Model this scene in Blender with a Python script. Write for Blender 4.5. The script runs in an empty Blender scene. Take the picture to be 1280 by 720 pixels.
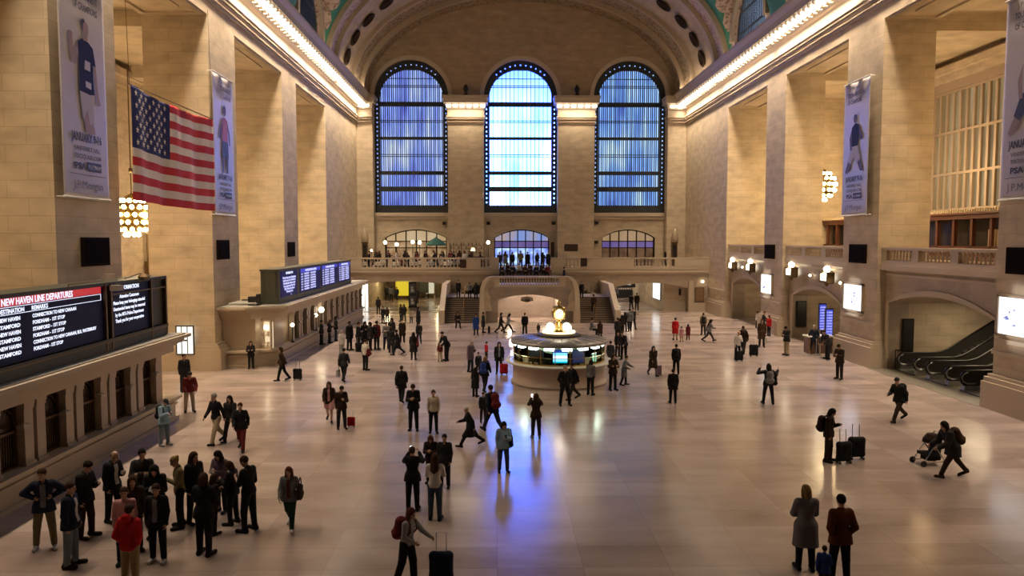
import bpy, bmesh, math, random
import numpy as np
from mathutils import Matrix, Vector
from mathutils.geometry import tessellate_polygon
PI = math.pi
random.seed(7)
SC = bpy.context.scene
COL = SC.collection

# ------------------------------------------------------------------ camera
CAMH = 7.2
FPX = 940.0
PSI = math.asin(19 / 942.1)
PHI = math.asin(60 / 942.1 / math.cos(PSI))
_s, _c = math.sin, math.cos
AF = np.array([_s(PSI) * _c(PHI), _c(PSI) * _c(PHI), -_s(PHI)])
AR = np.array([_c(PSI), -_s(PSI), 0.0])
AU = np.array([_s(PSI) * _s(PHI), _c(PSI) * _s(PHI), _c(PHI)])
cam = bpy.data.cameras.new('camera')
camo = bpy.data.objects.new('camera', cam)
COL.objects.link(camo)
camo.matrix_world = Matrix(((AR[0], AU[0], -AF[0], 0), (AR[1], AU[1], -AF[1], 0), (AR[2], AU[2], -AF[2], CAMH), (0, 0, 0, 1)))
cam.sensor_width = 36.0
cam.lens = 36.0 * FPX / 1280.0
cam.clip_end = 400
cam.clip_start = 0.1
SC.camera = camo
SC.view_settings.view_transform = 'Standard'
SC.view_settings.look = 'None'
SC.view_settings.exposure = 0.12
SC.view_settings.gamma = 1.0
SC.view_settings.use_curve_mapping = False
# ------------------------------------------------------------------ world and large lights
W = bpy.data.worlds.new('world')
SC.world = W
W.use_nodes = True
W.node_tree.nodes['Background'].inputs[0].default_value = (0.25, 0.38, 0.8, 1)
W.node_tree.nodes['Background'].inputs[1].default_value = 0.3
XL, XR = -15.6, 21.3
XM = (XL + XR) / 2
YF = 86.0
CORNICE_W = 1900.0     # watts of each run of cornice lamps
CHAND_W = 900.0        # watts of each chandelier
WARM = (1.0, 0.79, 0.55)

def area_light(name, loc, sx, sy, w, col=WARM, rot=(0, 0, 0), spread=180):
    l = bpy.data.lights.new(name, 'AREA')
    l.shape = 'RECTANGLE'; l.size = sx; l.size_y = sy; l.energy = w; l.color = col; l.spread = math.radians(spread)
    o = bpy.data.objects.new(name, l); o.location = loc; o.rotation_euler = rot
    COL.objects.link(o); return o

def point_light(name, loc, w, col=WARM, r=0.4):
    l = bpy.data.lights.new(name, 'POINT'); l.energy = w; l.color = col; l.shadow_soft_size = r
    o = bpy.data.objects.new(name, l); o.location = loc; COL.objects.link(o); return o

PIERS = [(-3.0, 2.6), (12.6, 17.2), (27.0, 31.6), (41.7, 45.9), (55.7, 59.6), (69.6, 86.0)]
BAYS = [(17.2, 27.0), (31.6, 41.7), (45.9, 55.7), (59.6, 69.6)]
for k, yc in enumerate((22.0, 36.6, 50.8, 64.6, 78.4)):
    wk = CORNICE_W * (0.6, 0.9, 1.0, 1.0, 0.9)[k]
    area_light('cornice_lamps', (XL + 0.7, yc, 21.95), 0.5, 13.0, wk, spread=106)
    area_light('cornice_lamps', (XR - 0.7, yc, 21.95), 0.5, 13.0, wk * .9, spread=106)
for k, yc in enumerate((36.6, 50.8, 64.6, 78.4)):      # lamps on top of the cornice that light the vault
    area_light('vault_uplight', (XL + 1.1, yc, 23.75), 0.4, 10.0, 130, rot=(PI, 0, 0))
    area_light('vault_uplight', (XR - 1.1, yc, 23.75), 0.4, 10.0, 130, rot=(PI, 0, 0))
for xa in ((-5.4 - 1.45) / 2, (6.85 + 10.95) / 2):
    area_light('pier_cap_lamps', (xa, 83.6, 21.9), 3.6, 0.6, 260)

# ------------------------------------------------------------------ materials
def new_mat(name):
    m = bpy.data.materials.new(name); m.use_nodes = True
    return m, m.node_tree, m.node_tree.nodes['Principled BSDF']

_mc = {}
def plain(name, col, rough=0.6, metal=0.0, spec=0.5, emit=None, es=0.0):
    if name in _mc: return _mc[name]
    m, nt, b = new_mat(name)
    tc = nt.nodes.new('ShaderNodeTexCoord'); n = nt.nodes.new('ShaderNodeTexNoise'); n.inputs['Scale'].default_value = 9.0
    mx = nt.nodes.new('ShaderNodeMix'); mx.data_type = 'RGBA'
    nt.links.new(tc.outputs['Object'], n.inputs['Vector'])
    nt.links.new(n.outputs['Fac'], mx.inputs['Factor'])
    mx.inputs['A'].default_value = (col[0] * .88, col[1] * .88, col[2] * .88, 1)
    mx.inputs['B'].default_value = (min(1, col[0] * 1.1), min(1, col[1] * 1.1), min(1, col[2] * 1.1), 1)
    nt.links.new(mx.outputs['Result'], b.inputs['Base Color'])
    b.inputs['Roughness'].default_value = rough; b.inputs['Metallic'].default_value = metal
    b.inputs['Specular IOR Level'].default_value = spec
    if emit:
        b.inputs['Emission Color'].default_value = (*emit, 1); b.inputs['Emission Strength'].default_value = es
    m.diffuse_color = (*col, 1)
    _mc[name] = m
    return m

def emis(name, col, s):
    if name in _mc: return _mc[name]
    m, nt, b = new_mat(name)
    b.inputs['Base Color'].default_value = (0.05, 0.05, 0.05, 1)
    b.inputs['Emission Color'].default_value = (*col, 1); b.inputs['Emission Strength'].default_value = s
    _mc[name] = m
    return m

def stone(name, c1, c2, mort, bw=1.5, bh=0.62, rough=0.7, msize=0.012, bump=0.15, offs=0.5, flat=False, spec=0.4, noise_amt=0.35):
    """ashlar courses: brick texture laid on (x+y, z), or on (x, y) for floors"""
    m, nt, b = new_mat(name)
    tc = nt.nodes.new('ShaderNodeTexCoord'); sp = nt.nodes.new('ShaderNodeSeparateXYZ')
    nt.links.new(tc.outputs['Object'], sp.inputs[0])
    cb = nt.nodes.new('ShaderNodeCombineXYZ')
    if flat:
        nt.links.new(sp.outputs[0], cb.inputs[0]); nt.links.new(sp.outputs[1], cb.inputs[1])
    else:
        ad = nt.nodes.new('ShaderNodeMath'); ad.operation = 'ADD'
        nt.links.new(sp.outputs[0], ad.inputs[0]); nt.links.new(sp.outputs[1], ad.inputs[1])
        nt.links.new(ad.outputs[0], cb.inputs[0]); nt.links.new(sp.outputs[2], cb.inputs[1])
    br = nt.nodes.new('ShaderNodeTexBrick')
    br.offset = offs; br.inputs['Scale'].default_value = 1.0
    br.inputs['Brick Width'].default_value = bw; br.inputs['Row Height'].default_value = bh
    br.inputs['Mortar Size'].default_value = msize; br.inputs['Mortar Smooth'].default_value = 0.3
    br.inputs['Color1'].default_value = (*c1, 1); br.inputs['Color2'].default_value = (*c2, 1); br.inputs['Mortar'].default_value = (*mort, 1)
    nt.links.new(cb.outputs[0], br.inputs['Vector'])
    n = nt.nodes.new('ShaderNodeTexNoise'); n.inputs['Scale'].default_value = 0.8; n.inputs['Detail'].default_value = 8
    mp = nt.nodes.new('ShaderNodeMapping'); mp.inputs['Scale'].default_value = (1, 1, 2.2)
    nt.links.new(tc.outputs['Object'], mp.inputs[0]); nt.links.new(mp.outputs[0], n.inputs['Vector'])
    r = nt.nodes.new('ShaderNodeMapRange'); r.inputs['From Min'].default_value = .3; r.inputs['From Max'].default_value = .7
    r.inputs['To Min'].default_value = 1 - noise_amt / 2; r.inputs['To Max'].default_value = 1 + noise_amt / 2
    nt.links.new(n.outputs['Fac'], r.inputs['Value'])
    mx = nt.nodes.new('ShaderNodeMix'); mx.data_type = 'RGBA'; mx.blend_type = 'MULTIPLY'; mx.inputs['Factor'].default_value = 1
    nt.links.new(br.outputs['Color'], mx.inputs['A']); nt.links.new(r.outputs[0], mx.inputs['B'])
    nt.links.new(mx.outputs['Result'], b.inputs['Base Color'])
    b.inputs['Roughness'].default_value = rough; b.inputs['Specular IOR Level'].default_value = spec
    if bump:
        bp = nt.nodes.new('ShaderNodeBump'); bp.inputs['Strength'].default_value = bump; bp.inputs['Distance'].default_value = 0.02
        iv = nt.nodes.new('ShaderNodeMath'); iv.operation = 'SUBTRACT'; iv.inputs[0].default_value = 1
        nt.links.new(br.outputs['Fac'], iv.inputs[1]); nt.links.new(iv.outputs[0], bp.inputs['Height'])
        nt.links.new(bp.outputs['Normal'], b.inputs['Normal'])
    _mc[name] = m
    return m

def ornate(name, c1, c2, scale=2.2, rough=0.7, vor=True):
    m, nt, b = new_mat(name)
    tc = nt.nodes.new('ShaderNodeTexCoord')
    v = nt.nodes.new('ShaderNodeTexVoronoi' if vor else 'ShaderNodeTexNoise'); v.inputs['Scale'].default_value = scale
    nt.links.new(tc.outputs['Object'], v.inputs['Vector'])
    cr = nt.nodes.new('ShaderNodeValToRGB')
    cr.color_ramp.elements[0].position = 0.25; cr.color_ramp.elements[0].color = (*c1, 1)
    cr.color_ramp.elements[1].position = 0.55; cr.color_ramp.elements[1].color = (*c2, 1)
    nt.links.new(v.outputs[0], cr.inputs[0]); nt.links.new(cr.outputs[0], b.inputs['Base Color'])
    b.inputs['Roughness'].default_value = rough
    bp = nt.nodes.new('ShaderNodeBump'); bp.inputs['Distance'].default_value = 0.06; bp.inputs['Strength'].default_value = 0.6
    nt.links.new(v.outputs[0], bp.inputs['Height']); nt.links.new(bp.outputs['Normal'], b.inputs['Normal'])
    _mc[name] = m
    return m

def floor_mat():
    m, nt, b = new_mat('polished_floor_marble')
    tc = nt.nodes.new('ShaderNodeTexCoord')
    br = nt.nodes.new('ShaderNodeTexBrick'); br.offset = 0.0
    br.inputs['Scale'].default_value = 1.0; br.inputs['Brick Width'].default_value = 1.9; br.inputs['Row Height'].default_value = 1.15
    br.inputs['Mortar Size'].default_value = 0.006; br.inputs['Bias'].default_value = -0.2
    br.inputs['Color1'].default_value = (0.42, 0.335, 0.305, 1); br.inputs['Color2'].default_value = (0.32, 0.24, 0.215, 1)
    br.inputs['Mortar'].default_value = (0.26, 0.20, 0.17, 1)
    nt.links.new(tc.outputs['Object'], br.inputs['Vector'])
    n = nt.nodes.new('ShaderNodeTexNoise'); n.inputs['Scale'].default_value = 0.55; n.inputs['Detail'].default_value = 9; n.inputs['Roughness'].default_value = .6
    mpf = nt.nodes.new('ShaderNodeMapping'); mpf.inputs['Scale'].default_value = (.5, 1.3, 1)
    nt.links.new(tc.outputs['Object'], mpf.inputs[0]); nt.links.new(mpf.outputs[0], n.inputs['Vector'])
    r = nt.nodes.new('ShaderNodeMapRange'); r.inputs['From Min'].default_value = .3; r.inputs['From Max'].default_value = .7
    r.inputs['To Min'].default_value = .74; r.inputs['To Max'].default_value = 1.2
    nt.links.new(n.outputs['Fac'], r.inputs['Value'])
    mx = nt.nodes.new('ShaderNodeMix'); mx.data_type = 'RGBA'; mx.blend_type = 'MULTIPLY'; mx.inputs['Factor'].default_value = 1
    nt.links.new(br.outputs['Color'], mx.inputs['A']); nt.links.new(r.outputs[0], mx.inputs['B'])
    nt.links.new(mx.outputs['Result'], b.inputs['Base Color'])
    r2 = nt.nodes.new('ShaderNodeMapRange'); r2.inputs['From Min'].default_value = .3; r2.inputs['From Max'].default_value = .7
    r2.inputs['To Min'].default_value = .15; r2.inputs['To Max'].default_value = .24
    nt.links.new(n.outputs['Fac'], r2.inputs['Value']); nt.links.new(r2.outputs[0], b.inputs['Roughness'])
    b.inputs['Specular IOR Level'].default_value = 0.34
    return m

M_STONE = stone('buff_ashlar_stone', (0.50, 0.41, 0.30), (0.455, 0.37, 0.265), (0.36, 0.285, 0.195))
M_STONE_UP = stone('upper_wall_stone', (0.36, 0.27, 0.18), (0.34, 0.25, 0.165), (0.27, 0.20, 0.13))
M_MARBLE = stone('lower_wall_marble', (0.37, 0.295, 0.225), (0.335, 0.27, 0.205), (0.26, 0.205, 0.155), bw=2.2, bh=1.1, rough=.4)
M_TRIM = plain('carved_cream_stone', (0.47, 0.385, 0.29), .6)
M_TRIMD = plain('carved_dark_stone', (0.34, 0.26, 0.18), .65)  # darker carved stone for bands, frames and lettering
M_PLINTH = plain('plinth_marble', (0.47, 0.385, 0.29), .45)
M_BOOTH = plain('booth_bottcino_marble', (0.40, 0.32, 0.235), .45)
M_GREEN = ornate('green_vault_plaster', (0.02, 0.13, 0.085), (0.03, 0.17, 0.11), .3, vor=False)
M_ORN = ornate('ornate_pinkish_plaster', (0.20, 0.12, 0.09), (0.42, 0.31, 0.26), 3.4)
M_ORND = ornate('ornate_brown_plaster', (0.13, 0.085, 0.045), (0.27, 0.195, 0.12), 2.6)
M_ARCH = stone('arch_soffit_plaster', (0.33, 0.25, 0.165), (0.31, 0.235, 0.155), (0.25, 0.18, 0.12), bw=3, bh=2, bump=.05)
M_BRONZE = plain('dark_bronze', (0.022, 0.016, 0.011), .6, .2, .2)
M_BRONZEL = plain('worn_bronze', (0.16, 0.10, 0.045), .4, .7)
M_STEEL = plain('window_steel_paint', (0.035, 0.04, 0.045), .5, .3)
M_GOLD = plain('polished_brass', (0.55, 0.38, 0.12), .25, 1.0)
M_BLACK = plain('black_plastic', (0.012, 0.012, 0.014), .35)
M_CHROME = plain('brushed_steel', (0.5, 0.5, 0.5), .28, 1.0)
M_GLOBE = emis('lit_globe_glass', (1.0, 0.82, 0.55), 9.0)
M_BULB = emis('lit_bulb_glass', (1.0, 0.86, 0.66), 4.0)
M_DARKWOOD = plain('red_brown_wood', (0.11, 0.03, 0.014), .5)

# ------------------------------------------------------------------ mesh builders
class MB:
    def __init__(s): s.v = []; s.f = []; s.m = []
    def add(s, vs, fs, mi=0):
        o = len(s.v); s.v += [tuple(p) for p in vs]
        for f in fs: s.f.append(tuple(i + o for i in f)); s.m.append(mi)
        return s
    def box(s, x0, x1, y0, y1, z0, z1, mi=0):
        if x0 > x1: x0, x1 = x1, x0
        if y0 > y1: y0, y1 = y1, y0
        if z0 > z1: z0, z1 = z1, z0
        return s.add([(x0, y0, z0), (x1, y0, z0), (x1, y1, z0), (x0, y1, z0), (x0, y0, z1), (x1, y0, z1), (x1, y1, z1), (x0, y1, z1)],
              [(0, 3, 2, 1), (4, 5, 6, 7), (0, 1, 5, 4), (1, 2, 6, 5), (2, 3, 7, 6), (3, 0, 4, 7)], mi)
    def cbox(s, c, d, mi=0):
        return s.box(c[0] - d[0] / 2, c[0] + d[0] / 2, c[1] - d[1] / 2, c[1] + d[1] / 2, c[2] - d[2] / 2, c[2] + d[2] / 2, mi)
    def lathe(s, prof, c=(0, 0, 0), n=24, mi=0, a0=0.0, a1=2 * PI):
        full = abs(a1 - a0 - 2 * PI) < 1e-6
        k = n if full else n + 1
        vs = []
        for r, z in prof:
            for i in range(k):
                a = a0 + (a1 - a0) * i / n
                vs.append((c[0] + r * math.cos(a), c[1] + r * math.sin(a), c[2] + z))
        fs = []
        for j in range(len(prof) - 1):
            for i in range(n):
                i2 = (i + 1) % k
                fs.append((j * k + i, j * k + i2, (j + 1) * k + i2, (j + 1) * k + i))
        if full:
            if prof[0][0] > 1e-4: fs.append(tuple(range(k - 1, -1, -1)))
            if prof[-1][0] > 1e-4: fs.append(tuple((len(prof) - 1) * k + i for i in range(k)))
        return s.add(vs, fs, mi)
    def tube(s, pts, r, n=8, mi=0, cap=True):
        pts = [Vector(p) for p in pts]
        rr = r if isinstance(r, (list, tuple)) else [r] * len(pts)
        vs = []; fs = []
        up = None
        for i, p in enumerate(pts):
            d = (pts[min(i + 1, len(pts) - 1)] - pts[max(i - 1, 0)]).normalized()
            if up is None:
                up = Vector((0, 0, 1)) if abs(d.z) < .9 else Vector((1, 0, 0))
            a = d.cross(up)
            if a.length < 1e-5: a = d.cross(Vector((0, 1, 0)))
            a.normalize(); b = d.cross(a); up = -b if False else up
            for k in range(n):
                t = 2 * PI * k / n
                vs.append(p + (a * math.cos(t) + b * math.sin(t)) * rr[i])
        for i in range(len(pts) - 1):
            for k in range(n):
                k2 = (k + 1) % n
                fs.append((i * n + k, i * n + k2, (i + 1) * n + k2, (i + 1) * n + k))
        if cap:
            fs.append(tuple(range(n - 1, -1, -1))); fs.append(tuple((len(pts) - 1) * n + k for k in range(n)))
        return s.add(vs, fs, mi)
    def sphere(s, c, r, n=12, mi=0, sz=1.0):
        k = max(4, n // 2)
        return s.lathe([(max(1e-5, r * math.sin(PI * i / k)), -r * sz * math.cos(PI * i / k)) for i in range(k + 1)], c, n, mi)
    def slab(s, outer, holes, axis, t0, t1, mi=0):
        """polygon with holes extruded t0..t1; axis 'x': 2d = (y,z); 'y': (x,z); 'z': (x,y)"""
        loops = [outer] + list(holes)
        tris = tessellate_polygon([[Vector((p[0], p[1], 0)) for p in l] for l in loops])
        flat = [p for l in loops for p in l]
        def mk(p, t):
            if axis == 'x': return (t, p[0], p[1])
            if axis == 'y': return (p[0], t, p[1])
            return (p[0], p[1], t)
        n = len(flat)
        vs = [mk(p, t0) for p in flat] + [mk(p, t1) for p in flat]
        fs = [tuple(t) for t in tris] + [tuple(i + n for i in reversed(t)) for t in tris]
        o = 0
        for l in loops:
            k = len(l)
            for i in range(k):
                j = (i + 1) % k
                fs.append((o + i, o + j, o + j + n, o + i + n))
            o += k
        return s.add(vs, fs, mi)
    def profile(s, prof, y0, y1, mi=0):
        """closed (x,z) polygon extruded along y"""
        return s.slab(prof, [], 'y', y0, y1, mi)
    def mesh(s, name, mats, smooth=False):
        me = bpy.data.meshes.new(name)
        me.from_pydata(s.v, [], s.f)
        for m in mats: me.materials.append(m)
        me.polygons.foreach_set('material_index', s.m)
        bm = bmesh.new(); bm.from_mesh(me); bmesh.ops.recalc_face_normals(bm, faces=bm.faces); bm.to_mesh(me); bm.free()
        if smooth: me.polygons.foreach_set('use_smooth', [True] * len(me.polygons))
        me.update(); return me
    def build(s, name, mats, parent=None, smooth=False, loc=None, kind=None):
        if not isinstance(mats, (list, tuple)): mats = [mats]
        return place(s.mesh(name, mats, smooth), name, parent, loc, kind)

def place(me, name, parent=None, loc=None, kind=None, rot=None):
    o = bpy.data.objects.new(name, me); COL.objects.link(o)
    if parent is not None: o.parent = parent
    if loc is not None: o.location = loc
    if rot is not None: o.rotation_euler = rot
    if kind: o['kind'] = kind
    return o

def tag(o, label, cat, group=None, kind=None):
    o['label'] = label; o['category'] = cat
    if group: o['group'] = group
    if kind: o['kind'] = kind
    return o

def empty(name, loc=(0, 0, 0), rz=0.0, label=None, cat=None, group=None, kind=None):
    o = bpy.data.objects.new(name, None); COL.objects.link(o)
    o.location = loc; o.rotation_euler = (0, 0, rz); o.empty_display_size = .2
    if label: tag(o, label, cat, group)
    if kind: o['kind'] = kind
    return o

def copy_tree(o, parent=None, loc=None, rz=None):
    c = o.copy(); COL.objects.link(c); c.parent = parent
    if loc is not None: c.location = loc
    if rz is not None: c.rotation_euler = (0, 0, rz)
    for ch in [k for k in KIDS.get(o.name, [])]: copy_tree(ch, c)
    return c
KIDS = {}
def freeze(o):
    """remember the children of a finished thing for copy_tree"""
    ch = [k for k in COL.objects if k.parent == o]
    KIDS[o.name] = ch
    for k in ch: freeze(k)

def arch_loop(x0, x1, z0, zs, rise, n=16):
    """opening outline: straight to zs, then a (semi-)elliptic head of the given rise"""
    a = (x1 - x0) / 2; c = (x0 + x1) / 2
    pts = [(x0, z0), (x1, z0)]
    for i in range(n + 1):
        t = PI * i / n
        pts.append((c + a * math.cos(t), zs + rise * math.sin(t)))
    return pts

def seg_loop(x0, x1, z0, zs, rise, n=12):
    """opening outline with a shallow segmental head"""
    a = (x1 - x0) / 2; c = (x0 + x1) / 2
    R = (a * a + rise * rise) / (2 * rise); th = math.asin(min(1, a / R))
    pts = [(x0, z0), (x1, z0)]
    for i in range(n + 1):
        t = th - 2 * th * i / n
        pts.append((c + R * math.sin(t), zs + rise - R + R * math.cos(t)))
    return pts

_tc = {}
def text_mesh(txt, size, mat, depth=0.0, bold=0.0):
    key = (txt, size, mat.name, depth, bold)
    if key in _tc: return _tc[key]
    cu = bpy.data.curves.new('txt', 'FONT'); cu.body = txt; cu.size = size; cu.extrude = depth; cu.offset = bold
    cu.align_x = 'LEFT'; cu.resolution_u = 2
    o = bpy.data.objects.new('txt', cu); COL.objects.link(o)
    dg = bpy.context.evaluated_depsgraph_get(); dg.update()
    me = bpy.data.meshes.new_from_object(o.evaluated_get(dg))
    me.name = 'lettering'; me.materials.clear(); me.materials.append(mat)
    COL.objects.unlink(o); bpy.data.objects.remove(o); bpy.data.curves.remove(cu)
    _tc[key] = me
    return me

def text_w(me):
    xs = [v.co.x for v in me.vertices]
    return (max(xs) - min(xs)) if xs else 0

def put_text(name, txt, size, mat, origin, facing, parent=None, width=None, center=False, depth=0.002, bold=0.0):
    """facing '+x': reads along +y; '-x': reads along -y; '-y': reads along +x"""
    me = text_mesh(txt, size, mat, depth, bold)
    o = bpy.data.objects.new(name, me); COL.objects.link(o)
    w = text_w(me); sx = 1.0 if not width else width / max(w, 1e-6)
    off = -w * sx / 2 if center else 0
    if facing == '+x':
        B = Matrix(((0, 0, 1), (1, 0, 0), (0, 1, 0)))
        org = (origin[0], origin[1] + off, origin[2])
    elif facing == '-x':
        B = Matrix(((0, 0, -1), (-1, 0, 0), (0, 1, 0)))
        org = (origin[0], origin[1] - off, origin[2])
    else:
        B = Matrix(((1, 0, 0), (0, 0, -1), (0, 1, 0)))
        org = (origin[0] + off, origin[1], origin[2])
    M = B.to_4x4() @ Matrix.Diagonal((sx, 1, 1, 1)); M.translation = Vector(org)
    if parent is not None: o.parent = parent
    o.matrix_local = M
    return o
# ================================================================== THE HALL
ZC = 22.3      # soffit of the cornice
ZT = 23.3      # top of the cornice, springing of the vault
ZO = 19.35     # head of the bay openings
ZB = 5.85      # gallery floor on the right
LD, RD = 3.5, 2.9
GW = 9.0       # width of the side galleries

# ---- floor: marble field, with paler border strips
MF = floor_mat()
b = MB(); b.box(-34, 38, -8, 100, -0.3, 0.0)
b.build('floor', MF, kind='structure')

# ---- left wall
b = MB()
for (a, c) in PIERS: b.box(XL - LD, XL, a, c, 0, ZO)
b.box(XL - LD, XL, -8, YF, ZO, 24.2)
b.build('wall_left', M_STONE, kind='structure')
b = MB(); b.box(XL - LD - GW - 1, XL - LD - GW, -8, YF, 0, 21)
b.box(XL - LD - GW, XL - LD, 69.6, 70.4, 0, 21); b.box(XL - LD - GW, XL - LD, -8, -7, 0, 21)
b.build('wall_left_gallery', M_STONE, kind='structure')
b = MB()
b.box(XL - LD - GW, XL - LD, -8, 70, 20.2, 20.6)
for (a, c) in BAYS + [(2.6, 12.6)]:            # beams and coffers of the gallery ceiling
    b.box(XL - LD - GW, XL - LD, a - 2, a - .6, 19.3, 20.2)
b.box(XL - LD - GW, XL - LD - GW + .5, -8, 70, 18.6, 19.2); b.box(XL - LD - GW, XL - LD - GW + .9, -8, 70, 19.2, 19.7)
b.build('ceiling_left_gallery', M_STONE, kind='structure')

# ---- right wall, upper
b = MB()
for (a, c) in PIERS: b.box(XR, XR + RD, a, c, 0, ZO)
b.box(XR, XR + RD, -8, YF, ZO, 24.2)
b.build('wall_right', M_STONE, kind='structure')
b = MB(); b.box(XR + RD + GW, XR + RD + GW + 1, -8, YF, ZB, 21)
b.box(XR + RD, XR + RD + GW, 69.6, 70.4, ZB, 21); b.box(XR + RD, XR + RD + GW, -8, -7, ZB, 21)
b.build('wall_right_gallery', M_STONE, kind='structure')
b = MB()
b.box(XR + RD, XR + RD + GW, -8, 70, 20.2, 20.6)
for (a, c) in BAYS + [(2.6, 12.6)]:
    b.box(XR + RD, XR + RD + GW, a - 2, a - .6, 19.3, 20.2)
b.box(XR + RD + GW - .5, XR + RD + GW, -8, 70, 18.6, 19.2); b.box(XR + RD + GW - .9, XR + RD + GW, -8, 70, 19.2, 19.7)
b.build('ceiling_right_gallery', M_STONE, kind='structure')
# recessed panels in the soffit of each bay head
b = MB()
for (a, c) in BAYS:
    for (x0, x1) in ((XL - LD, XL), (XR, XR + RD)):
        for q in (0.45, 0.6):
            pass
        b.box(x0 + .1, x1 - .1, a + .3, a + .55, ZO - .12, ZO); b.box(x0 + .1, x1 - .1, c - .55, c - .3, ZO - .12, ZO)
        b.box(x0 + .1, x0 + .35, a + .55, c - .55, ZO - .12, ZO); b.box(x1 - .35, x1 - .1, a + .55, c - .55, ZO - .12, ZO)
        b.box(x0 + .9, x1 - .9, a + 1.4, c - 1.4, ZO - .07, ZO)
b.build('trim_10', M_STONE, kind='structure')

# ---- right wall, lower storey: arched gates under the gallery
b = MB()
ARCH = {1: (32.3, 41.3, 3.7, .65), 2: (47.1, 54.9, 3.1, .7), 3: (61.4, 69.0, 3.15, .7), 0: (18, 26, 3.7, .65)}
xw = XR + .55
for k, (a, c) in enumerate(BAYS):
    y0, y1, zs, rise = ARCH[k]
    b.slab([(a, 0), (c, 0), (c, ZB), (a, ZB)], [seg_loop(y0, y1, -.01 + .02, zs, rise)], 'x', xw, xw + 1.1)
b.box(XR + .25, XR + RD + GW, 17.2, 69.6, ZB - .35, ZB)            # gallery floor slab
b.box(XR + RD, XR + RD + GW, 12.6, 17.2, 0, ZB); b.box(xw, XR + RD + GW, -8, 12.6, 0, ZB)
b.build('wall_right_lower', M_MARBLE, kind='structure')
# passages behind the gates: flank walls and back walls
b = MB()
for k, (a, c) in enumerate(BAYS):
    y0, y1, zs, rise = ARCH[k]
    dp = 9.5 if k in (0, 1) else 8.0
    b.box(xw + 1.1, xw + dp, y1, y1 + .35, 0, ZB - .35)
    b.box(xw + 1.1, xw + dp, y0 - .35, y0, 0, ZB - .35)
    b.box(xw + dp, xw + dp + .4, y0 - .35, y1 + .35, 0, ZB - .35)
    n = 14
    lp = seg_loop(y0, y1, zs, zs, rise)[2:]
    for i in range(len(lp) - 1):                          # vaulted soffit
        (ya, za), (yb, zb) = lp[i], lp[i + 1]
        b.add([(xw + 1.1, ya, za), (xw + dp, ya, za), (xw + dp, yb, zb), (xw + 1.1, yb, zb)], [(0, 1, 2, 3)])
b.build('wall_gate_passages', M_STONE, kind='structure')
# mouldings: gallery ledge, panels over the gates, archivolts
b = MB()
for k, (a, c) in enumerate(BAYS):
    b.box(XR + .16, XR + .25, a, c, ZB - .3, ZB - .02)
    b.box(xw - .07, xw, a, c, ZB - .62, ZB - .5)
    y0, y1, zs, rise = ARCH[k]
    lo = seg_loop(y0, y1, zs - .9, zs, rise)[2:]
    hi = seg_loop(y0 - .3, y1 + .3, zs - .9, zs, rise + .3)[2:]
    b.slab(lo + hi[::-1], [], 'x', xw - .09, xw)
    for (u, v) in ((y0, y0 - .3), (y1, y1 + .3)): b.box(xw - .06, xw, min(u, v), max(u, v), 0.0, zs - .0)
b.build('trim_11', M_TRIM, kind='structure')
# pier plinths both sides, with moulded tops
b = MB()
for (a, c) in PIERS:
    for sx, X in ((-1, XL), (1, XR)):
        D = LD if sx < 0 else RD
        o = .38
        x0, x1 = (X - D, X + o) if sx < 0 else (X - o, X + D)
        aa, cc = (a - o * .6, c + o * .6) if sx < 0 else (a - .2, c + .2)
        if c > 80: cc = 75.0
        b.box(x0, x1, aa, cc, 0, 1.15)
        b.box(min(x0, x0 + .0) + (.08 if sx > 0 else 0), x1 - (.08 if sx < 0 else 0), aa + .06, cc - .06, 1.15, 1.35)
        b.box(x0 + (.2 if sx > 0 else 0), x1 - (.2 if sx < 0 else 0), aa + .14, cc - .14, 1.35, 1.48)
        if sx > 0: b.box(X - .12, X + .6, a + .02, c - .02, 2.35, 2.5)
b.build('baseboard_piers', M_PLINTH, kind='structure')

# ---- cornice: architrave, frieze, corona with lamp coffers
def cornice_profile(X, s, o=0.0):
    """closed (x,z) section; s=+1 grows toward +x"""
    pts = [(0, 20.1), (.12, 20.1), (.12, 20.45), (.2, 20.5), (.2, 20.75), (.32, 20.85), (.32, 20.98), (.1, 21.05), (.1, 21.7), (.3, 21.8), (.42, 22.05),
           (1.35, 22.3), (1.42, 22.3), (1.42, 22.75), (1.62, 23.1), (1.62, 23.3), (0, 23.5)]
    return [(X + s * p[0], p[1]) for p in pts]
# corona soffit is cut away where the lamps sit: ribs between coffers are modelled as brackets
b = MB(); b.profile(cornice_profile(XL, 1), -8, YF); b.build('trim_1', M_TRIM, kind='structure')
b = MB(); b.profile(cornice_profile(XR, -1), -8, YF); b.build('trim_2', M_TRIM, kind='structure')
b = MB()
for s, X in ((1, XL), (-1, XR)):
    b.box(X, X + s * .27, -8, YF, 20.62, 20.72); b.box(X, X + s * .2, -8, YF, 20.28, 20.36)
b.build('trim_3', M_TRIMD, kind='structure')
BUL = MB()
BUL.add([(-.3, -.21, 0.05), (.3, -.21, 0.05), (.3, .21, 0.05), (-.3, .21, 0.05), (-.24, -.17, -.2), (.24, -.17, -.2), (.24, .17, -.2), (-.24, .17, -.2)],
        [(0, 1, 2, 3), (7, 6, 5, 4), (0, 4, 5, 1), (1, 5, 6, 2), (2, 6, 7, 3), (3, 7, 4, 0)])
me_bulb = BUL.mesh('lamp', [M_BULB])
BR = MB(); BR.box(-.48, .5, -.07, .07, -.02, .32); BR.box(-.48, -.2, -.06, .06, -.16, -.02)
me_brk = BR.mesh('bracket', [M_TRIM])
n_lamp = 78
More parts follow.
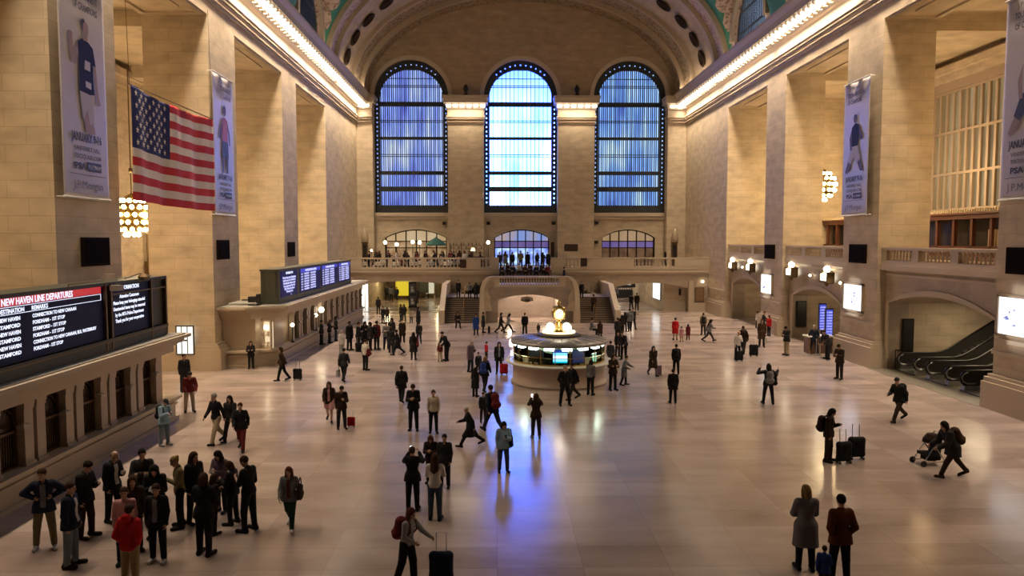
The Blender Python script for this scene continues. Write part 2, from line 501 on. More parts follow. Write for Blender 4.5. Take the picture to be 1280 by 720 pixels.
for s, X, nm in ((1, XL, 'left'), (-1, XR, 'right')):
    root = empty('cornice_lamp_row', (X, 0, 0), label='row of small bright square lamps under the cornice above the ' + ('flag side wall' if s > 0 else 'escalator side wall'), cat='lights')
    for i in range(n_lamp):
        y = 26.4 + i * .76
        place(me_bulb, 'lamp', root, (s * 1.0, y, 22.12))
        place(me_brk, 'bracket', root, (s * .88, y + .38, 22.06), rot=(0, 0, 0 if s > 0 else PI))

# ---- vault, lunettes and the end arch
VR = 11.6
HW = (XR - XL) / 2
def barrel(x, k=1.0):
    t = max(0.0, 1 - ((x - XM) / (HW * k)) ** 2)
    return ZT + VR * k * math.sqrt(t)
LUN = [(8.0, 5.0), (22.1, 5.0), (36.6, 5.0), (50.8, 5.0), (64.2, 4.9)]
def lun(y):
    z = 0
    for yc, w in LUN:
        if abs(y - yc) < w: z = max(z, ZT + 1.1 + 6.6 * math.sqrt(1 - ((y - yc) / w) ** 2))
    return z
ths = [PI * i / 72 for i in range(73)]
xs = [XM - HW * math.cos(t) for t in ths]
ys = [-8 + i * .45 for i in range(int((69.6 + 8) / .45) + 1)] + [69.6]
b = MB(); vs = []
for y in ys:
    l = lun(y)
    for x in xs: vs.append((x, y, max(barrel(x), l)))
nx = len(xs); fs = []; ms = []
for j in range(len(ys) - 1):
    for i in range(nx - 1):
        f = (j * nx + i, j * nx + i + 1, (j + 1) * nx + i + 1, (j + 1) * nx + i)
        xm = (xs[i] + xs[i + 1]) / 2; ym = (ys[j] + ys[j + 1]) / 2
        fs.append(f); b.f.append(f); b.m.append(1 if lun(ym) > barrel(xm) else 0)
b.v = vs
b.build('ceiling', [M_GREEN, M_ORN], kind='structure', smooth=True)
# lunette walls with arched windows
for s, X in ((1, XL), (-1, XR)):
    b = MB()
    for yc, w in LUN:
        out = arch_loop(yc - w, yc + w, ZT, ZT + 1.1, 6.6, 24)
        hole = arch_loop(yc - 3.9, yc + 3.9, 24.2, 24.9, 4.3, 20)
        b.slab(out, [hole], 'x', X - s * .0, X - s * .5, 0)
        ring_o = arch_loop(yc - 4.6, yc + 4.6, 24.2, 24.9, 5.1, 20)[2:]; ring_i = arch_loop(yc - 4.0, yc + 4.0, 24.2, 24.9, 4.4, 20)[2:]
        b.slab(ring_o + ring_i[::-1], [], 'x', X, X + s * .3, 1)
    ya = -8
    b.build('wall_lunettes_left' if s > 0 else 'wall_lunettes_right', [M_ORN, M_TRIMD], kind='structure')
M_SKYD = None
def pane_mat(name, cols, strength, sx=1.0, sz=.25, nscale=.6, stripes=0.0, pitch=.5, p0=0.0):
    """daylit glass: colour drifts over the pane; optional vertical ribs of an outer glazing"""
    m, nt, bs = new_mat(name)
    tc = nt.nodes.new('ShaderNodeTexCoord'); mp = nt.nodes.new('ShaderNodeMapping'); mp.inputs['Scale'].default_value = (sx, sx, sz)
    n = nt.nodes.new('ShaderNodeTexNoise'); n.inputs['Scale'].default_value = nscale; n.inputs['Detail'].default_value = 3
    nt.links.new(tc.outputs['Object'], mp.inputs[0]); nt.links.new(mp.outputs[0], n.inputs['Vector'])
    cr = nt.nodes.new('ShaderNodeValToRGB')
    while len(cr.color_ramp.elements) < len(cols): cr.color_ramp.elements.new(.5)
    for i, c in enumerate(cols):
        cr.color_ramp.elements[i].position = .32 + .36 * i / (len(cols) - 1); cr.color_ramp.elements[i].color = (*c, 1)
    nt.links.new(n.outputs['Fac'], cr.inputs[0]); nt.links.new(cr.outputs[0], bs.inputs['Emission Color'])
    if stripes:
        sp = nt.nodes.new('ShaderNodeSeparateXYZ'); nt.links.new(tc.outputs['Object'], sp.inputs[0])
        a = nt.nodes.new('ShaderNodeMath'); a.operation = 'MULTIPLY_ADD'; a.inputs[1].default_value = 1 / pitch; a.inputs[2].default_value = p0
        nt.links.new(sp.outputs[0], a.inputs[0])
        fr = nt.nodes.new('ShaderNodeMath'); fr.operation = 'FRACT'; nt.links.new(a.outputs[0], fr.inputs[0])
        gt = nt.nodes.new('ShaderNodeMath'); gt.operation = 'GREATER_THAN'; gt.inputs[1].default_value = stripes
        nt.links.new(fr.outputs[0], gt.inputs[0])
        ml = nt.nodes.new('ShaderNodeMapRange'); ml.inputs['To Min'].default_value = strength * .22; ml.inputs['To Max'].default_value = strength
        nt.links.new(gt.outputs[0], ml.inputs['Value']); nt.links.new(ml.outputs[0], bs.inputs['Emission Strength'])
    else:
        bs.inputs['Emission Strength'].default_value = strength
    bs.inputs['Base Color'].default_value = (0.02, 0.03, 0.05, 1); bs.inputs['Roughness'].default_value = .2
    _mc[name] = m
    return m
P_LUN = pane_mat('lunette_daylit_glass', [(0.10, 0.20, 0.55), (0.25, 0.42, 0.9)], .6)
P_LUNR = pane_mat('lunette_daylit_glass_bright', [(0.30, 0.45, 0.85), (0.65, 0.82, 1.0)], 2.0)
wn = 4
for s, X in ((1, XL), (-1, XR)):
    for yc, w in LUN[2:]:
        root = empty('window_%d' % wn, (X - s * .3, yc, 24.2), kind='structure'); wn += 1
        b = MB()
        lo = arch_loop(-3.9, 3.9, 0, .7, 4.3, 20); hi = arch_loop(-3.55, 3.55, .3, .7, 3.95, 20)
        b.slab(lo, [hi], 'x', -.08, .08)
        for zz, t in ((1.1, .12), (2.9, .1)): b.box(-.07, .07, -3.7, 3.7, zz, zz + t)
        for i in range(-9, 10):
            y = i * .38; zt = .7 + 4.1 * math.sqrt(max(0, 1 - (y / 3.75) ** 2))
            b.box(-.05, .05, y - .035, y + .035, .1, zt)
        b.build('window_frame', M_STEEL, root)
        b = MB(); b.slab(arch_loop(-3.8, 3.8, .05, .7, 4.2, 20), [], 'x', -.02, .0)
        b.build('glass', P_LUN if s > 0 else P_LUNR, root, loc=(-s * .12, 0, 0))

# end arch: stepped soffits, ornament bands
b = MB()
def arch_band(y0, y1, k, mi, k2=None, n=64):
    """soffit from y0 to y1 at scale k, riser at y0 out to k2"""
    P = lambda kk, t, y: (XM - HW * kk * math.cos(t), y, ZT + VR * (kk - (1 - kk) * .35) * math.sin(t) if False else ZT + (VR - HW * (1 - kk)) * math.sin(t))
    for i in range(n):
        t0, t1 = PI * i / n, PI * (i + 1) / n
        b.add([P(k, t0, y0), P(k, t1, y0), P(k, t1, y1), P(k, t0, y1)], [(0, 1, 2, 3)], mi)
        if k2: b.add([P(k, t0, y0), P(k, t1, y0), P(k2, t1, y0), P(k2, t0, y0)], [(0, 1, 2, 3)], mi)
arch_band(69.6, 70.3, .975, 2, 1.03); arch_band(70.3, 72.0, .985, 1, .975); arch_band(72.0, 72.6, .965, 2, .985)
arch_band(72.6, 79.6, .975, 0, .965); arch_band(79.6, 80.1, .955, 2, .975); arch_band(80.1, 83.0, .96, 3, .955)
arch_band(83.0, 83.6, .935, 2, .96); arch_band(83.6, 86.0, .94, 3, .935)
b.build('ceiling_end_arch', [M_ARCH, M_ORN, M_TRIMD, M_ORND], kind='structure', smooth=False)
# rosettes on the main soffit
RS = MB()
RS.lathe([(.55, 0), (.95, -.02), (1.0, -.16), (.85, -.22), (.6, -.1), (.55, -.04)], n=20, mi=0)
RS.lathe([(.0001, -.02), (.54, -.02)], n=20, mi=1)
for q in range(6):
    a = q * PI / 3; RS.sphere((.3 * math.cos(a), .3 * math.sin(a), -.05), .14, 8, 0, .5)
RS.sphere((0, 0, -.06), .16, 8, 0, .6)
me_ros = RS.mesh('ceiling_rosette', [plain('rosette_dark_bronze', (0.03, 0.018, 0.01), .8, spec=.1), plain('rosette_ground', (0.12, 0.08, 0.045), .8)])
first = True
for i in range(1, 18):
    t = PI * i / 18
    x = XM - HW * .968 * math.cos(t); z = ZT + (VR - HW * .032) * math.sin(t)
    nrm = Vector(((VR) * math.cos(t) * -1 * -1, 0, 0))
    dx, dz = HW * math.sin(t), (VR) * math.cos(t)
    ang = math.atan2(dz, dx)
    o = place(me_ros, 'ceiling_rosette', None, (x, 75.6, z)); o.rotation_euler = (0, -ang, 0); o.scale = (.85, .72, 1)
    tag(o, 'dark carved oval rosette set in the stone soffit of the great end arch', 'rosette', 'rosettes round the end arch')

# ---- far wall with three tall arched windows and three low doorways
WIN = [(-13.8, -5.45), (-1.45, 6.85), (10.96, 19.2)]
DOOR = [(-12.7, -5.7), (-.3, 6.0), (12.0, 18.1)]
WZ0, WZS, WRISE = 10.3, 23.25, 4.15
b = MB()
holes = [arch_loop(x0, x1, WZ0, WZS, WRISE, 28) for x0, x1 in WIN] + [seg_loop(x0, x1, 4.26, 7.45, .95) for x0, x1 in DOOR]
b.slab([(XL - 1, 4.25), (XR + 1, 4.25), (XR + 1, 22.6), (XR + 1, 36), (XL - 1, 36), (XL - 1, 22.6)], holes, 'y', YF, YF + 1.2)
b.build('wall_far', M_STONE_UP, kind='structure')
# stone facing below the cornice line (paler), pilasters, sills
b = MB()
for (x0, x1) in ((XL, WIN[0][0]), (WIN[0][1], WIN[1][0]), (WIN[1][1], WIN[2][0]), (WIN[2][1], XR)):
    inner = 0.0 if x0 == XL or x1 == XR else .0
    b.box(x0, x1, 84.9, YF, 4.25, 21.0)
    b.box(x0 - .0, x1 + .0, 84.75, YF, 4.25, 5.9)
b.slab([(XL, 4.25), (XR, 4.25), (XR, WZ0), (XL, WZ0)], [seg_loop(x0, x1, 4.26, 7.45, .95) for x0, x1 in DOOR], 'y', YF - .12, YF)
b.build('wall_far_pilasters', M_STONE, kind='structure')
b = MB()
for (x0, x1) in WIN:
    b.box(x0 - .0, x1 + .0, YF - .45, YF + .3, WZ0 - .4, WZ0 - .02); b.box(x0, x1, YF - .3, YF, WZ0 - .75, WZ0 - .4)
    oo = arch_loop(x0 - .45, x1 + .45, WZS, WZS, WRISE + .45, 28)[2:]; ii = arch_loop(x0, x1, WZS, WZS, WRISE, 28)[2:]
    b.slab(oo + ii[::-1], [], 'y', YF - .14, YF)
    xc = (x0 + x1) / 2
for (x0, x1) in DOOR:
    oo = seg_loop(x0 - .22, x1 + .22, 7.3, 7.45, 1.15)[2:]; ii = seg_loop(x0, x1, 7.3, 7.45, .95)[2:]
    b.slab(oo + ii[::-1], [], 'y', YF - .2, YF - .12)
b.build('trim_4', M_TRIM, kind='structure')
# capitals with lamps on the far pilasters
caps = [(XL, -13.9), (-5.45, -1.42), (6.85, 10.98), (19.2, XR)]
b = MB()
for (x0, x1) in caps:
    for z0, z1, o in ((20.1, 20.45, .12), (20.5, 20.75, .2), (20.8, 21.0, .34), (21.0, 21.75, .1), (21.75, 22.05, .3), (22.3, 22.8, .95), (22.8, 23.1, 1.1), (22.05, 22.3, .42)):
        b.box(x0 - o * .45, x1 + o * .45, 84.9 - o, YF, z0, z1)
b.build('trim_5', M_TRIM, kind='structure')
b = MB()
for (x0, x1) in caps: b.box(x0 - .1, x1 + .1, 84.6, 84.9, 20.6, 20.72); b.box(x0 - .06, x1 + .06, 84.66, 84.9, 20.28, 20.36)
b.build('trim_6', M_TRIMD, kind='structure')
for (x0, x1) in caps:
    w = x1 - x0 + (.5 if x1 - x0 > 3 else -.1)
    n = max(2, int(round(w / .76)))
    if w < 3: labs = 'short row of square lamps capping the narrow corner pilaster beside the ' + ('flag side wall' if x0 < 0 else 'escalator side wall')
    else: labs = 'row of six square lamps capping the wide pilaster on the ' + ('left' if x0 < 0 else 'right') + ' of the central window'
    root = empty('pilaster_lamp_row', (0, 0, 0), label=labs, cat='lights')
    for i in range(n):
        place(me_bulb, 'lamp', root, (x0 - (.25 if x1 - x0 > 3 else -.05) + w * (i + .5) / n, 84.15, 22.05))
b = MB()
for (x0, x1) in WIN:
    xc = (x0 + x1) / 2; b.box(xc - .6, xc + .6, YF - .3, YF, 28.9, 29.1)
b.build('trim_8', M_TRIMD, kind='structure')
# small finials on the wall behind the caps
FN = MB(); FN.lathe([(.28, 0), (.3, .15), (.12, .25), (.22, .5), (.3, .8), (.2, 1.05), (.05, 1.25)], n=12)
me_fin = FN.mesh('finial', [M_BRONZE], True)
for i, xf in enumerate((-3.4, 8.9)):
    o = place(me_fin, 'finial', None, (xf, 84.3, 23.1)); tag(o, 'small dark urn finial on top of the pilaster ' + ('left' if i == 0 else 'right') + ' of the central window', 'finial')

# glazing of the three windows
P_W = [pane_mat('daylit_glass_left', [(0.10, 0.13, 0.65), (0.25, 0.38, 1.0), (0.62, 0.74, 1.0)], 1.25, stripes=.12, pitch=.16),
       pane_mat('daylit_glass_centre', [(0.05, 0.26, 1.0), (0.14, 0.34, 1.0), (0.26, 0.42, 1.0)], 10.0, nscale=.42),
       pane_mat('daylit_glass_right', [(0.08, 0.16, 0.65), (0.22, 0.45, 1.0), (0.55, 0.78, 1.0)], 1.3, stripes=.12, pitch=.17)]
for k, (x0, x1) in enumerate(WIN):
    root = empty('window_%d' % (k + 1), (x0, YF + .45, 0), kind='structure')
    w = x1 - x0
    b = MB()
    fo = arch_loop(0, w, WZ0, WZS, WRISE, 28); fi = arch_loop(.62, w - .62, WZ0 + .85, WZS, WRISE - 1.0, 28)
    b.slab(fo, [fi], 'y', -.1, .12)
    b.build('window_frame', M_STEEL, root)
    # pierced edge: small square lights up the frame
    b = MB()
    for zz in range(40):
        z = WZ0 + 1.1 + zz * .5
        if z > WZS: break
        for xx in (.3, w - .3): b.box(xx - .06, xx + .06, -.13, -.1, z, z + .16)
    for q in range(5, 16):
        t = PI * q / 20; rr = w / 2 - .32
        b.cbox((w / 2 + rr * math.cos(t), -.115, WZS + (WRISE - .5) * math.sin(t)), (.12, .03, .12))
    b.build('pierced_lights', P_W[k], root)
    b = MB()
    hz = lambda y: 7.2 + (300 - y) * 86.4 / 940
    for ya, yb_ in ((88.5, 92), (130.5, 136), (173, 176.5), (215, 219.5), (234, 240)):
        b.box(.4, w - .4, -.12, .1, hz(yb_), hz(ya))
    for ya in (110.5, 112.5, 153, 155, 194.5, 197, 102.0):
        b.box(.4, w - .4, -.06, .04, hz(ya) - .05, hz(ya) + .03)
    nb = 15
    for i in range(nb + 1):
        x = .62 + (w - 1.24) * i / nb; u = (x - w / 2) / (w / 2 - .55)
        zt = WZS + (WRISE - .8) * math.sqrt(max(0, 1 - u * u))
        for dx in ((-.1, .1) if k != 1 else (0,)):
            b.box(x + dx - (.048 if k != 1 else .03), x + dx + (.048 if k != 1 else .03), -.09, .05, WZ0 + .8, zt)
    b.build('mullions', M_STEEL, root)
    b = MB(); b.slab(arch_loop(.2, w - .2, WZ0 + .2, WZS, WRISE - .3, 28), [], 'y', .3, .34)
    b.build('glass', P_W[k], root)
# the central window is brightest and whitest low down, deeper blue toward its head
m_ = P_W[1]; nt_ = m_.node_tree; bs_ = nt_.nodes['Principled BSDF']
tc_ = nt_.nodes.new('ShaderNodeTexCoord'); sp_ = nt_.nodes.new('ShaderNodeSeparateXYZ'); nt_.links.new(tc_.outputs['Object'], sp_.inputs[0])
mr_ = nt_.nodes.new('ShaderNodeMapRange'); mr_.inputs['From Min'].default_value = 11; mr_.inputs['From Max'].default_value = 26
nt_.links.new(sp_.outputs[2], mr_.inputs['Value'])
mx_ = nt_.nodes.new('ShaderNodeMix'); mx_.data_type = 'RGBA'
old = bs_.inputs['Emission Color'].links[0].from_socket
nt_.links.new(mr_.outputs[0], mx_.inputs['Factor']); nt_.links.new(old, mx_.inputs['A']); mx_.inputs['B'].default_value = (.035, .085, 1, 1)
nt_.links.new(mx_.outputs['Result'], bs_.inputs['Emission Color']); bs_.inputs['Emission Strength'].default_value = 12.5
# doorways below the windows
P_D = [pane_mat('doorway_glass_warm', [(0.35, 0.16, 0.05), (0.9, 0.6, 0.3)], .5, nscale=1.2, sz=1),
       pane_mat('doorway_glass_blue', [(0.10, 0.12, 0.5), (0.3, 0.45, 1.0), (0.6, 0.85, 1)], 1.1, nscale=1.3, sz=1),
       pane_mat('doorway_glass_brown', [(0.10, 0.04, 0.015), (0.28, 0.14, 0.06)], .5, nscale=1.0, sz=1)]
P_DU = [pane_mat('fanlight_warm', [(0.8, 0.5, 0.22), (1.0, 0.75, 0.45)], .5), pane_mat('fanlight_mixed', [(0.75, 0.5, 0.25), (0.3, 0.45, 1.0)], .6), pane_mat('fanlight_tan', [(0.7, 0.45, 0.2), (.9, .6, .35)], .38)]
P_PUR = pane_mat('violet_lit_transom', [(0.16, 0.10, 0.40), (0.28, 0.2, 0.55)], .5)
for k, (x0, x1) in enumerate(DOOR):
    root = empty('door_%d' % (k + 1), (x0, YF + .4, 4.25), kind='structure'); w = x1 - x0
    b = MB(); lo = seg_loop(0, w, 0, 3.2, .95); hi = seg_loop(.12, w - .12, .06, 3.2, .83)
    b.slab(lo, [hi], 'y', -.1, .1)
    for zz in (2.75, 2.0): b.box(0, w, -.1, .08, zz, zz + .11)
    n = 6 if k != 1 else 7
    for i in range(1, n):
        b.box(w * i / n - .06, w * i / n + .06, -.1, .08, 0, 3.2 + .95 * (1 - (2 * i / n - 1) ** 2) + .02)
    b.build('door_frame', M_BRONZE, root)
    b = MB(); b.slab([(p[0], p[1]) for p in seg_loop(.05, w - .05, 2.8, 3.2, .88)], [], 'y', .1, .13); b.build('fanlight', P_DU[k], root)
    b = MB(); b.box(.05, w - .05, .1, .13, 2.0, 2.8); b.build('transom', P_PUR if k else P_D[0], root)
    b = MB(); b.box(.05, w - .05, .1, .13, 0, 2.0); b.build('glass', P_D[k], root)

# ---- end balcony (floor at 4.25) and the passages beneath
BZ = 4.25; BY = 75.0
b = MB()
b.slab([(XL, BY), (0.2, BY), (.2, 77.4), (5.4, 77.4), (5.4, BY), (XR + .6, BY), (XR + .6, YF), (XL, YF)], [], 'z', BZ - .35, BZ)
b.build('floor_end_balcony', M_MARBLE, kind='structure')
PL, PR = (-13.9, -4.9), (11.4, 19.2)
b = MB()
xe = XR + .6
b.slab([(XL, 0), (xe, 0), (xe, BZ - .02), (XL, BZ - .02)], [seg_loop(PL[0], PL[1], .01, 2.75, .35), seg_loop(PR[0], PR[1], .01, 2.35, .55),
       [(.3, .01), (5.3, .01), (5.3, 2.9), (.3, 2.9)]], 'y', BY, BY + 1.0)
b.build('wall_under_balcony', M_MARBLE, kind='structure')
b = MB()
b.box(XL, XR + 2, 97, 97.5, 0, BZ - .3)                                 # far end of the passages
b.box(PL[0] - .5, PL[0], 76, 97, 0, BZ - .3); b.box(PL[1] + .3, PL[1] + .8, 76, 97, 0, BZ - .3)
b.box(PR[0] - .6, PR[0] - .1, 76, 97, 0, BZ - .3)
b.box(17.0, 19.4, 76.0, 97, 0, BZ - .3)
b.box(XL, XR + 2, 76, 97.4, BZ - .9, BZ - .36)
b.build('wall_far_passage', M_STONE, kind='structure')
b = MB(); b.box(17.0, PR[1], 75.85, 76.0, 0, .95); b.box(PR[1] + .02, PR[1] + .5, 74.8, 75.0, 0, 3.1); b.box(PR[1] + .5, 22, 74.85, 75.0, 0, .9)
b.box(XL, XR + .6, 74.75, 75, BZ - .3, BZ - .05); b.box(XL, XR + .6, 74.9, 75, BZ - .5, BZ - .3)
b.build('trim_7', M_TRIM, kind='structure')
# panel sign on that wall and dark board by the corner
b = MB(); b.box(-.45, .45, -.06, 0, -.7, .7, 0); b.box(-.38, .38, -.08, -.06, -.62, .62, 1)
o = b.build('notice_frame', [M_BRONZEL, plain('brown_notice', (0.22, 0.13, 0.07), .5)], loc=(20.35, 74.95, 1.75))
tag(o, 'small brown framed notice on the wall right of the arched passage', 'sign')
b = MB(); b.sphere((0, -.12, 0), .13, 12, 0); b.box(-.04, .04, -.1, .05, -.05, .05, 1)
o = b.build('wall_sconce', [M_GLOBE, M_BRONZE], loc=(20.6, 74.9, 3.05)); tag(o, 'tiny lit globe lamp above the brown notice in the far right corner', 'lamp')

# west end of the hall, behind the camera
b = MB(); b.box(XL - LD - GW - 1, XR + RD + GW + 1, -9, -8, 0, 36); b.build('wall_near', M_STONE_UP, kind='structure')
b = MB(); b.box(XL, XR, -8, -1.2, 5.2, 5.55); b.build('floor_near_balcony', M_MARBLE, kind='structure')

# ---- balusters and balustrades
BL = MB(); BL.lathe([(.085, 0), (.085, .06), (.045, .1), (.085, .3), (.075, .36), (.04, .5), (.055, .58), (.085, .62), (.085, .68)], n=8)
me_bal = BL.mesh('baluster', [M_TRIM], True)
def balustrade(name, p0, p1, z, label, h=1.15, solids=(), pitch=.3, mat=None, piers=True):
    """p0, p1: plan points of the run; solids: (t0, t1) solid lengths in metres along it"""
    p0 = Vector((*p0, z)); p1 = Vector((*p1, z)); L = (p1 - p0).length
    ang = math.atan2(p1.y - p0.y, p1.x - p0.x)
    root = empty(name, p0, ang, label, 'balustrade')
    b = MB(); b.box(0, L, -.2, .2, 0, .2); b.box(0, L, -.17, .17, .2, .25); b.build('plinth', M_TRIM, root)
    b = MB(); b.box(0, L, -.2, .2, h - .16, h - .03); b.box(0, L, -.23, .23, h - .1, h); b.build('handrail', M_TRIM, root)
    for (a, c) in solids:
        b = MB(); b.box(a, c, -.2, .2, .2, h - .14); b.box(a + .1, c - .1, -.23, -.2, .34, h - .28); b.build('pedestal', M_TRIM, root)
    s = (h - .39) / .68; t = pitch / 2
    while t < L:
        if not any(a - .08 < t < c + .08 for a, c in solids):
            o = place(me_bal, 'baluster', root, (t, 0, .24)); o.scale = (1, 1, s)
        t += pitch
    return root
balustrade('balustrade', (XL, BY), (.2, BY), BZ, 'pale stone balustrade of the far balcony left of the central stair', h=1.2, pitch=.36,
           solids=((0, 2.2), (4.8, 5.2), (8.1, 8.6), (12.1, 14.0), (15.0, 15.8)))
balustrade('balustrade', (5.4, BY), (XR + .3, BY), BZ, 'pale stone balustrade of the far balcony right of the central stair', h=1.2, pitch=.36,
           solids=((0, 1.5), (3.2, 8.3), (12.4, 16.2)))
for k, (a, c) in list(enumerate(BAYS))[1:]:
    L = c - a
    balustrade('gallery_balustrade', (XR + .45, a), (XR + .45, c), ZB, ['', 'stone gallery balustrade directly above the escalators', 'stone gallery balustrade above the gate with blue train screens', 'stone gallery balustrade farthest along the right wall'][k],
               h=.95, solids=((0, .5), (L * .34 - .3, L * .34 + .3), (L * .67 - .3, L * .67 + .3), (L - .5, L)), pitch=.32)
# ================================================================== CENTRAL STAIRCASE
M_STEP = plain('worn_dark_steps', (0.13, 0.085, 0.05), .5)
M_STAIR = stone('stair_marble', (0.33, 0.265, 0.225), (0.30, 0.24, 0.205), (0.24, 0.19, 0.155), bw=1.8, bh=.7, rough=.45)
SX0, SX1 = -1.25, 6.95      # central block
SF, SB = 65.5, 75.0
root = empty('grand_staircase', ((SX0 + SX1) / 2, 65, 0), label='marble double staircase with an arched front rising to the far balcony', cat='staircase')
cx = (SX0 + SX1) / 2
def sp(o): o.location = (-cx, -65, 0); return o
b = MB()
b.slab([(SX0, 0), (SX1, 0), (SX1, 2.3), (SX1 - .35, 2.9), (SX1 - .9, 3.12), (SX0 + .9, 3.12), (SX0 + .35, 2.9), (SX0, 2.3)],
       [seg_loop(.1, 5.4, .01, 1.95, .5)], 'y', SF, SF + .7)
b.box(SX0, SX0 + .5, SF + .7, SB, 0, 2.3); b.box(SX1 - .5, SX1, SF + .7, SB, 0, 2.3)
b.box(SX0 + .5, SX1 - .5, SF + .7, 72.4, 2.75, 3.1)
b.box(SX0, SX0 + .5, 66.2, SB, 2.3, 3.1); b.box(SX1 - .5, SX1, 66.2, SB, 2.3, 3.1)
b.box(.1, 5.4, 70.6, 71, 0, 2.75); b.box(-.4, .1, SF + .7, 71, 0, 2.75); b.box(5.4, 5.9, SF + .7, 71, 0, 2.75)
sp(b.build('stair_block', M_STAIR, root))
b = MB()                        # curved copings that sweep down beside each flight
for s, X in ((-1, SX0), (1, SX1)):
    pts = [(X - s * 1.0, SF + .15, 4.05), (X - s * .55, SF + .1, 3.95), (X - s * .2, SF + .02, 3.6), (X - s * .0, SF - .1, 3.0), (X + s * .05, SF - .25, 2.2), (X + s * .06, SF - .45, 1.3), (X + s * .06, SF - .5, 1.0)]
    for i in range(len(pts) - 1):
        (xa, ya, za), (xb, yb, zb) = pts[i], pts[i + 1]
        w = .2
        b.add([(xa - w, ya - .2, za), (xa + w, ya - .2, za), (xb + w, yb - .2, zb), (xb - w, yb - .2, zb),
               (xa - w, ya + .5, za), (xa + w, ya + .5, za), (xb + w, yb + .5, zb), (xb - w, yb + .5, zb)],
              [(0, 1, 2, 3), (4, 7, 6, 5), (0, 4, 5, 1), (1, 5, 6, 2), (2, 6, 7, 3), (3, 7, 4, 0)])
        # web beneath the coping
        b.add([(xa, ya, za), (xb, yb, zb), (X - s * 1.0, SF + .1, zb), (X - s * 1.0, SF + .1, za),
               (xa, ya + .3, za), (xb, yb + .3, zb), (X - s * 1.0, SF + .4, zb), (X - s * 1.0, SF + .4, za)],
              [(0, 1, 2, 3), (4, 7, 6, 5), (0, 4, 5, 1), (1, 5, 6, 2), (2, 6, 7, 3), (3, 7, 4, 0)])
    b.box(X - .28, X + .28, SF - .75, SF - .1, 0, 1.0)
    sp(b.build('curved_coping', M_TRIM, root)); b = MB()
b = MB()
b.box(SX0 + .95, SX1 - .95, SF, SF + .45, 3.12, 3.3); b.box(SX0 + .9, SX1 - .9, SF - .05, SF + .5, 3.9, 4.05)
for x in (SX0 + .95, SX1 - 1.5): b.box(x, x + .55, SF + .02, SF + .43, 3.3, 3.9)
sp(b.build('handrail', M_TRIM, root))
x = SX0 + 1.65
while x < SX1 - 1.6:
    o = place(me_bal, 'baluster', root, (x - cx, SF + .22 - 65, 3.3)); o.scale = (.9, .9, .88); x += .235
NST = 12
for s in (-1, 1):
    xa, xb = (SX0 - 3.35, SX0) if s < 0 else (SX1, SX1 + 3.35)
    b = MB()
    for i in range(NST):
        b.box(xa, xb, 65.0 + i * .31, 65.0 + (i + 1) * .31 + .02, 0, (i + 1) * .167)
        b.box(xa, xb, 64.97 + i * .31, 65.02 + i * .31, (i + 1) * .167 - .03, (i + 1) * .167 + .004, 1)
    b.box(xa, xb, 65 + NST * .31, SB, 0, NST * .167, 1)
    sp(b.build('flight_of_steps', [M_STEP, M_STAIR], root))
    # outer raking parapet
    xo = xa - .35 if s < 0 else xb
    b = MB()
    for zoff, yoff, w in ((0, 0, 0), (.0, 0, 0)): pass
    b.slab([(64.7, 0), (SB, 0), (SB, 3.05), (68.9, 3.05), (65.2, 1.1), (64.7, 1.0)], [], 'x', xo, xo + .35)
    b.slab([(64.6, 1.0), (65.2, 1.05), (68.9, 3.0), (SB, 3.0), (SB, 3.18), (68.85, 3.18), (65.1, 1.22), (64.6, 1.16)], [], 'x', xo - .06, xo + .41)
    b.box(xo - .07, xo + .42, 64.45, 65.1, 0, 1.1)
    sp(b.build('raking_parapet', M_TRIM, root))
    b = MB(); xm = (xa + xb) / 2
    b.tube([(xm, 65.0, .95), (xm, 65.1, 1.05), (xm, 65 + NST * .31, 2.0 + .95), (xm, 69.4, 2.9)], .035, 6)
    for q in (0, .5, 1): b.tube([(xm, 65.1 + q * 3.6, q * 2.0 + .05), (xm, 65.1 + q * 3.6, 1.03 + q * 1.9)], .025, 6)
    sp(b.build('brass_handrail', M_GOLD, root))
b = MB()                      # upper steps from the middle landing to the balcony
for i in range(7): b.box(.2, 5.4, 72.4 + i * .32, 72.4 + (i + 1) * .32 + .02, 2.75, 3.1 + (i + 1) * .165)
b.box(.2, 5.4, 74.6, 77.5, 3.9, 4.24)
sp(b.build('upper_steps', M_STEP, root))
b = MB()
for i in range(6):
    b.box(SX0 - 2.2 + i * .36, SX0 + .5, 72.6, SB, 2.0, 2.0 + (i + 1) * .18); b.box(SX1 - .5, SX1 + 2.2 - i * .36, 72.6, SB, 2.0, 2.0 + (i + 1) * .18)
sp(b.build('side_steps', M_STEP, root))
b = MB()                      # dark hanging lantern in the arch
b.tube([(2.75, 68.5, 2.75), (2.75, 68.5, 2.0)], .02, 6); b.lathe([(.02, 0), (.5, -.08), (.55, -.2), (.42, -.42), (.1, -.52)], (2.75, 68.5, 2.05), 12)
for q in range(6):
    a = q * PI / 3; b.sphere((2.75 + .48 * math.cos(a), 68.5 + .48 * math.sin(a), 1.72), .1, 8)
o = b.build('hanging_lantern', M_BRONZE, None); tag(o, 'dark unlit lantern hanging inside the arch of the marble staircase', 'lantern')
point_light('arch_fill_light', (4.4, 67.8, 2.1), 260, (1, .8, .58), .15)  # two added fill lights brighten the arch interior; they have no fixture
point_light('arch_fill_light', (1.2, 67.8, 2.1), 200, (1, .8, .58), .15)

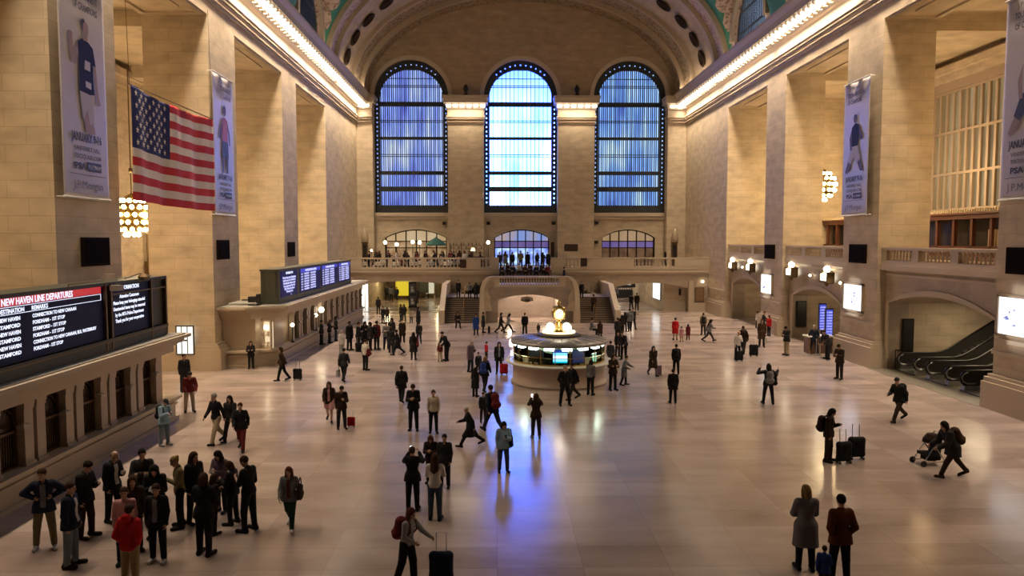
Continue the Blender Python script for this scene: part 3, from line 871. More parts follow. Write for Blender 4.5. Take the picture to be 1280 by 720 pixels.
# ================================================================== TICKET BOOTHS
M_GRILL = plain('bronze_teller_grille', (0.10, 0.055, 0.025), .4, .6)
M_WDARK = plain('dark_teller_glass', (0.03, 0.016, 0.01), .25)
M_ROOFG = plain('booth_roof_grey', (0.30, 0.27, 0.23), .8)
COLM = MB()
COLM.box(-.17, .17, -.23, .23, 0, .12); COLM.box(-.13, .13, -.2, .2, .12, 1.62); COLM.box(-.155, .155, -.215, .215, 1.6, 1.7); COLM.box(-.17, .17, -.23, .23, 1.7, 1.84)
me_pil = COLM.mesh('pilaster', [M_BOOTH])
TW = MB()
TW.box(-.1, -.02, -.5, .5, 0, 1.8, 1)
for yy in (-.47, .47): TW.box(-.03, .05, yy - .04, yy + .04, 0, 1.8, 0)
TW.box(-.03, .05, -.5, .5, 0, .05, 0); TW.box(-.03, .05, -.5, .5, .98, 1.05, 0); TW.box(-.03, .05, -.5, .5, 1.7, 1.8, 0)
for i in range(-4, 5): TW.box(-.01, .01, i * .1 - .012, i * .1 + .012, .05, .98, 0)
for i in range(9):
    a0, a1 = PI * i / 9, PI * (i + 1) / 9
    TW.add([(.0, .4 * math.cos(a0), 1.22 + .42 * math.sin(a0)), (.03, .4 * math.cos(a1), 1.22 + .42 * math.sin(a1)), (.03, .46 * math.cos(a1), 1.22 + .48 * math.sin(a1)), (.0, .46 * math.cos(a0), 1.22 + .48 * math.sin(a0))], [(0, 1, 2, 3)], 0)
me_tw = TW.mesh('teller_window', [M_GRILL, M_WDARK])
SG = MB(); SG.box(-.02, .2, -.15, .15, 0, .1); SG.box(.0, .17, -.12, .12, .1, .13)
me_sg = SG.mesh('number_lamp', [plain('pale_number_lamp', (0.42, 0.36, 0.28), .5)])
def booth(name, x, y, rz, L, label, depth, first=.3, pitch=2.0, solid0=0.0, chamfer=0.0):
    """front plane of the base is local x=0; +x faces the hall; runs along +y for L"""
    root = empty(name, (x, y, 0), rz, label, 'ticket booth')
    c = chamfer
    fp = lambda o: [(-depth, -o), (-c - o * .4, -o), (o, c + o * -.4 if c else -o), (o, L + o), (-depth, L + o)] if c else [(-depth, -o), (o, -o), (o, L + o), (-depth, L + o)]
    b = MB(); b.slab(fp(0.0), [], 'z', 0, .86); b.slab(fp(.1), [], 'z', 0, .14)
    b.slab(fp(.07), [], 'z', .62, .7); b.build('counter_base', M_BOOTH, root)
    b = MB(); b.slab(fp(.2), [], 'z', .86, .96); b.slab(fp(.13), [], 'z', .8, .86); b.build('counter_ledge', M_TRIM, root)
    b = MB(); b.slab(fp(-.35), [], 'z', .96, 2.8); b.build('booth_wall', M_BOOTH, root)
    b = MB(); b.slab(fp(.0), [], 'z', 2.74, 3.02); b.slab(fp(.1), [], 'z', 3.02, 3.12); b.slab(fp(.3), [], 'z', 3.12, 3.3); b.build('entablature', M_BOOTH, root)
    b = MB(); b.slab(fp(.5), [], 'z', 3.3, 3.42); b.build('roof_edge', M_TRIM, root)
    b = MB(); b.slab(fp(.35), [], 'z', 3.42, 3.46); b.build('roof', M_ROOFG, root)
    y0 = first; k = 0
    while y0 < L - .4:
        if y0 > solid0:
            place(me_tw, 'teller_window', root, (-.3, y0, .96))
            place(me_sg, 'number_lamp', root, (-.12, y0 + .45, 2.05 - (.0 if k % 2 else .1)))
        for dy in (-.72, .72):
            if -0.1 < y0 + dy < L and (y0 + dy > solid0 - .8): place(me_pil, 'pilaster', root, (-.18, y0 + dy, .93))
        y0 += pitch; k += 1
    return root
B1 = booth('ticket_booth', -12.95, 13.6, 0.0, 16.6, 'long marble ticket booth under the red and black departures board', 2.6, first=.55)
B2 = booth('ticket_booth', -12.55, 42.4, 0.0, 28.0, 'long marble ticket booth under the four panel blue departures board', 3.0, first=5.0, pitch=2.0, solid0=4.5, chamfer=1.3)
# dark marble floor strip does not exist: the shade under the ledge is real shade
# near end of the second booth: shop window in the splayed corner, panels
root = empty('corner_shop_window', (-13.25 + 12.55, 43.0 - 42.4, 1.0), math.radians(-45)); root.parent = B2
b = MB(); b.box(-.85, .85, -.12, .0, 0, .1); b.box(-.85, .85, -.12, 0, 1.6, 1.7); b.box(-.85, -.77, -.12, 0, 0, 1.7); b.box(.77, .85, -.12, 0, 0, 1.7); b.box(-.03, .03, -.1, -.02, 0, 1.7)
b.build('window_frame', M_TRIM, root)
b = MB(); b.lathe([(.9, -.12), (1.0, -.02), (1.0, .02)], (0, .45, 0), 20, 0, PI + .55, 2 * PI - .55); b.lathe([(1e-4, .02), (1.0, .02)], (0, .45, 0), 20, 0, PI + .55, 2 * PI - .55); b.build('bow_sill', M_TRIM, root)
b = MB(); b.box(-.77, .77, .05, .1, .1, 1.6); b.build('lit_backboard', emis('shop_window_glow', (1, .78, .5), .8), root)
for i in range(11):
    b = MB(); r = random.Random(i)
    xx = -.65 + (i % 6) * .25; zz = .12 + (i // 6) * .62
    if i % 3 == 0: b.lathe([(.07, 0), (.09, .12), (.05, .2), (.05, .26)], (xx, -.0, zz), 10)
    elif i % 3 == 1: b.box(xx - .09, xx + .09, -.03, .04, zz, zz + .3)
    else: b.sphere((xx, 0, zz + .12), .11, 10)
    b.build('display_item', plain('display_goods_%d' % (i % 3), ((.8, .78, .7), (.5, .4, .3), (.75, .7, .72))[i % 3], .5), root)
b = MB(); b.sphere((.25, -.05, 1.25), .14, 12); b.build('lit_globe', M_GLOBE, root)
# globe lamps on the counter front
def globe_post(x, y, z, label, h=.55, r=.17, w=25):
    root = empty('globe_lamp', (x, y, z), 0, label, 'lamp')
    b = MB(); b.lathe([(.12, 0), (.12, .04), (.03, .08), (.03, h)], n=10); b.build('stem', M_BRONZE, root)
    b = MB(); b.sphere((0, 0, h + r * .9), r, 14); b.build('lamp_globe', M_GLOBE, root, True)
    if w: point_light('globe_lamp_light', (x, y, z + h + r), w, (1, .8, .5), r + .02)
    return root
globe_post(-12.5, 53.6, .96, 'larger lit globe lamp on the far booth counter beside the queue', 1.1, .2)
globe_post(-12.5, 52.0, .96, 'lit globe lamp on the far booth counter nearer the shop window', .95, .12, 0)
globe_post(-12.5, 46.0, .96, 'small lit globe lamp on the far booth counter beside the corner shop window', .95, .12, 0)

# ================================================================== DEPARTURE BOARDS
M_HOUS = plain('board_housing_dark_green', (0.045, 0.045, 0.03), .5, .3)
M_SCR = plain('board_screen_black', (0.004, 0.004, 0.010), .5, spec=.15, emit=(.02, .03, .14), es=.05)
E_WHITE = emis('board_white_letters', (.78, .82, 1.0), 1.25)
E_RED = emis('board_red_band', (.62, .03, .04), .75)
E_BLUE = emis('board_blue_band', (.04, .05, .6), .8)
E_LAV = emis('board_lavender_letters', (.55, .55, 1.0), 1.1)
b1x, zt1, zb1 = -12.85, 5.74, 3.46
root = empty('departures_board', (b1x, 15.0, zb1), math.radians(1.6), 'big black departures board with a red heading reading NEW HAVEN LINE DEPARTURES', 'departure board')
hb = zt1 - zb1
y1 = 15.2
b = MB(); b.box(-1.0, -.02, 0, y1, 0, hb); b.box(-1.05, .1, 0, y1 + .05, hb - .07, hb + .04); b.box(-1.05, .1, 0, y1 + .05, -.0, .42)
b.box(-.02, .14, 0, y1, .34, .42)
b.build('housing', M_HOUS, root)
b = MB()
for yy in (-.02, 10.22, 10.6, 13.75, 15.1): b.box(-.02, .12, yy, yy + .1, 0, hb)
b.box(.1, .13, 0, y1, .3, .36); b.box(.04, .1, 10.65, y1, hb - .42, hb - .37)
b.build('frame_bars', M_BRONZEL, root)
b = MB(); b.box(-.02, .02, .1, 10.2, .45, hb - .04); b.build('departures_screen', M_SCR, root)
b = MB(); b.box(-.02, .02, 10.72, 13.7, .45, hb - .04); b.build('information_screen', M_SCR, root)
b = MB(); b.box(.02, .03, .12, 10.1, hb - .30, hb - .05); b.build('red_heading_band', E_RED, root)
b = MB(); b.box(.02, .028, .12, 10.1, hb - .53, hb - .515); b.box(.02, .028, 2.3, 10.1, hb - .335, hb - .32); b.box(.02, .028, 10.08, 10.1, hb - .53, hb - .32); b.build('rule_lines', E_WHITE, root)
YB = 4.74                                    # the destination column, on from the left of the photograph
put_text('heading_text', 'NEW HAVEN LINE DEPARTURES', .26, E_WHITE, (.034, YB + .1, hb - .275), '+x', root, width=3.5, bold=.006)
put_text('column_heading', 'DESTINATION', .17, E_WHITE, (.03, YB - .05, hb - .49), '+x', root, width=1.15, bold=.004)
put_text('column_heading', 'REMARKS', .17, E_WHITE, (.03, YB + 1.45, hb - .49), '+x', root, width=.8, bold=.004)
rows = [('NEW HAVEN', 'CONNECTION TO NEW CANAAN', 2.3), ('STAMFORD', 'FORDHAM - 1ST STOP', 1.65), ('NEW HAVEN', 'STAMFORD - 1ST STOP', 1.7), ('STAMFORD', 'FORDHAM - 1ST STOP', 1.6),
        ('NEW HAVEN', 'CONNECTION TO NEW CANAAN, BLR, WATERBURY', 3.5), ('STAMFORD', 'FORDHAM - 1ST STOP', 1.5)]
for i, (a, c, w) in enumerate(rows):
    z = hb - .705 - i * .187
    put_text('row_text', a, .145, E_WHITE, (.03, YB - .05, z), '+x', root, width=.95, bold=.004)
    put_text('row_text', c, .145, E_WHITE, (.03, YB + 1.48, z), '+x', root, width=w, bold=.004)
put_text('heading_text', 'INFORMATION', .2, E_WHITE, (.03, 12.15, hb - .27), '+x', root, width=1.5, center=True, bold=.005)
for i, (t, w) in enumerate((('Attention Customers', 1.5), ('Please keep your belongings attended', 2.45), ('Unattended items may be removed', 2.45), ('by the MTA Police Department', 2.2), ('Thank you for your cooperation', 2.2))):
    put_text('message_text', t, .17, E_WHITE, (.03, 12.15, hb - .56 - i * .21), '+x', root, width=w, center=True, bold=.004)
b = MB(); b.tube([(.05, 10.45, hb + .3), (.35, 10.45, hb + .32), (.4, 10.45, hb + .1), (.38, 10.45, hb - .05)], .02, 6); b.box(.22, .5, 10.3, 10.7, hb - .24, hb - .06)
b.build('board_floodlight', plain('grey_fitting', (0.3, 0.27, 0.22), .5), root)
b = MB(); b.tube([(.1, 8.0, hb), (.1, 8.0, hb + .12), (.1, 10.2, hb + .12)], .02, 6); b.build('cable_rail', M_BRONZEL, root)
b = MB(); b.lathe([(.18, 0), (.22, .1), (.1, .2)], (.1, 13.2, hb), 10); b.tube([(0, 11.9, hb + .1), (0, 13.1, hb + .22), (0, 14, hb + .1)], .025, 6)
b.build('roof_fitting', M_BRONZEL, root)

root = empty('departures_board', (-12.75, 44.0, 3.46), 0, 'dark green boxed departures board with four blue lit panels of train times', 'departure board')
L2, h2 = 21.8, 1.98
b = MB(); b.slab([(-1.0, 0), (-.15, 0), (-.04, .04), (0, .16), (0, L2), (-1.0, L2)], [], 'z', .0, h2); b.slab([(-1.05, -.05), (-.1, -.05), (.05, .1), (.05, L2 + .05), (-1.05, L2 + .05)], [], 'z', h2 - .05, h2 + .05)
b.slab([(-1.04, -.04), (-.1, -.04), (.04, .1), (.04, L2 + .04), (-1.04, L2 + .04)], [], 'z', 0, .3)
for x in (-.85, -.2): b.box(x, x + .06, -.05, .02, .3, h2)
b.build('housing', plain('board_housing_grey_green', (0.085, 0.085, 0.06), .5, .2), root)
ps = [(.5, 4.1), (4.9, 10.4), (10.9, 16.2), (16.7, 21.4)]
for i, (a, c) in enumerate(ps):
    b = MB(); b.box(0, .03, a, c, .34, h2 - .1); b.build('display_panel', plain('panel_screen_navy', (0.006, 0.006, 0.02), .5, spec=.15, emit=(.02, .03, .25), es=.2), root)
    if i: b = MB(); b.box(.03, .04, a + .05, c - .05, h2 - .36, h2 - .12); b.build('blue_heading_band', E_BLUE, root)
    put_text('heading_text', ('INFORMATION', 'HUDSON LINE', 'HARLEM LINE', 'NEW HAVEN LINE')[i] if i else 'INFORMATION', .2, E_WHITE, (.045, (a + c) / 2, h2 - .3), '+x', root, width=(c - a) * (.55 if i else .42), center=True, bold=.004)
    for r in range(7):
        z = h2 - .5 - r * .17
        if z < .36: break
        if i == 0: put_text('message_text', ('Please keep your belongings', 'with you at all times', 'Unattended items may', 'be removed by the', 'MTA Police Department', 'Thank you', '')[r] or ' .', .17, E_LAV, (.045, (a + c) / 2, z - .06), '+x', root, width=(c - a) * (.8, .78, .75, .7, .62, .42, .1)[r], center=True, bold=.012)
        else:
            put_text('row_text', '%d:%02d' % (6 + r // 4, (7 + r * 13 + i * 5) % 60), .13, E_LAV, (.045, a + .15, z), '+x', root, width=.5, bold=.006)
            put_text('row_text', ('POUGHKEEPSIE', 'STAMFORD', 'WHITE PLAINS', 'CROTON', 'NEW HAVEN', 'SOUTHEAST', 'HARRISON')[(r + i) % 7], .14, E_LAV, (.045, a + .95, z), '+x', root, width=1.3, bold=.01)
            put_text('row_text', ('FORDHAM', 'HARLEM', 'YONKERS', 'LOCAL', 'NORWALK', 'EXPRESS', 'RYE')[(r * 2 + i) % 7], .14, E_LAV, (.045, a + 2.6, z), '+x', root, width=1.5, bold=.01)
# air-handling clutter on the roof of the far booth
root = empty('roof_equipment', (-14.6, 42.9, 3.46), 0, 'pile of grey pipes and boxes on the roof near end of the far booth', 'equipment')
b = MB()
for i in range(4): b.tube([(-.7 + i * .1, .2 + i * .35, .1 + .03 * i), (.9, .25 + i * .35, .12 + .04 * i)], .06, 8)
b.build('pipe_bundle', plain('grey_pipes', (0.42, 0.4, 0.36), .4), root)
b = MB(); b.box(.35, .75, .3, .9, .0, .5); b.box(.85, 1.0, .2, .6, 0, .65); b.box(-.2, .2, .9, 1.3, 0, .3); b.build('control_box', M_BLACK, root)

# ================================================================== INFORMATION BOOTH
IX, IY = 3.15, 38.0
root = empty('information_booth', (IX, IY, 0), 0, 'round marble information booth with glass sides in the middle of the floor', 'information booth')
b = MB(); b.lathe([(2.42, 0), (2.42, .12), (2.34, .16), (2.34, .98), (2.42, 1.02)], n=64); b.build('counter_drum', plain('booth_drum_marble', (0.42, 0.33, 0.28), .35), root, True)
b = MB(); b.lathe([(2.42, 1.02), (2.68, 1.05), (2.72, 1.1), (2.68, 1.14), (2.0, 1.14), (2.0, 1.02)], n=64); b.build('counter_top', plain('pale_counter_marble', (0.62, 0.58, 0.5), .25), root, True)
b = MB()
for i in range(20):
    a = 2 * PI * (i + .5) / 20; x, y = 2.3 * math.cos(a), 2.3 * math.sin(a)
    b.tube([(x, y, 1.14), (x, y, 2.06)], .022, 6)
b.lathe([(2.33, 1.12), (2.33, 1.2), (2.27, 1.2), (2.27, 1.12)], n=48); b.lathe([(2.33, 1.5), (2.33, 1.52), (2.27, 1.52), (2.27, 1.5)], n=48)
b.build('glazing_bars', M_GOLD, root)
mg, nt, bs = new_mat('booth_glass'); bs.inputs['Transmission Weight'].default_value = 1; bs.inputs['Roughness'].default_value = .02; bs.inputs['Base Color'].default_value = (.86, .98, .93, 1); bs.inputs['IOR'].default_value = 1.1
b = MB(); b.lathe([(2.302, 1.2), (2.302, 2.04)], n=40); b.lathe([(2.29, 2.04), (2.29, 1.2)], n=40); b.build('curved_glass', mg, root, True)
b = MB(); b.lathe([(2.2, 2.02), (2.42, 2.02), (2.46, 2.1), (2.42, 2.2), (1.1, 2.34), (.9, 2.3), (.9, 2.1), (2.2, 2.06)], n=64); b.build('roof', plain('booth_roof_metal', (0.26, 0.25, 0.26), .42, .5), root, True)
for i in range(24):
    a = 2 * PI * i / 24
    b = MB(); b.tube([(1.1 * math.cos(a), 1.1 * math.sin(a), 2.345), (2.42 * math.cos(a), 2.42 * math.sin(a), 2.205)], .018, 4); b.build('roof_rib', M_BRONZEL, root)
LBX = MB(); LBX.box(2.0, 2.25, -.24, .24, -.16, .0)
me_lb = LBX.mesh('ceiling_lamp', [emis('booth_lamp_panel', (.95, 1.0, .85), 7.0)])
for i in range(16):
    a = 2 * PI * (i + .25) / 16; o = place(me_lb, 'ceiling_lamp', root, (0, 0, 2.03)); o.rotation_euler = (0, 0, a)
    if i % 4 == 0: point_light('booth_light', (IX + 1.5 * math.cos(a), IY + 1.5 * math.sin(a), 1.95), 36, (.85, 1, .8), .15)
b = MB(); b.lathe([(.9, 0.0), (.9, 1.9), (.7, 2.1)], n=24); b.box(-1.7, -.9, -1.2, 1.2, .3, 1.0); b.box(.9, 1.7, -1.2, 1.2, .3, 1.0); b.box(-1, 1, -1.75, -1.2, .3, 1.0)
b.build('inner_desk', plain('green_inner_desk', (0.25, 0.33, 0.22), .5), root)
b = MB(); b.lathe([(.95, 2.28), (1.15, 2.32), (1.1, 2.42), (.8, 2.46), (.8, 2.36)], n=32); b.build('roof_curb', M_BRONZE, root, True)
def monitor(a, r, z, w, h, mat, label, name='monitor'):
    x, y = IX + r * math.cos(a), IY + r * math.sin(a)
    root = empty(name, (x, y, z), a + PI / 2, label, 'screen')
    b = MB(); b.box(-w / 2, w / 2, -.03, .03, 0, h); b.build('casing', M_BLACK, root)
    b = MB(); b.box(-w / 2 + .03, w / 2 - .03, -.04, -.03, .03, h - .03); b.build('display', mat, root)
    b = MB(); b.box(-.04, .04, -.02, .06, -.25, .04); b.box(-.14, .14, -.05, .14, -.27, -.24); b.build('stand', M_BLACK, root)
    return root
sc1, nt, bs = new_mat('blue_white_screen'); bs.inputs['Base Color'].default_value = (0, 0, 0, 1)
tcx = nt.nodes.new('ShaderNodeTexCoord'); spx = nt.nodes.new('ShaderNodeSeparateXYZ'); nt.links.new(tcx.outputs['Object'], spx.inputs[0])
crx = nt.nodes.new('ShaderNodeValToRGB'); crx.color_ramp.interpolation = 'CONSTANT'
for i, (p, c) in enumerate(((0, (.0, .35, .5)), (.09, (.25, .6, 1)), (.22, (.75, .85, 1)), (.36, (.2, .55, 1)), (.5, (.01, .03, .2)))):
    if i > 1: crx.color_ramp.elements.new(p)
    crx.color_ramp.elements[i].position = p; crx.color_ramp.elements[i].color = (*c, 1)
nt.links.new(spx.outputs[2], crx.inputs[0]); nt.links.new(crx.outputs[0], bs.inputs['Emission Color']); bs.inputs['Emission Strength'].default_value = 1.5
AM = -PI / 2
monitor(AM - .05, 2.12, 1.28, .74, .66, sc1, 'bright blue and white screen facing out of the round booth', 'information_screen')
monitor(AM + .38, 2.1, 1.28, .68, .62, emis('dim_navy_screen', (.02, .03, .12), .6), 'dim navy screen facing out of the round booth right of the bright screen', 'information_screen')
for da, lb in ((-.58, 'black monitor back in the round booth left of the bright screen'), (-.78, 'second black monitor back in the round booth, nearer its left edge')):
    monitor(AM + da, 1.9, 1.3, .42, .5, M_BLACK, lb)
monitor(AM + .98, 1.85, 1.28, .4, .3, emis('pale_green_screen', (.4, .8, .5), .7), 'small green glowing monitor at the right side of the round booth')
# the four-faced clock
root = empty('four_faced_clock', (IX, IY, 2.44), 0, 'brass clock with four glowing white faces on top of the round booth', 'clock')
b = MB(); b.lathe([(.82, 0), (.82, .06), (.6, .1), (.3, .14), (.22, .2), (.16, .3), (.2, .5), (.12, .58), (.14, .68), (.24, .76), (.26, .8)], n=24); b.build('pedestal', M_GOLD, root, True)
b = MB(); b.lathe([(.84, .06), (.84, .16), (.8, .16), (.8, .06)], n=32); b.build('lit_ring', emis('clock_ring_light', (1, .8, .5), 1.8), root)
b = MB(); b.sphere((0, 0, 1.08), .30, 20, 0, 1.05); b.lathe([(.22, 1.36), (.12, 1.42), (.05, 1.48), (.09, 1.54), (.1, 1.6), (.02, 1.7)], n=16); b.build('clock_body', M_GOLD, root, True)
E_FACE = emis('opal_clock_face', (1.0, .90, .68), 1.25)
for i in range(4):
    a = PI / 2 * i - PI / 2; ca, sa = math.cos(a), math.sin(a)
    f = MB(); f.lathe([(1e-4, .07), (.2, .05), (.31, 0)], n=28)
    o = f.build('clock_face', E_FACE, root, True, (.25 * ca, .25 * sa, 1.08)); o.rotation_euler = (0, PI / 2, a)
    f = MB(); f.lathe([(.31, -.03), (.355, .0), (.35, .05), (.31, .05)], n=28); o2 = f.build('bezel', M_GOLD, o, True)
    f = MB(); f.box(-.012, .012, -.2, .02, .072, .08); f.box(-.012, .012, -.01, .14, .072, .08); o3 = f.build('clock_hands', M_BLACK, o); o3.rotation_euler = (0, 0, .7)
for q, (dx, dy) in enumerate(((-.42, -.28), (.42, -.28), (-.42, .28), (.42, .28))):
    b = MB(); b.sphere((dx, dy, .34), .21, 16); b.build('opal_globe', emis('opal_globe_glass', (1, .9, .7), 2.0), root, True)
point_light('clock_light', (IX, IY - .75, 3.3), 35, (1, .88, .66), .3)
# ================================================================== CHANDELIERS
def chandelier_proto():
    root = empty('chandelier', (0, 0, 0))
    b = MB(); b.tube([(0, 0, 1.3), (0, 0, 9.5)], .035, 6); b.lathe([(.02, 3.2), (.12, 3.1), (.12, 2.9), (.02, 2.8)], n=10); b.build('hanging_rod', M_BRONZEL, root)
    b = MB(); b.lathe([(.05, 1.5), (.35, 1.3), (.5, 1.15), (.42, 1.05), (.98, .75), (1.12, .3), (1.1, -.3), (.9, -.8), (.5, -1.1), (.12, -1.3), (.03, -1.42)], n=20); b.build('bronze_body', M_GOLD, root, True)
    bu = MB(); bu.sphere((0, 0, 0), .15, 8)
    me = bu.mesh('bulb', [emis('chandelier_bulb', (1.0, .78, .45), 30.0)], True)
    for z, r, n in ((.98, .72, 12), (.55, 1.08, 14), (.05, 1.22, 16), (-.45, 1.12, 14), (-.9, .82, 11), (-1.25, .42, 7)):
        for i in range(n):
            a = 2 * PI * (i + (z > 0) * .5) / n
            place(me, 'bulb', root, (r * math.cos(a), r * math.sin(a), z))
    return root
CH = chandelier_proto(); freeze(CH)
CHP = [(-24.2, 50.6, 8.8, 'glowing bulb-studded chandelier in the bay left of the national flag'), (-23.6, 64.6, 8.8, 'chandelier showing a thin row of lit bulbs beside the second banner'),
       (27.9, 64.6, 11.9, 'half hidden glowing chandelier in the right gallery beside a banner'), (-24.2, 36.6, 8.8, 'chandelier hanging in the left gallery bay behind the flag'),
       (27.9, 50.8, 11.9, 'chandelier in the right gallery hidden behind the wide pier')]
for i, (x, y, z, lb) in enumerate(CHP):
    o = CH if i == 0 else copy_tree(CH)
    o.location = (x, y, z); tag(o, lb, 'chandelier')
for (x, y, z) in [(-24.2, 22.1, 8.8), (-24.2, 36.6, 8.8), (-24.2, 50.6, 8.8), (-23.6, 64.6, 8.8), (27.9, 64.6, 11.9), (27.9, 50.8, 11.9), (27.9, 36.6, 11.9), (27.9, 22, 11.9)]:
    for dz, k in ((0, 1.0),):
        for dx in (-1.7, 1.7):
            point_light('chandelier_light', (x + dx, y, z), CHAND_W * .5, (1, .64, .28), .4)

# ================================================================== FLAG
fx = -15.05; fy0, fy1, fz0, fz1 = 31.6, 40.6, 8.85, 13.55
root = empty('national_flag', (fx, fy0, fz0), 0, 'large red, white and blue national flag with stars hanging beside the left banner', 'flag')
NU, NV = 78, 52
fl = fy1 - fy0; fh = fz1 - fz0
M_FR = plain('flag_red_cloth', (0.50, 0.02, 0.025), .8); M_FW = plain('flag_white_cloth', (0.72, 0.66, 0.64), .8); M_FB = plain('flag_blue_cloth', (0.012, 0.02, 0.13), .8)
def fpos(u, v):
    sag = -.16 * math.sin(PI * u) * v - .12 * (1 - v) * math.sin(2.2 * u)
    return (.10 * math.sin(u * 13 + v * 1.5) * (1 - .5 * v) + .05 * math.sin(u * 31), u * fl, v * fh + sag)
b = MB(); vs = [fpos(i / NU, j / NV) for j in range(NV + 1) for i in range(NU + 1)]
b.v = vs
for j in range(NV):
    for i in range(NU):
        st = 12 - int(j * 13 / NV); mi = 0 if st % 2 == 0 else 1
        if i < NU * .4 and st < 7: mi = 2
        k = j * (NU + 1) + i
        b.f.append((k, k + 1, k + NU + 2, k + NU + 1)); b.m.append(mi)
o = b.build('flag_cloth', [M_FR, M_FW, M_FB], root, True)
sm = o.modifiers.new('thick', 'SOLIDIFY'); sm.thickness = .012; sm.offset = 0
b = MB()
for r in range(9):
    for c in range(6 if r % 2 == 0 else 5):
        u = .4 * ((c * 2 + (1 if r % 2 == 0 else 2)) / 12); v = 1 - (7 / 13) * ((r + 1) / 10)
        x, y, z = fpos(u, v)
        pts = []
        for q in range(10):
            a = PI / 2 + q * PI / 5; rr = .155 if q % 2 == 0 else .062
            pts.append((x + .03, y + rr * math.cos(a) * 1.0, z + rr * math.sin(a)))
        b.add(pts + [(x + .045, y, z)], [(q, (q + 1) % 10, 10) for q in range(10)])
b.build('stars', M_FW, root)
b = MB(); b.tube([(0, -.1, fh + .03), (0, fl + .1, fh + .03)], .03, 6); b.tube([(0, 0, fh + .03), (-.1, 0, fh + 5.7)], .012, 4); b.tube([(0, fl, fh + .03), (-.1, fl, fh + 5.7)], .012, 4)
b.build('hanging_pole', M_BRONZEL, root)

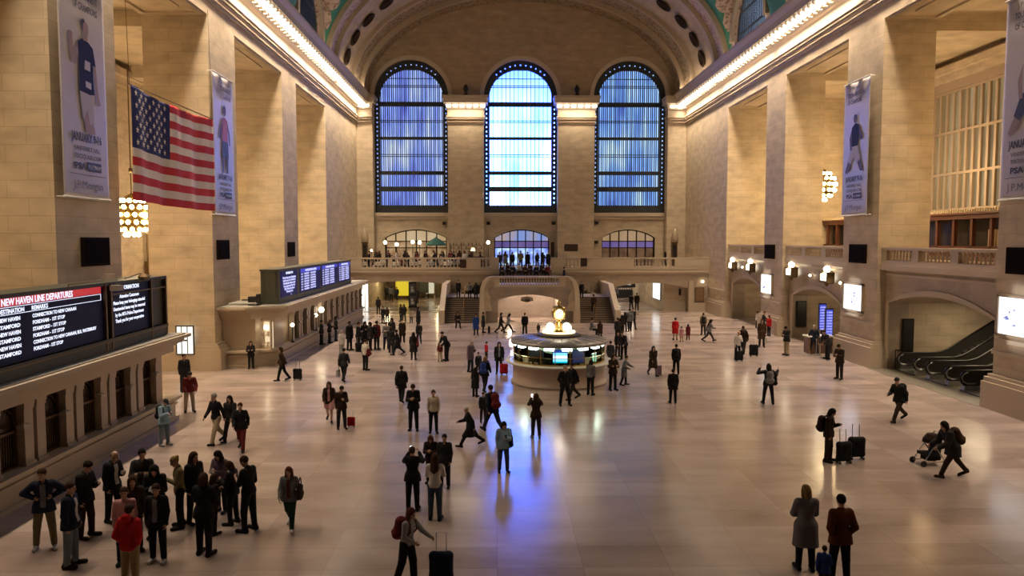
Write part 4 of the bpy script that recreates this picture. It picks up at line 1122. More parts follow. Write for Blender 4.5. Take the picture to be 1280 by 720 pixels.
# ================================================================== BANNERS
M_BAN = plain('white_banner_vinyl', (0.52, 0.48, 0.52), .35)
M_INK = plain('banner_black_ink', (0.03, 0.03, 0.04), .5)
M_GRYI = plain('banner_grey_ink', (0.14, 0.13, 0.15), .5)
M_SKI = [plain('printed_skin_light', (0.32, 0.22, 0.2), .5), plain('printed_skin_dark', (0.10, 0.05, 0.035), .5)]
def player(root, face, w, h, shirt, shorts, skin, flip=1, pose=0):
    """a flat printed athlete on the banner; u right, v up in banner metres"""
    b = MB()
    def poly(pts, mi, d):
        q = [(flip * p[0] * w / 3.0 * 1.12, (2.35 + (p[1] - 1.0) * .78) * h / 7.8) for p in pts]
        if face == '+x': v3 = [(.03 + d, p[0], p[1]) for p in q]
        else: v3 = [(-.03 - d, -p[0], p[1]) for p in q]
        b.add(v3, [tuple(range(len(v3)))], mi)
    def ell(cx, cy, rx, ry, mi, d, n=18): poly([(cx + rx * math.cos(2 * PI * i / n), cy + ry * math.sin(2 * PI * i / n)) for i in range(n)], mi, d)
    if pose == 0:        # head thrown back, fist raised
        poly([(-.42, 5.05), (-.15, 5.25), (.25, 5.2), (.55, 5.0), (.7, 4.2), (.52, 4.15), (.5, 3.6), (.55, 2.85), (.1, 2.75), (-.4, 2.8), (-.38, 3.7)], 1, 0)
        poly([(-.42, 5.0), (-.38, 4.5), (-.62, 3.95), (-.85, 4.0), (-.98, 4.9), (-.95, 5.15), (-.75, 5.15), (-.7, 4.75), (-.62, 4.6)], 3, .002)
        ell(-.86, 5.22, .14, .16, 3, .004)
        poly([(.5, 4.2), (.7, 4.2), (.78, 3.3), (.85, 2.75), (.95, 2.45), (.72, 2.4), (.6, 3.3)], 3, .002)
        poly([(-.4, 2.85), (.15, 2.8), (.42, 2.75), (.5, 1.5), (.2, 1.4), (.05, 2.1), (-.25, 1.5)], 2, .001)
        poly([(-.2, 2.0), (.1, 2.1), (.4, 1.55), (.55, .98), (-.1, 1.05)], 3, .0005)
        ell(.08, 5.75, .21, .34, 3, .003); poly([(-.16, 5.7), (-.2, 6.05), (-.02, 6.2), (.08, 6.12), (-.06, 5.9), (-.08, 5.6)], 0, .005)
        poly([(-.05, 5.2), (.2, 5.2), (.24, 5.5), (-.05, 5.5)], 3, .002)
        poly([(-.05, 3.9), (.32, 3.88), (.34, 4.3), (-.0, 4.32)], 4, .003); poly([(-.0, 3.1), (.35, 3.05), (.36, 3.35), (.0, 3.38)], 4, .003)
    elif pose == 1:      # standing, arms low
        poly([(-.4, 5.0), (0, 5.2), (.4, 5.0), (.42, 3.4), (-.42, 3.4)], 1, 0)
        poly([(-.4, 4.95), (-.7, 4.2), (-.85, 3.6), (-.65, 3.5), (-.5, 4.1), (-.38, 4.4)], 3, .002); poly([(.4, 4.95), (.72, 4.0), (.75, 3.2), (.6, 3.2), (.5, 4.0), (.38, 4.4)], 3, .002)
        poly([(-.42, 3.4), (.42, 3.4), (.5, 2.2), (.08, 2.2), (0, 2.6), (-.08, 2.2), (-.5, 2.2)], 2, .001)
        poly([(-.42, 2.2), (-.12, 2.2), (-.18, 1.1), (-.36, 1.1)], 3, 0); poly([(.12, 2.2), (.44, 2.2), (.36, 1.1), (.16, 1.1)], 3, 0)
        ell(0, 5.6, .22, .32, 3, .003); poly([(-.22, 5.65), (-.18, 5.95), (0, 6.05), (.18, 5.95), (.22, 5.65), (0, 5.8)], 0, .005)
    else:                # crouched lunge
        poly([(-.35, 4.7), (.0, 5.0), (.45, 4.8), (.5, 3.9), (.35, 3.2), (-.35, 3.2), (-.45, 3.9)], 1, 0)
        poly([(-.35, 4.7), (-.6, 3.9), (-.5, 3.0), (-.3, 3.0), (-.35, 3.8)], 3, .002); poly([(.45, 4.75), (.8, 4.1), (.85, 3.7), (.65, 3.6), (.5, 4.1)], 3, .002)
        poly([(-.38, 3.25), (.38, 3.25), (.7, 2.3), (.2, 1.9), (0, 2.5), (-.4, 1.9), (-.75, 2.2)], 2, .001)
        poly([(-.7, 2.2), (-.35, 1.95), (-.5, 1.5), (-.95, 1.2), (-1.05, 1.4)], 3, 0); poly([(.35, 2.0), (.68, 2.2), (.95, 1.6), (1.0, 1.3), (.7, 1.3)], 3, 0)
        ell(.02, 5.3, .21, .3, 3, .003); poly([(-.2, 5.4), (-.1, 5.65), (.12, 5.65), (.24, 5.4), (0, 5.5)], 0, .005)
    b.build('printed_player', [M_INK, shirt, shorts, skin, M_BAN], root)
def banner(x, yc, z0, w, h, face, label, shirt, shorts, skin, flip=1, pose=0, flow=0):
    """origin at the bottom centre of the cloth"""
    s = 1 if face == '+x' else -1
    root = empty('advertising_banner', (x, yc, z0), 0, label, 'banner')
    NX, NZ = 24, 40
    b = MB()
    for j in range(NZ + 1):
        for i in range(NX + 1):
            u = i / NX - .5; v = j / NZ
            top = max(0, v - .82) / .18
            d = -.03 + .0 * v - top * .10 * (1 - math.cos(2 * PI * (u * 2.0 + v * 2.2))) * (1 - abs(u) * 1.2)
            b.v.append((s * (d), u * w, v * h))
    for j in range(NZ):
        for i in range(NX):
            k = j * (NX + 1) + i; b.f.append((k, k + 1, k + NX + 2, k + NX + 1)); b.m.append(0)
    o = b.build('banner_cloth', M_BAN, root, True)
    sm = o.modifiers.new('thick', 'SOLIDIFY'); sm.thickness = .01
    for zz in (0, h):
        b = MB(); b.tube([(-.02 * s, -w / 2 - .05, zz), (-.02 * s, w / 2 + .05, zz)], .045, 8)
        for yy in (-w / 2 + .1, w / 2 - .1): b.tube([(-.02 * s, yy, zz), (-.345 * s, yy, zz)], .03, 6)
        b.build('banner_rod', plain('white_rod', (.6, .58, .55), .4), root)
    player(root, face, w * .92, h * .98, shirt, shorts, skin, flip, pose)
    c = lambda z, y=0.0: (s * .02, y, z * h / 7.8)
    sc = w / 3.0
    put_text('printed_text', 'JANUARY 9-16', .42 * sc, M_INK, c(1.98), face, root, width=2.0 * sc, center=True, bold=.012)
    put_text('printed_text', 'VANDERBILT HALL', .22 * sc, M_GRYI, c(1.66), face, root, width=1.75 * sc, center=True, bold=.006)
    put_text('printed_text', 'TOCSQUASH.COM', .22 * sc, M_GRYI, c(1.38), face, root, width=1.75 * sc, center=True, bold=.006)
    put_text('printed_text', 'PSA', .32 * sc, M_INK, c(1.0, -.5 * s * sc), face, root, width=.75 * sc, center=True, bold=.012)
    b = MB(); b.cbox((s * .018, s * .42 * sc, 1.12 * h / 7.8), (.006, .95 * sc, .34)); b.cbox((s * .018, 0, .86), (.004, w * .8, .02)); b.build('printed_logo_box', M_INK, root)
    put_text('printed_text', 'PLATINUM', .2 * sc, M_BAN, c(1.04, s * .42 * sc), face, root, width=.82 * sc, center=True, depth=.006)
    put_text('printed_text', 'J.P.Morgan', .42 * sc, M_GRYI, c(.32), face, root, width=2.0 * sc, center=True)
    put_text('printed_text', 'J.P.Morgan', .26 * sc, M_GRYI, (s * .12, 0, 7.3 * h / 7.8), face, root, width=1.3 * sc, center=True)
    put_text('printed_text', 'TOURNAMENT', .34 * sc, M_GRYI, (s * .12, 0, 6.9 * h / 7.8), face, root, width=1.6 * sc, center=True, bold=.01)
    put_text('printed_text', 'OF CHAMPIONS', .34 * sc, M_GRYI, (s * .1, 0, 6.5 * h / 7.8), face, root, width=1.6 * sc, center=True, bold=.01)
    return root
NAVY = plain('printed_navy_shirt', (0.018, 0.02, 0.075), .6, spec=.2); WHT = plain('printed_white_shorts', (0.42, 0.38, 0.42), .5); CORAL = plain('printed_coral_shirt', (0.42, 0.10, 0.09), .5); DARKS = plain('printed_dark_shorts', (0.05, 0.04, 0.06), .5)
banner(XL + .35, 28.6, 8.75, 3.1, 8.2, '+x', 'white banner with a cheering player in navy nearest on the left', NAVY, WHT, M_SKI[0], 1, 0)
banner(XL + .35, 42.9, 8.6, 3.1, 7.7, '+x', 'white banner with a player in coral shirt right of the flag', CORAL, DARKS, M_SKI[1], 1, 1)
banner(XR - .35, 44.0, 8.65, 3.1, 7.8, '-x', 'white banner with a lunging player in navy on the right wall', NAVY, WHT, M_SKI[1], 1, 2)
banner(XR - .35, 29.6, 8.85, 3.1, 8.1, '-x', 'white banner with a player in a dark skirt at the right edge', plain('printed_white_top', (.45, .42, .45), .5), M_INK, M_SKI[0], 1, 2)

# ================================================================== WALL SCREENS, POSTERS, LANTERNS
def wall_screen(x, y, z, w, h, face, label):
    s = 1 if face == '+x' else -1
    root = empty('dark_wall_screen', (x, y, z), 0, label, 'screen')
    b = MB(); b.box(0, s * .12, -w / 2, w / 2, -h / 2, h / 2); b.build('casing', plain('screen_case_dark', (0.014, 0.008, 0.006), .8, spec=.05), root)
    b = MB(); b.box(s * .12, s * .14, -w / 2 + .1, w / 2 - .1, -h / 2 + .1, h / 2 - .1); b.build('screen_face', plain('unlit_screen_mesh', (0.008, 0.005, 0.004), .8, spec=.03), root)
for i, (y, z) in enumerate(((29.5, 6.75), (43.1, 6.65), (57.3, 6.5))):
    wall_screen(XL, y, z, 1.9 if i == 0 else 1.75, 1.1, '+x', ('dark unlit screen on the pier below the nearest left banner', 'dark unlit screen on the pier below the banner beside the flag', 'small dark unlit screen on the pier behind the blue departures board')[i])
for i, (y, z) in enumerate(((29.9, 6.35), (43.9, 6.4), (58.2, 6.3))):
    wall_screen(XR, y, z, 2.0, 1.1, '-x', ('dark unlit screen above the lit poster at the right edge', 'dark unlit screen below the right banner beside the escalators', 'dark unlit screen on the second pier above the farther lit poster')[i])
E_POST = pane_mat('lit_poster_white', [(1, .98, .95), (1, 1, 1), (.9, .92, 1)], 1.5, nscale=1.5)
for i, (y, z, w, h) in enumerate(((29.9, 4.05, 2.9, 1.75), (44.3, 3.8, 2.5, 1.7), (58.7, 3.75, 2.5, 1.65))):
    root = empty('lit_poster', (XR, y, z), 0, ('large glowing white poster at the right edge of the hall', 'glowing white poster on the pier between escalators and train screens', 'glowing white poster on the farther right pier')[i], 'poster')
    b = MB(); b.box(-.14, 0, -w / 2, w / 2, -h / 2, -h / 2 + .1); b.box(-.14, 0, -w / 2, w / 2, h / 2 - .1, h / 2); b.box(-.14, 0, -w / 2, -w / 2 + .1, -h / 2, h / 2); b.box(-.14, 0, w / 2 - .1, w / 2, -h / 2, h / 2)
    b.build('poster_frame', M_TRIMD, root)
    b = MB(); b.box(-.08, 0, -w / 2 + .1, w / 2 - .1, -h / 2 + .1, h / 2 - .1); b.build('lit_panel', E_POST, root)
    b = MB(); rr = random.Random(i + 3)
    for q in range(9):
        yy = rr.uniform(-.8, .7); zz = rr.uniform(-.45, .25); b.add([(-.085, yy, zz), (-.085, yy + rr.uniform(.1, .45), zz + rr.uniform(-.1, .1)), (-.085, yy + .15, zz + rr.uniform(.06, .2))], [(0, 1, 2)])
    b.build('printed_sketch', emis('poster_blue_ink', (.25, .3, .7), .8), root)
    b = MB(); b.box(-.1, .0, -w / 2 - .1, w / 2 + .1, -h / 2 - .3, -h / 2 - .12); b.build('ledge', M_TRIM, root)
    area_light('poster_light', (XR - .2, y, z), w - .3, h - .3, 9, (1, .95, .9), (0, -PI / 2, 0))
def lantern(y, z, label):
    root = empty('gate_number_lantern', (XR + .5, y, z), 0, label, 'lantern')
    b = MB()
    for (ya, yb_, za, zb_) in ((-.62, .62, -.42, -.3), (-.62, .62, .18, .28), (-.62, -.5, -.3, .2), (.5, .62, -.3, .2)): b.box(-.62, -.12, ya, yb_, za, zb_)
    b.box(-.5, .05, -.06, .06, -.5, -.42); b.lathe([(.02, -.68), (.1, -.6), (.16, -.48), (.1, -.42)], (-.36, 0, 0), 10); b.box(-.5, .06, -.05, .05, .28, .33)
    b.build('lantern_frame', M_BRONZEL, root)
    b = MB(); b.box(-.56, -.2, -.48, .48, -.28, .16); b.build('lit_number_panel', emis('lantern_panel', (1, .95, .82), 3.2), root)
    b = MB(); b.sphere((-.36, 0, .46), .22, 14); b.build('lamp_globe', M_GLOBE, root, True)
    point_light('lantern_light', (XR - .15, y, z + .25), 22, (1, .82, .55), .2)
for y, z, lb in ((68.0, 4.95, 'gate lantern with globe nearest the far right corner'), (63.2, 4.95, 'gate lantern with globe right of the farthest arched gate'), (54.3, 4.95, 'gate lantern with globe left of the gate with train screens'), (48.4, 4.85, 'gate lantern with globe above the blue train screens')):
    lantern(y, z, lb)
for y, z in ((66.0, 4.8), (51.6, 4.75), (47.0, 4.5)):
    b = MB(); b.sphere((-.14, 0, 0), .09, 10, 0); b.box(-.1, .05, -.03, .03, -.05, .05, 1)
    o = b.build('small_wall_lamp', [M_GLOBE, M_BRONZE], None, False, (XR + .52, y, z)); tag(o, 'tiny lit wall lamp %s' % {66.0: 'between the two farthest gate lanterns', 51.6: 'between the two nearer gate lanterns', 47.0: 'right of the lantern above the train screens'}[y], 'lamp')
# tall dark screens standing against the flanks of the gates
for (x, y, z, w, h, lb) in ((22.45, 54.88, 1.75, .75, 1.9, 'narrow dark upright screen beside the gate with train screens'), (22.9, 41.28, 1.9, .62, 1.85, 'narrow dark upright screen in the escalator recess')):
    root = empty('upright_dark_screen', (x, y, z), 0, lb, 'screen')
    b = MB(); b.box(-w / 2, w / 2, -.12, 0, -h / 2, h / 2); b.build('casing', M_BRONZE, root)
    b = MB(); b.box(-w / 2 + .06, w / 2 - .06, -.135, -.12, -h / 2 + .06, h / 2 - .06); b.build('screen_face', M_BLACK, root)
# blue train screens at the gate
for i, (x, y, z, h) in enumerate(((21.5, 49.0, 2.15, 1.75), (21.55, 48.1, 1.75, 2.05))):
    root = empty('train_screen', (x, y, z), 0, ('upright blue train screen on the left of the pair at the gate', 'upright blue train screen on the right of the pair, lower and nearer')[i], 'screen')
    b = MB(); b.box(-.25, .25, 0, .16, -h / 2, h / 2); b.box(-.06, .06, .04, .12, -z, -h / 2); b.box(-.25, .25, -.1, .25, -z, -z + .05); b.build('casing', M_BLACK, root)
    b = MB(); b.box(-.21, .21, -.02, 0, -h / 2 + .08, h / 2 - .08); b.build('screen_face', emis('train_screen_blue', (.05, .07, .55), 1.0), root)
    for r in range(9): put_text('screen_text', ('6:07 STAMFORD', '6:12 CROTON', '6:20 HARRISON', '6:22 SOUTHEAST', '6:25 WHITE PLAINS', '6:30 NEW HAVEN', '6:34 YONKERS', '6:37 RYE', '6:40 BREWSTER')[r], .13, E_LAV, (0, -.03, h / 2 - .3 - r * .18), '-y', root, width=.36, center=True, bold=.004)
# arched lettering over the escalators
put_text('trim_12', 'METLIFE BUILDING', .24, M_TRIMD, (xw - .0, 39.9, 4.65), '-x', width=2.4, bold=.004)['kind'] = 'structure'
put_text('trim_13', 'ESCALATORS', .28, M_TRIMD, (xw - .0, 36.6, 4.6), '-x', width=2.2, bold=.006)['kind'] = 'structure'

# ================================================================== ESCALATORS
M_ESCP = plain('escalator_dark_panel', (0.05, 0.045, 0.04), .3, .3); M_RUB = plain('escalator_rubber_handrail', (0.012, 0.01, 0.01), .4)
M_ESCS = plain('escalator_step_metal', (0.14, 0.13, 0.12), .4, .6)
def escalator(x0, yc, label):
    root = empty('escalator', (x0, yc, 0), 0, label, 'escalator')
    W2 = .82; run = 1.5; rise = 4.0; ln = rise / math.tan(math.radians(30))
    def path(z, x_off=0.0):
        P = [(x_off - .35, z), (run, z)]
        for i in range(1, 6):
            a = math.radians(30) * i / 5; P.append((run + 1.8 * math.sin(a), z + 1.8 * (1 - math.cos(a))))
        P.append((run + ln, z + rise)); return P
    for sgn in (-1, 1):
        y = sgn * W2
        up = path(.92); lo = path(.18)
        b = MB(); b.slab([(p[0], p[1]) for p in lo] + [(p[0], p[1]) for p in up[::-1]], [], 'y', y - .03, y + .03); b.build('balustrade_panel', M_ESCP, root)
        b = MB(); b.slab([(p[0], p[1] - .18) for p in lo] + [(p[0], p[1] + .08) for p in lo[::-1]], [], 'y', y - .14, y + .14); b.build('skirt', M_CHROME, root)
        nw = [(.35, .3), (-.15, .28), (-.4, .4), (-.5, .62), (-.4, .86), (-.15, .97)] + [(p[0], p[1] + .05) for p in up[1:]]
        b = MB(); b.tube([(p[0], y, p[1]) for p in nw], .055, 8); b.build('handrail', M_RUB, root, True)
        b = MB(); b.tube([(p[0] * .86, y, .62 + (p[1] - .62) * .82) for p in nw[:6]], .06, 8); b.build('newel_trim', M_CHROME, root, True)
    b = MB()
    b.box(-.5, run, -W2, W2, .0, .06)
    n = 20
    for i in range(n):
        xx = run + .2 + i * .34; z = .06 + i * .196
        b.box(xx, xx + .36, -W2 + .1, W2 - .1, z - .3, z + .196)
    b.build('steps', M_ESCS, root)
    b = MB(); b.slab([(run, 0), (run + ln, 0), (run + ln, rise - .1), (run + .3, 0.0)], [], 'y', -W2, W2); b.build('truss_cover', M_ESCP, root)
for y, lb in ((40.0, 'farthest escalator, beside the tall dark screen'), (37.2, 'middle escalator of the three under the gallery'), (34.3, 'nearest escalator, beside the large pier')):
    escalator(22.6, y, lb)
b = MB(); b.box(-.02, .02, -.02, .02, 0, 1.1); b.box(-.02, .9, -.02, .02, 1.05, 1.1); b.box(.88, .92, -.02, .02, 0, 1.1)
o = b.build('barrier_rail', M_BRONZE, None, False, (22.2, 41.15, 0)); tag(o, 'thin dark barrier rail left of the farthest escalator', 'barrier')
b = MB(); b.box(XR - .5, 22.4, 31.9, 41.5, 0, .012); b.build('trim_14', plain('escalator_threshold', (0.17, 0.15, 0.12), .5), kind='structure')
for k in (0,):
    area_light('recess_fill_light', (25.2, 37, 3.9), .8, 5, 170, (1, .78, .5))  # added fill that brightens the escalator recess, without a fixture
point_light('gate_lamp', (24.3, 51.0, 3.0), 70, (1, .78, .48), .3); point_light('gate_lamp', (24.3, 65.2, 3.1), 60, (1, .78, .48), .3)
for y0_, lb in ((48.5, 'gate with train screens'), (62.8, 'farthest right gate')):
    b = MB()
    lo = seg_loop(-1.3, 1.3, -.5, 0, .9)[2:]; hi = seg_loop(-1.45, 1.45, -.5, 0, 1.05)[2:]
    b.slab([(p[0], p[1]) for p in lo + hi[::-1]], [], 'x', -.25, .1)
    o = b.build('arched_canopy', M_TRIM, None, False, (23.4, y0_, 3.0)); tag(o, 'small pale arched canopy inside the ' + lb, 'canopy')

# ================================================================== GALLERY FRONTS ON THE RIGHT
M_SCRN = plain('gallery_window_screen', (0.16, 0.12, 0.07), .5)
gx = XR + RD + GW
for k, (ya, yb_) in enumerate(((31, 43.5), (45, 57.5), (59, 69.4))):
    root = empty('window_%d' % (10 + k), (gx, ya, 9.3), kind='structure')
    L = yb_ - ya
    b = MB()
    n = int(L / .78)
    for i in range(n + 1):
        b.box(-.22, 0, i * L / n - .13, i * L / n + .13, 0, 8.7)
    for z in (0, 2.6, 5.6, 8.5): b.box(-.26, 0, 0, L, z, z + .18)
    b.box(-.3, 0, 0, L, 8.7, 9.6)
    b.build('window_frame', M_TRIMD, root)
    b = MB(); b.box(-.05, -.01, 0, L, 0, 8.7); b.build('glass', pane_mat('gallery_glass_%d' % k, [(.30, .2, .08), (.5, .36, .16), (.75, .6, .34)], .4, nscale=.5), root)
def restaurant(ya, yb_, label):
    root = empty('restaurant_front', (gx - 2.9, ya, ZB + .004), 0, label, 'restaurant front')
    L = yb_ - ya
    b = MB(); b.box(0, 2.3, 0, L, 0, .8); b.box(0, .3, 0, L, .8, .95)
    for i in range(int(L / 1.9) + 1): b.box(0, .22, i * 1.9 - .12, i * 1.9 + .12, .8, 2.7)
    b.box(-.1, 2.3, 0, L, 2.7, 3.0); b.box(-.22, 2.3, -.1, L + .1, 3.0, 3.12)
    b.build('wooden_front', M_DARKWOOD, root)
    b = MB(); b.box(.9, 1.0, 0, L, .8, 2.7); b.build('dark_interior', plain('dark_interior', (.02, .01, .008), .5), root)
    b = MB()
    for i in range(int(L / .25)): b.box(-.2, -.14, i * .25, i * .25 + .1, 3.12, 3.34)
    b.build('cresting', plain('pale_cresting', (.5, .4, .26), .5), root)
restaurant(40.0, 55.5, 'red-brown wooden restaurant front in the gallery above the escalators')
restaurant(61.0, 69.3, 'red-brown wooden cabinet front in the gallery beside the right banner')
# seated white curtains between the posts
b = MB()
for i in range(7): b.box(0, .06, i * .28, i * .28 + .14, 0, 1.2)
o = b.build('folded_curtain', plain('curtain_cream', (.55, .42, .26), .8), None, False, (gx - 2.75, 44.3, ZB + .8)); tag(o, 'cream folded curtains hanging in the wooden restaurant front', 'curtain')
# windows high on the left gallery wall
for k, yc in enumerate((22.1, 36.6, 50.8, 64.6)):
    root = empty('window_%d' % (14 + k), (XL - LD - GW, yc, 9.3), kind='structure')
    b = MB()
    for i in range(9): b.box(0, .22, -3.2 + i * .8 - .1, -3.2 + i * .8 + .1, 0, 8.2)
    for z in (0, 2.6, 5.4, 8.1): b.box(0, .25, -3.3, 3.3, z, z + .18)
    b.build('window_frame', M_TRIMD, root)
    b = MB(); b.box(.01, .05, -3.2, 3.2, 0, 8.2); b.build('glass', pane_mat('left_gallery_glass_%d' % k, [(.12, .08, .04), (.22, .15, .07)], .3, nscale=.5), root)
# lit framed panel on the near face of the second left pier
root = empty('lit_timetable_panel', (-17.15, 41.42, .95), 0, 'bright white framed panel low on the pier behind the near ticket booth', 'sign')
b = MB(); b.box(-.5, .5, 0, .06, -.05, 0); b.box(-.5, .5, 0, .06, 1.5, 1.56); b.box(.44, .5, 0, .06, 0, 1.5); b.box(-.5, -.44, 0, .06, 0, 1.5)
for x in (-.2, .12): b.box(x, x + .035, -.01, .04, 0, 1.5)
b.box(-.2, .15, -.012, .03, .7, .78); b.build('panel_frame', M_BLACK, root)
b = MB(); b.box(-.44, .44, .03, .06, 0, 1.5); b.build('lit_panel', emis('timetable_glow', (1, .95, .85), 1.1), root)

root = empty('bronze_wall_torch', (XL - LD - GW, 61.0, 5.3), 0, 'slim pair of bronze rods on the gallery wall under the left chandelier', 'torch')
b = MB(); b.box(0, .3, -.42, .42, -.9, .2); b.build('torch_base', M_BRONZEL, root)
for yy in (-.22, .22):
    b = MB(); b.tube([(.2, yy, .2), (.2, yy, 2.4)], .09, 8); b.build('rod', M_BRONZEL, root)
# ================================================================== LOWER RIGHT: PODIUM, STANCHIONS
root = empty('police_podium', (20.55, 47.4, 0), 0, 'brown podium desk with a white top by the train screens', 'podium')
b = MB(); b.box(-.75, .75, -.4, .4, 0, 1.05); b.build('desk_body', plain('podium_brown', (.16, .085, .05), .5), root)
b = MB(); b.box(-.85, .85, -.48, .48, 1.05, 1.13); b.build('white_top', plain('podium_white_top', (.75, .72, .66), .4), root)
b = MB(); b.box(-.5, .0, -.15, .2, 1.13, 1.2); b.build('papers', plain('dark_papers', (.06, .06, .06), .5), root)
for i, (x, y) in enumerate(((20.1, 46.6), (19.9, 45.6), (19.6, 46.4))):
    root = empty('stanchion', (x, y, 0), 0, ('chrome stanchion behind the policeman at the podium', 'chrome stanchion at the feet of the policeman', 'brass-coloured stanchion in front of the brown podium')[i], 'stanchion', None)
    b = MB(); b.lathe([(.17, 0), (.17, .03), (.05, .06)], n=16); b.build('base', M_CHROME, root)
    b = MB(); b.lathe([(.025, .05), (.025, .92), (.04, .93), (.04, 1.0), (.01, 1.02)], n=10); b.build('post', M_GOLD if i > 1 else M_CHROME, root)
# ================================================================== UPPER BALCONY CAFE
M_CLOTH = plain('table_linen_white', (.62, .58, .52), .8); M_CHAIRB = plain('dark_bentwood', (.06, .03, .02), .5)
tb = empty('cafe_table', (0, 0, 0))
b = MB(); b.lathe([(.42, .38), (.45, .72), (.44, .75), (.0001, .75)], n=20); b.build('tablecloth', M_CLOTH, tb)
b = MB(); b.lathe([(.24, 0), (.24, .03), (.035, .06), (.035, .7)], n=10); b.build('pedestal', M_BLACK, tb)
b = MB(); b.lathe([(.05, .76), (.06, .9), (.02, .95)], (.1, .05, 0), 8); b.build('carafe', plain('pale_glass', (.7, .7, .65), .2), tb)
freeze(tb)
chp = empty('cafe_chair', (0, 0, 0))
b = MB(); b.box(-.2, .2, -.2, .2, .43, .47); b.build('seat', M_CHAIRB, chp)
b = MB(); b.box(-.2, -.16, .17, .2, .45, .9); b.box(.16, .2, .17, .2, .45, .9); b.box(-.2, .2, .17, .2, .8, .92); b.box(-.2, .2, .17, .2, .62, .68); b.build('backrest', M_CHAIRB, chp)
for sx in (-1, 1):
    for sy in (-1, 1):
        b = MB(); b.tube([(sx * .18, sy * .18, 0), (sx * .18, sy * .18, .44)], .018, 6); b.build('leg', M_CHAIRB, chp)
freeze(chp)
CT = []
rr = random.Random(11)
firstt = firstc = True
for row, y in enumerate((76.4, 79.2, 82.0)):
    for i in range(7 if row else 8):
        x = -13.6 + i * 1.72 + row * .5
        if x > -1.9 or (row == 2 and x > -5.2) or (row == 2 and abs(x + 6.6) < 1.1): continue
        o = tb if firstt else copy_tree(tb); firstt = False
        o.location = (x, y, BZ); CT.append((x, y))
        tag(o, 'small round cafe table under a white cloth on the far balcony', 'table', 'cafe tables on the far balcony')
        for sgn in (-1, 1):
            c = chp if firstc else copy_tree(chp); firstc = False
            c.location = (x + sgn * .62, y + .1, BZ); c.rotation_euler = (0, 0, -sgn * PI / 2)
            tag(c, 'dark bentwood cafe chair at a white clothed table on the far balcony', 'chair', 'cafe chairs on the far balcony')
for i, (x, y, h) in enumerate(((-12.2, 82.6, 2.5), (-10.8, 81.5, 2.3), (-9.2, 82.6, 2.55), (-8.4, 82.2, 2.5), (-.95, 83.2, 2.5), (-13.6, 82.0, 1.7))):
    globe_post(x, y, BZ, ('lit globe on a tall stand, leftmost before the left doorway', 'lit globe on a stand, second before the left doorway', 'lit globe on a stand, third before the left doorway', 'lit globe on a stand, fourth before the left doorway', 'lit globe on a stand left of the central doorway', 'small low lit globe at the far left of the balcony')[i], h, .2 if i < 5 else .12, 14)
root = empty('parasol', (-6.6, 82.0, BZ), 0, 'green parasol on the far balcony by the left doorway', 'parasol')
b = MB(); b.tube([(0, 0, 0), (0, 0, 3.3)], .03, 8); b.build('pole', M_BRONZE, root)
b = MB(); b.lathe([(1.15, 2.35), (1.1, 2.5), (.55, 2.95), (.03, 3.25)], n=10); o = b.build('canopy', plain('teal_parasol_cloth', (.02, .10, .08), .8), root)
root = empty('bar_counter', (-3.3, 82.2, BZ), 0, 'dark bar with shelves of bottles on the far balcony left of the centre', 'bar')
b = MB(); b.box(-2.0, 2.0, -.3, .3, 0, 1.1); b.box(-2.05, 2.05, -.36, .36, 1.1, 1.16); b.build('counter', M_DARKWOOD, root)
b = MB(); 
for z in (1.5, 1.95, 2.35): b.box(-1.9, 1.9, .9, 1.2, z, z + .04)
for x in (-1.9, -.65, .6, 1.86): b.box(x, x + .05, .9, 1.2, 0, 2.6)
b.build('shelving', M_DARKWOOD, root)
bt = MB(); bt.lathe([(.045, 0), (.045, .2), (.018, .26), (.018, .34)], n=8)
bms = [bt.mesh('bottle', [plain(n_, c_, .25)]) for n_, c_ in (('bottle_amber', (.35, .15, .04)), ('bottle_clear', (.6, .6, .55)), ('bottle_green', (.04, .12, .05)))]
for z in (1.54, 1.99, 2.39):
    for i in range(13):
        o = place(bms[(i * 7 + int(z * 3)) % 3], 'bottle', None, (-3.3 - 1.75 + i * .28, 83.25, BZ + z)); tag(o, 'small bottle on the shelves of the balcony bar', 'bottle', 'bottles behind the balcony bar')
root = empty('bar_lamp', (-2.6, 82.0, BZ + 1.16), 0, 'pale lit table lamp standing on the balcony bar', 'lamp')
b = MB(); b.tube([(0, 0, 0), (0, 0, .7)], .03, 6); b.build('stem', M_BRONZE, root)
b = MB(); b.lathe([(.26, .6), (.15, .95)], n=14); b.build('lamp_shade', emis('bar_lamp_shade', (1, .75, .4), 2.5), root)
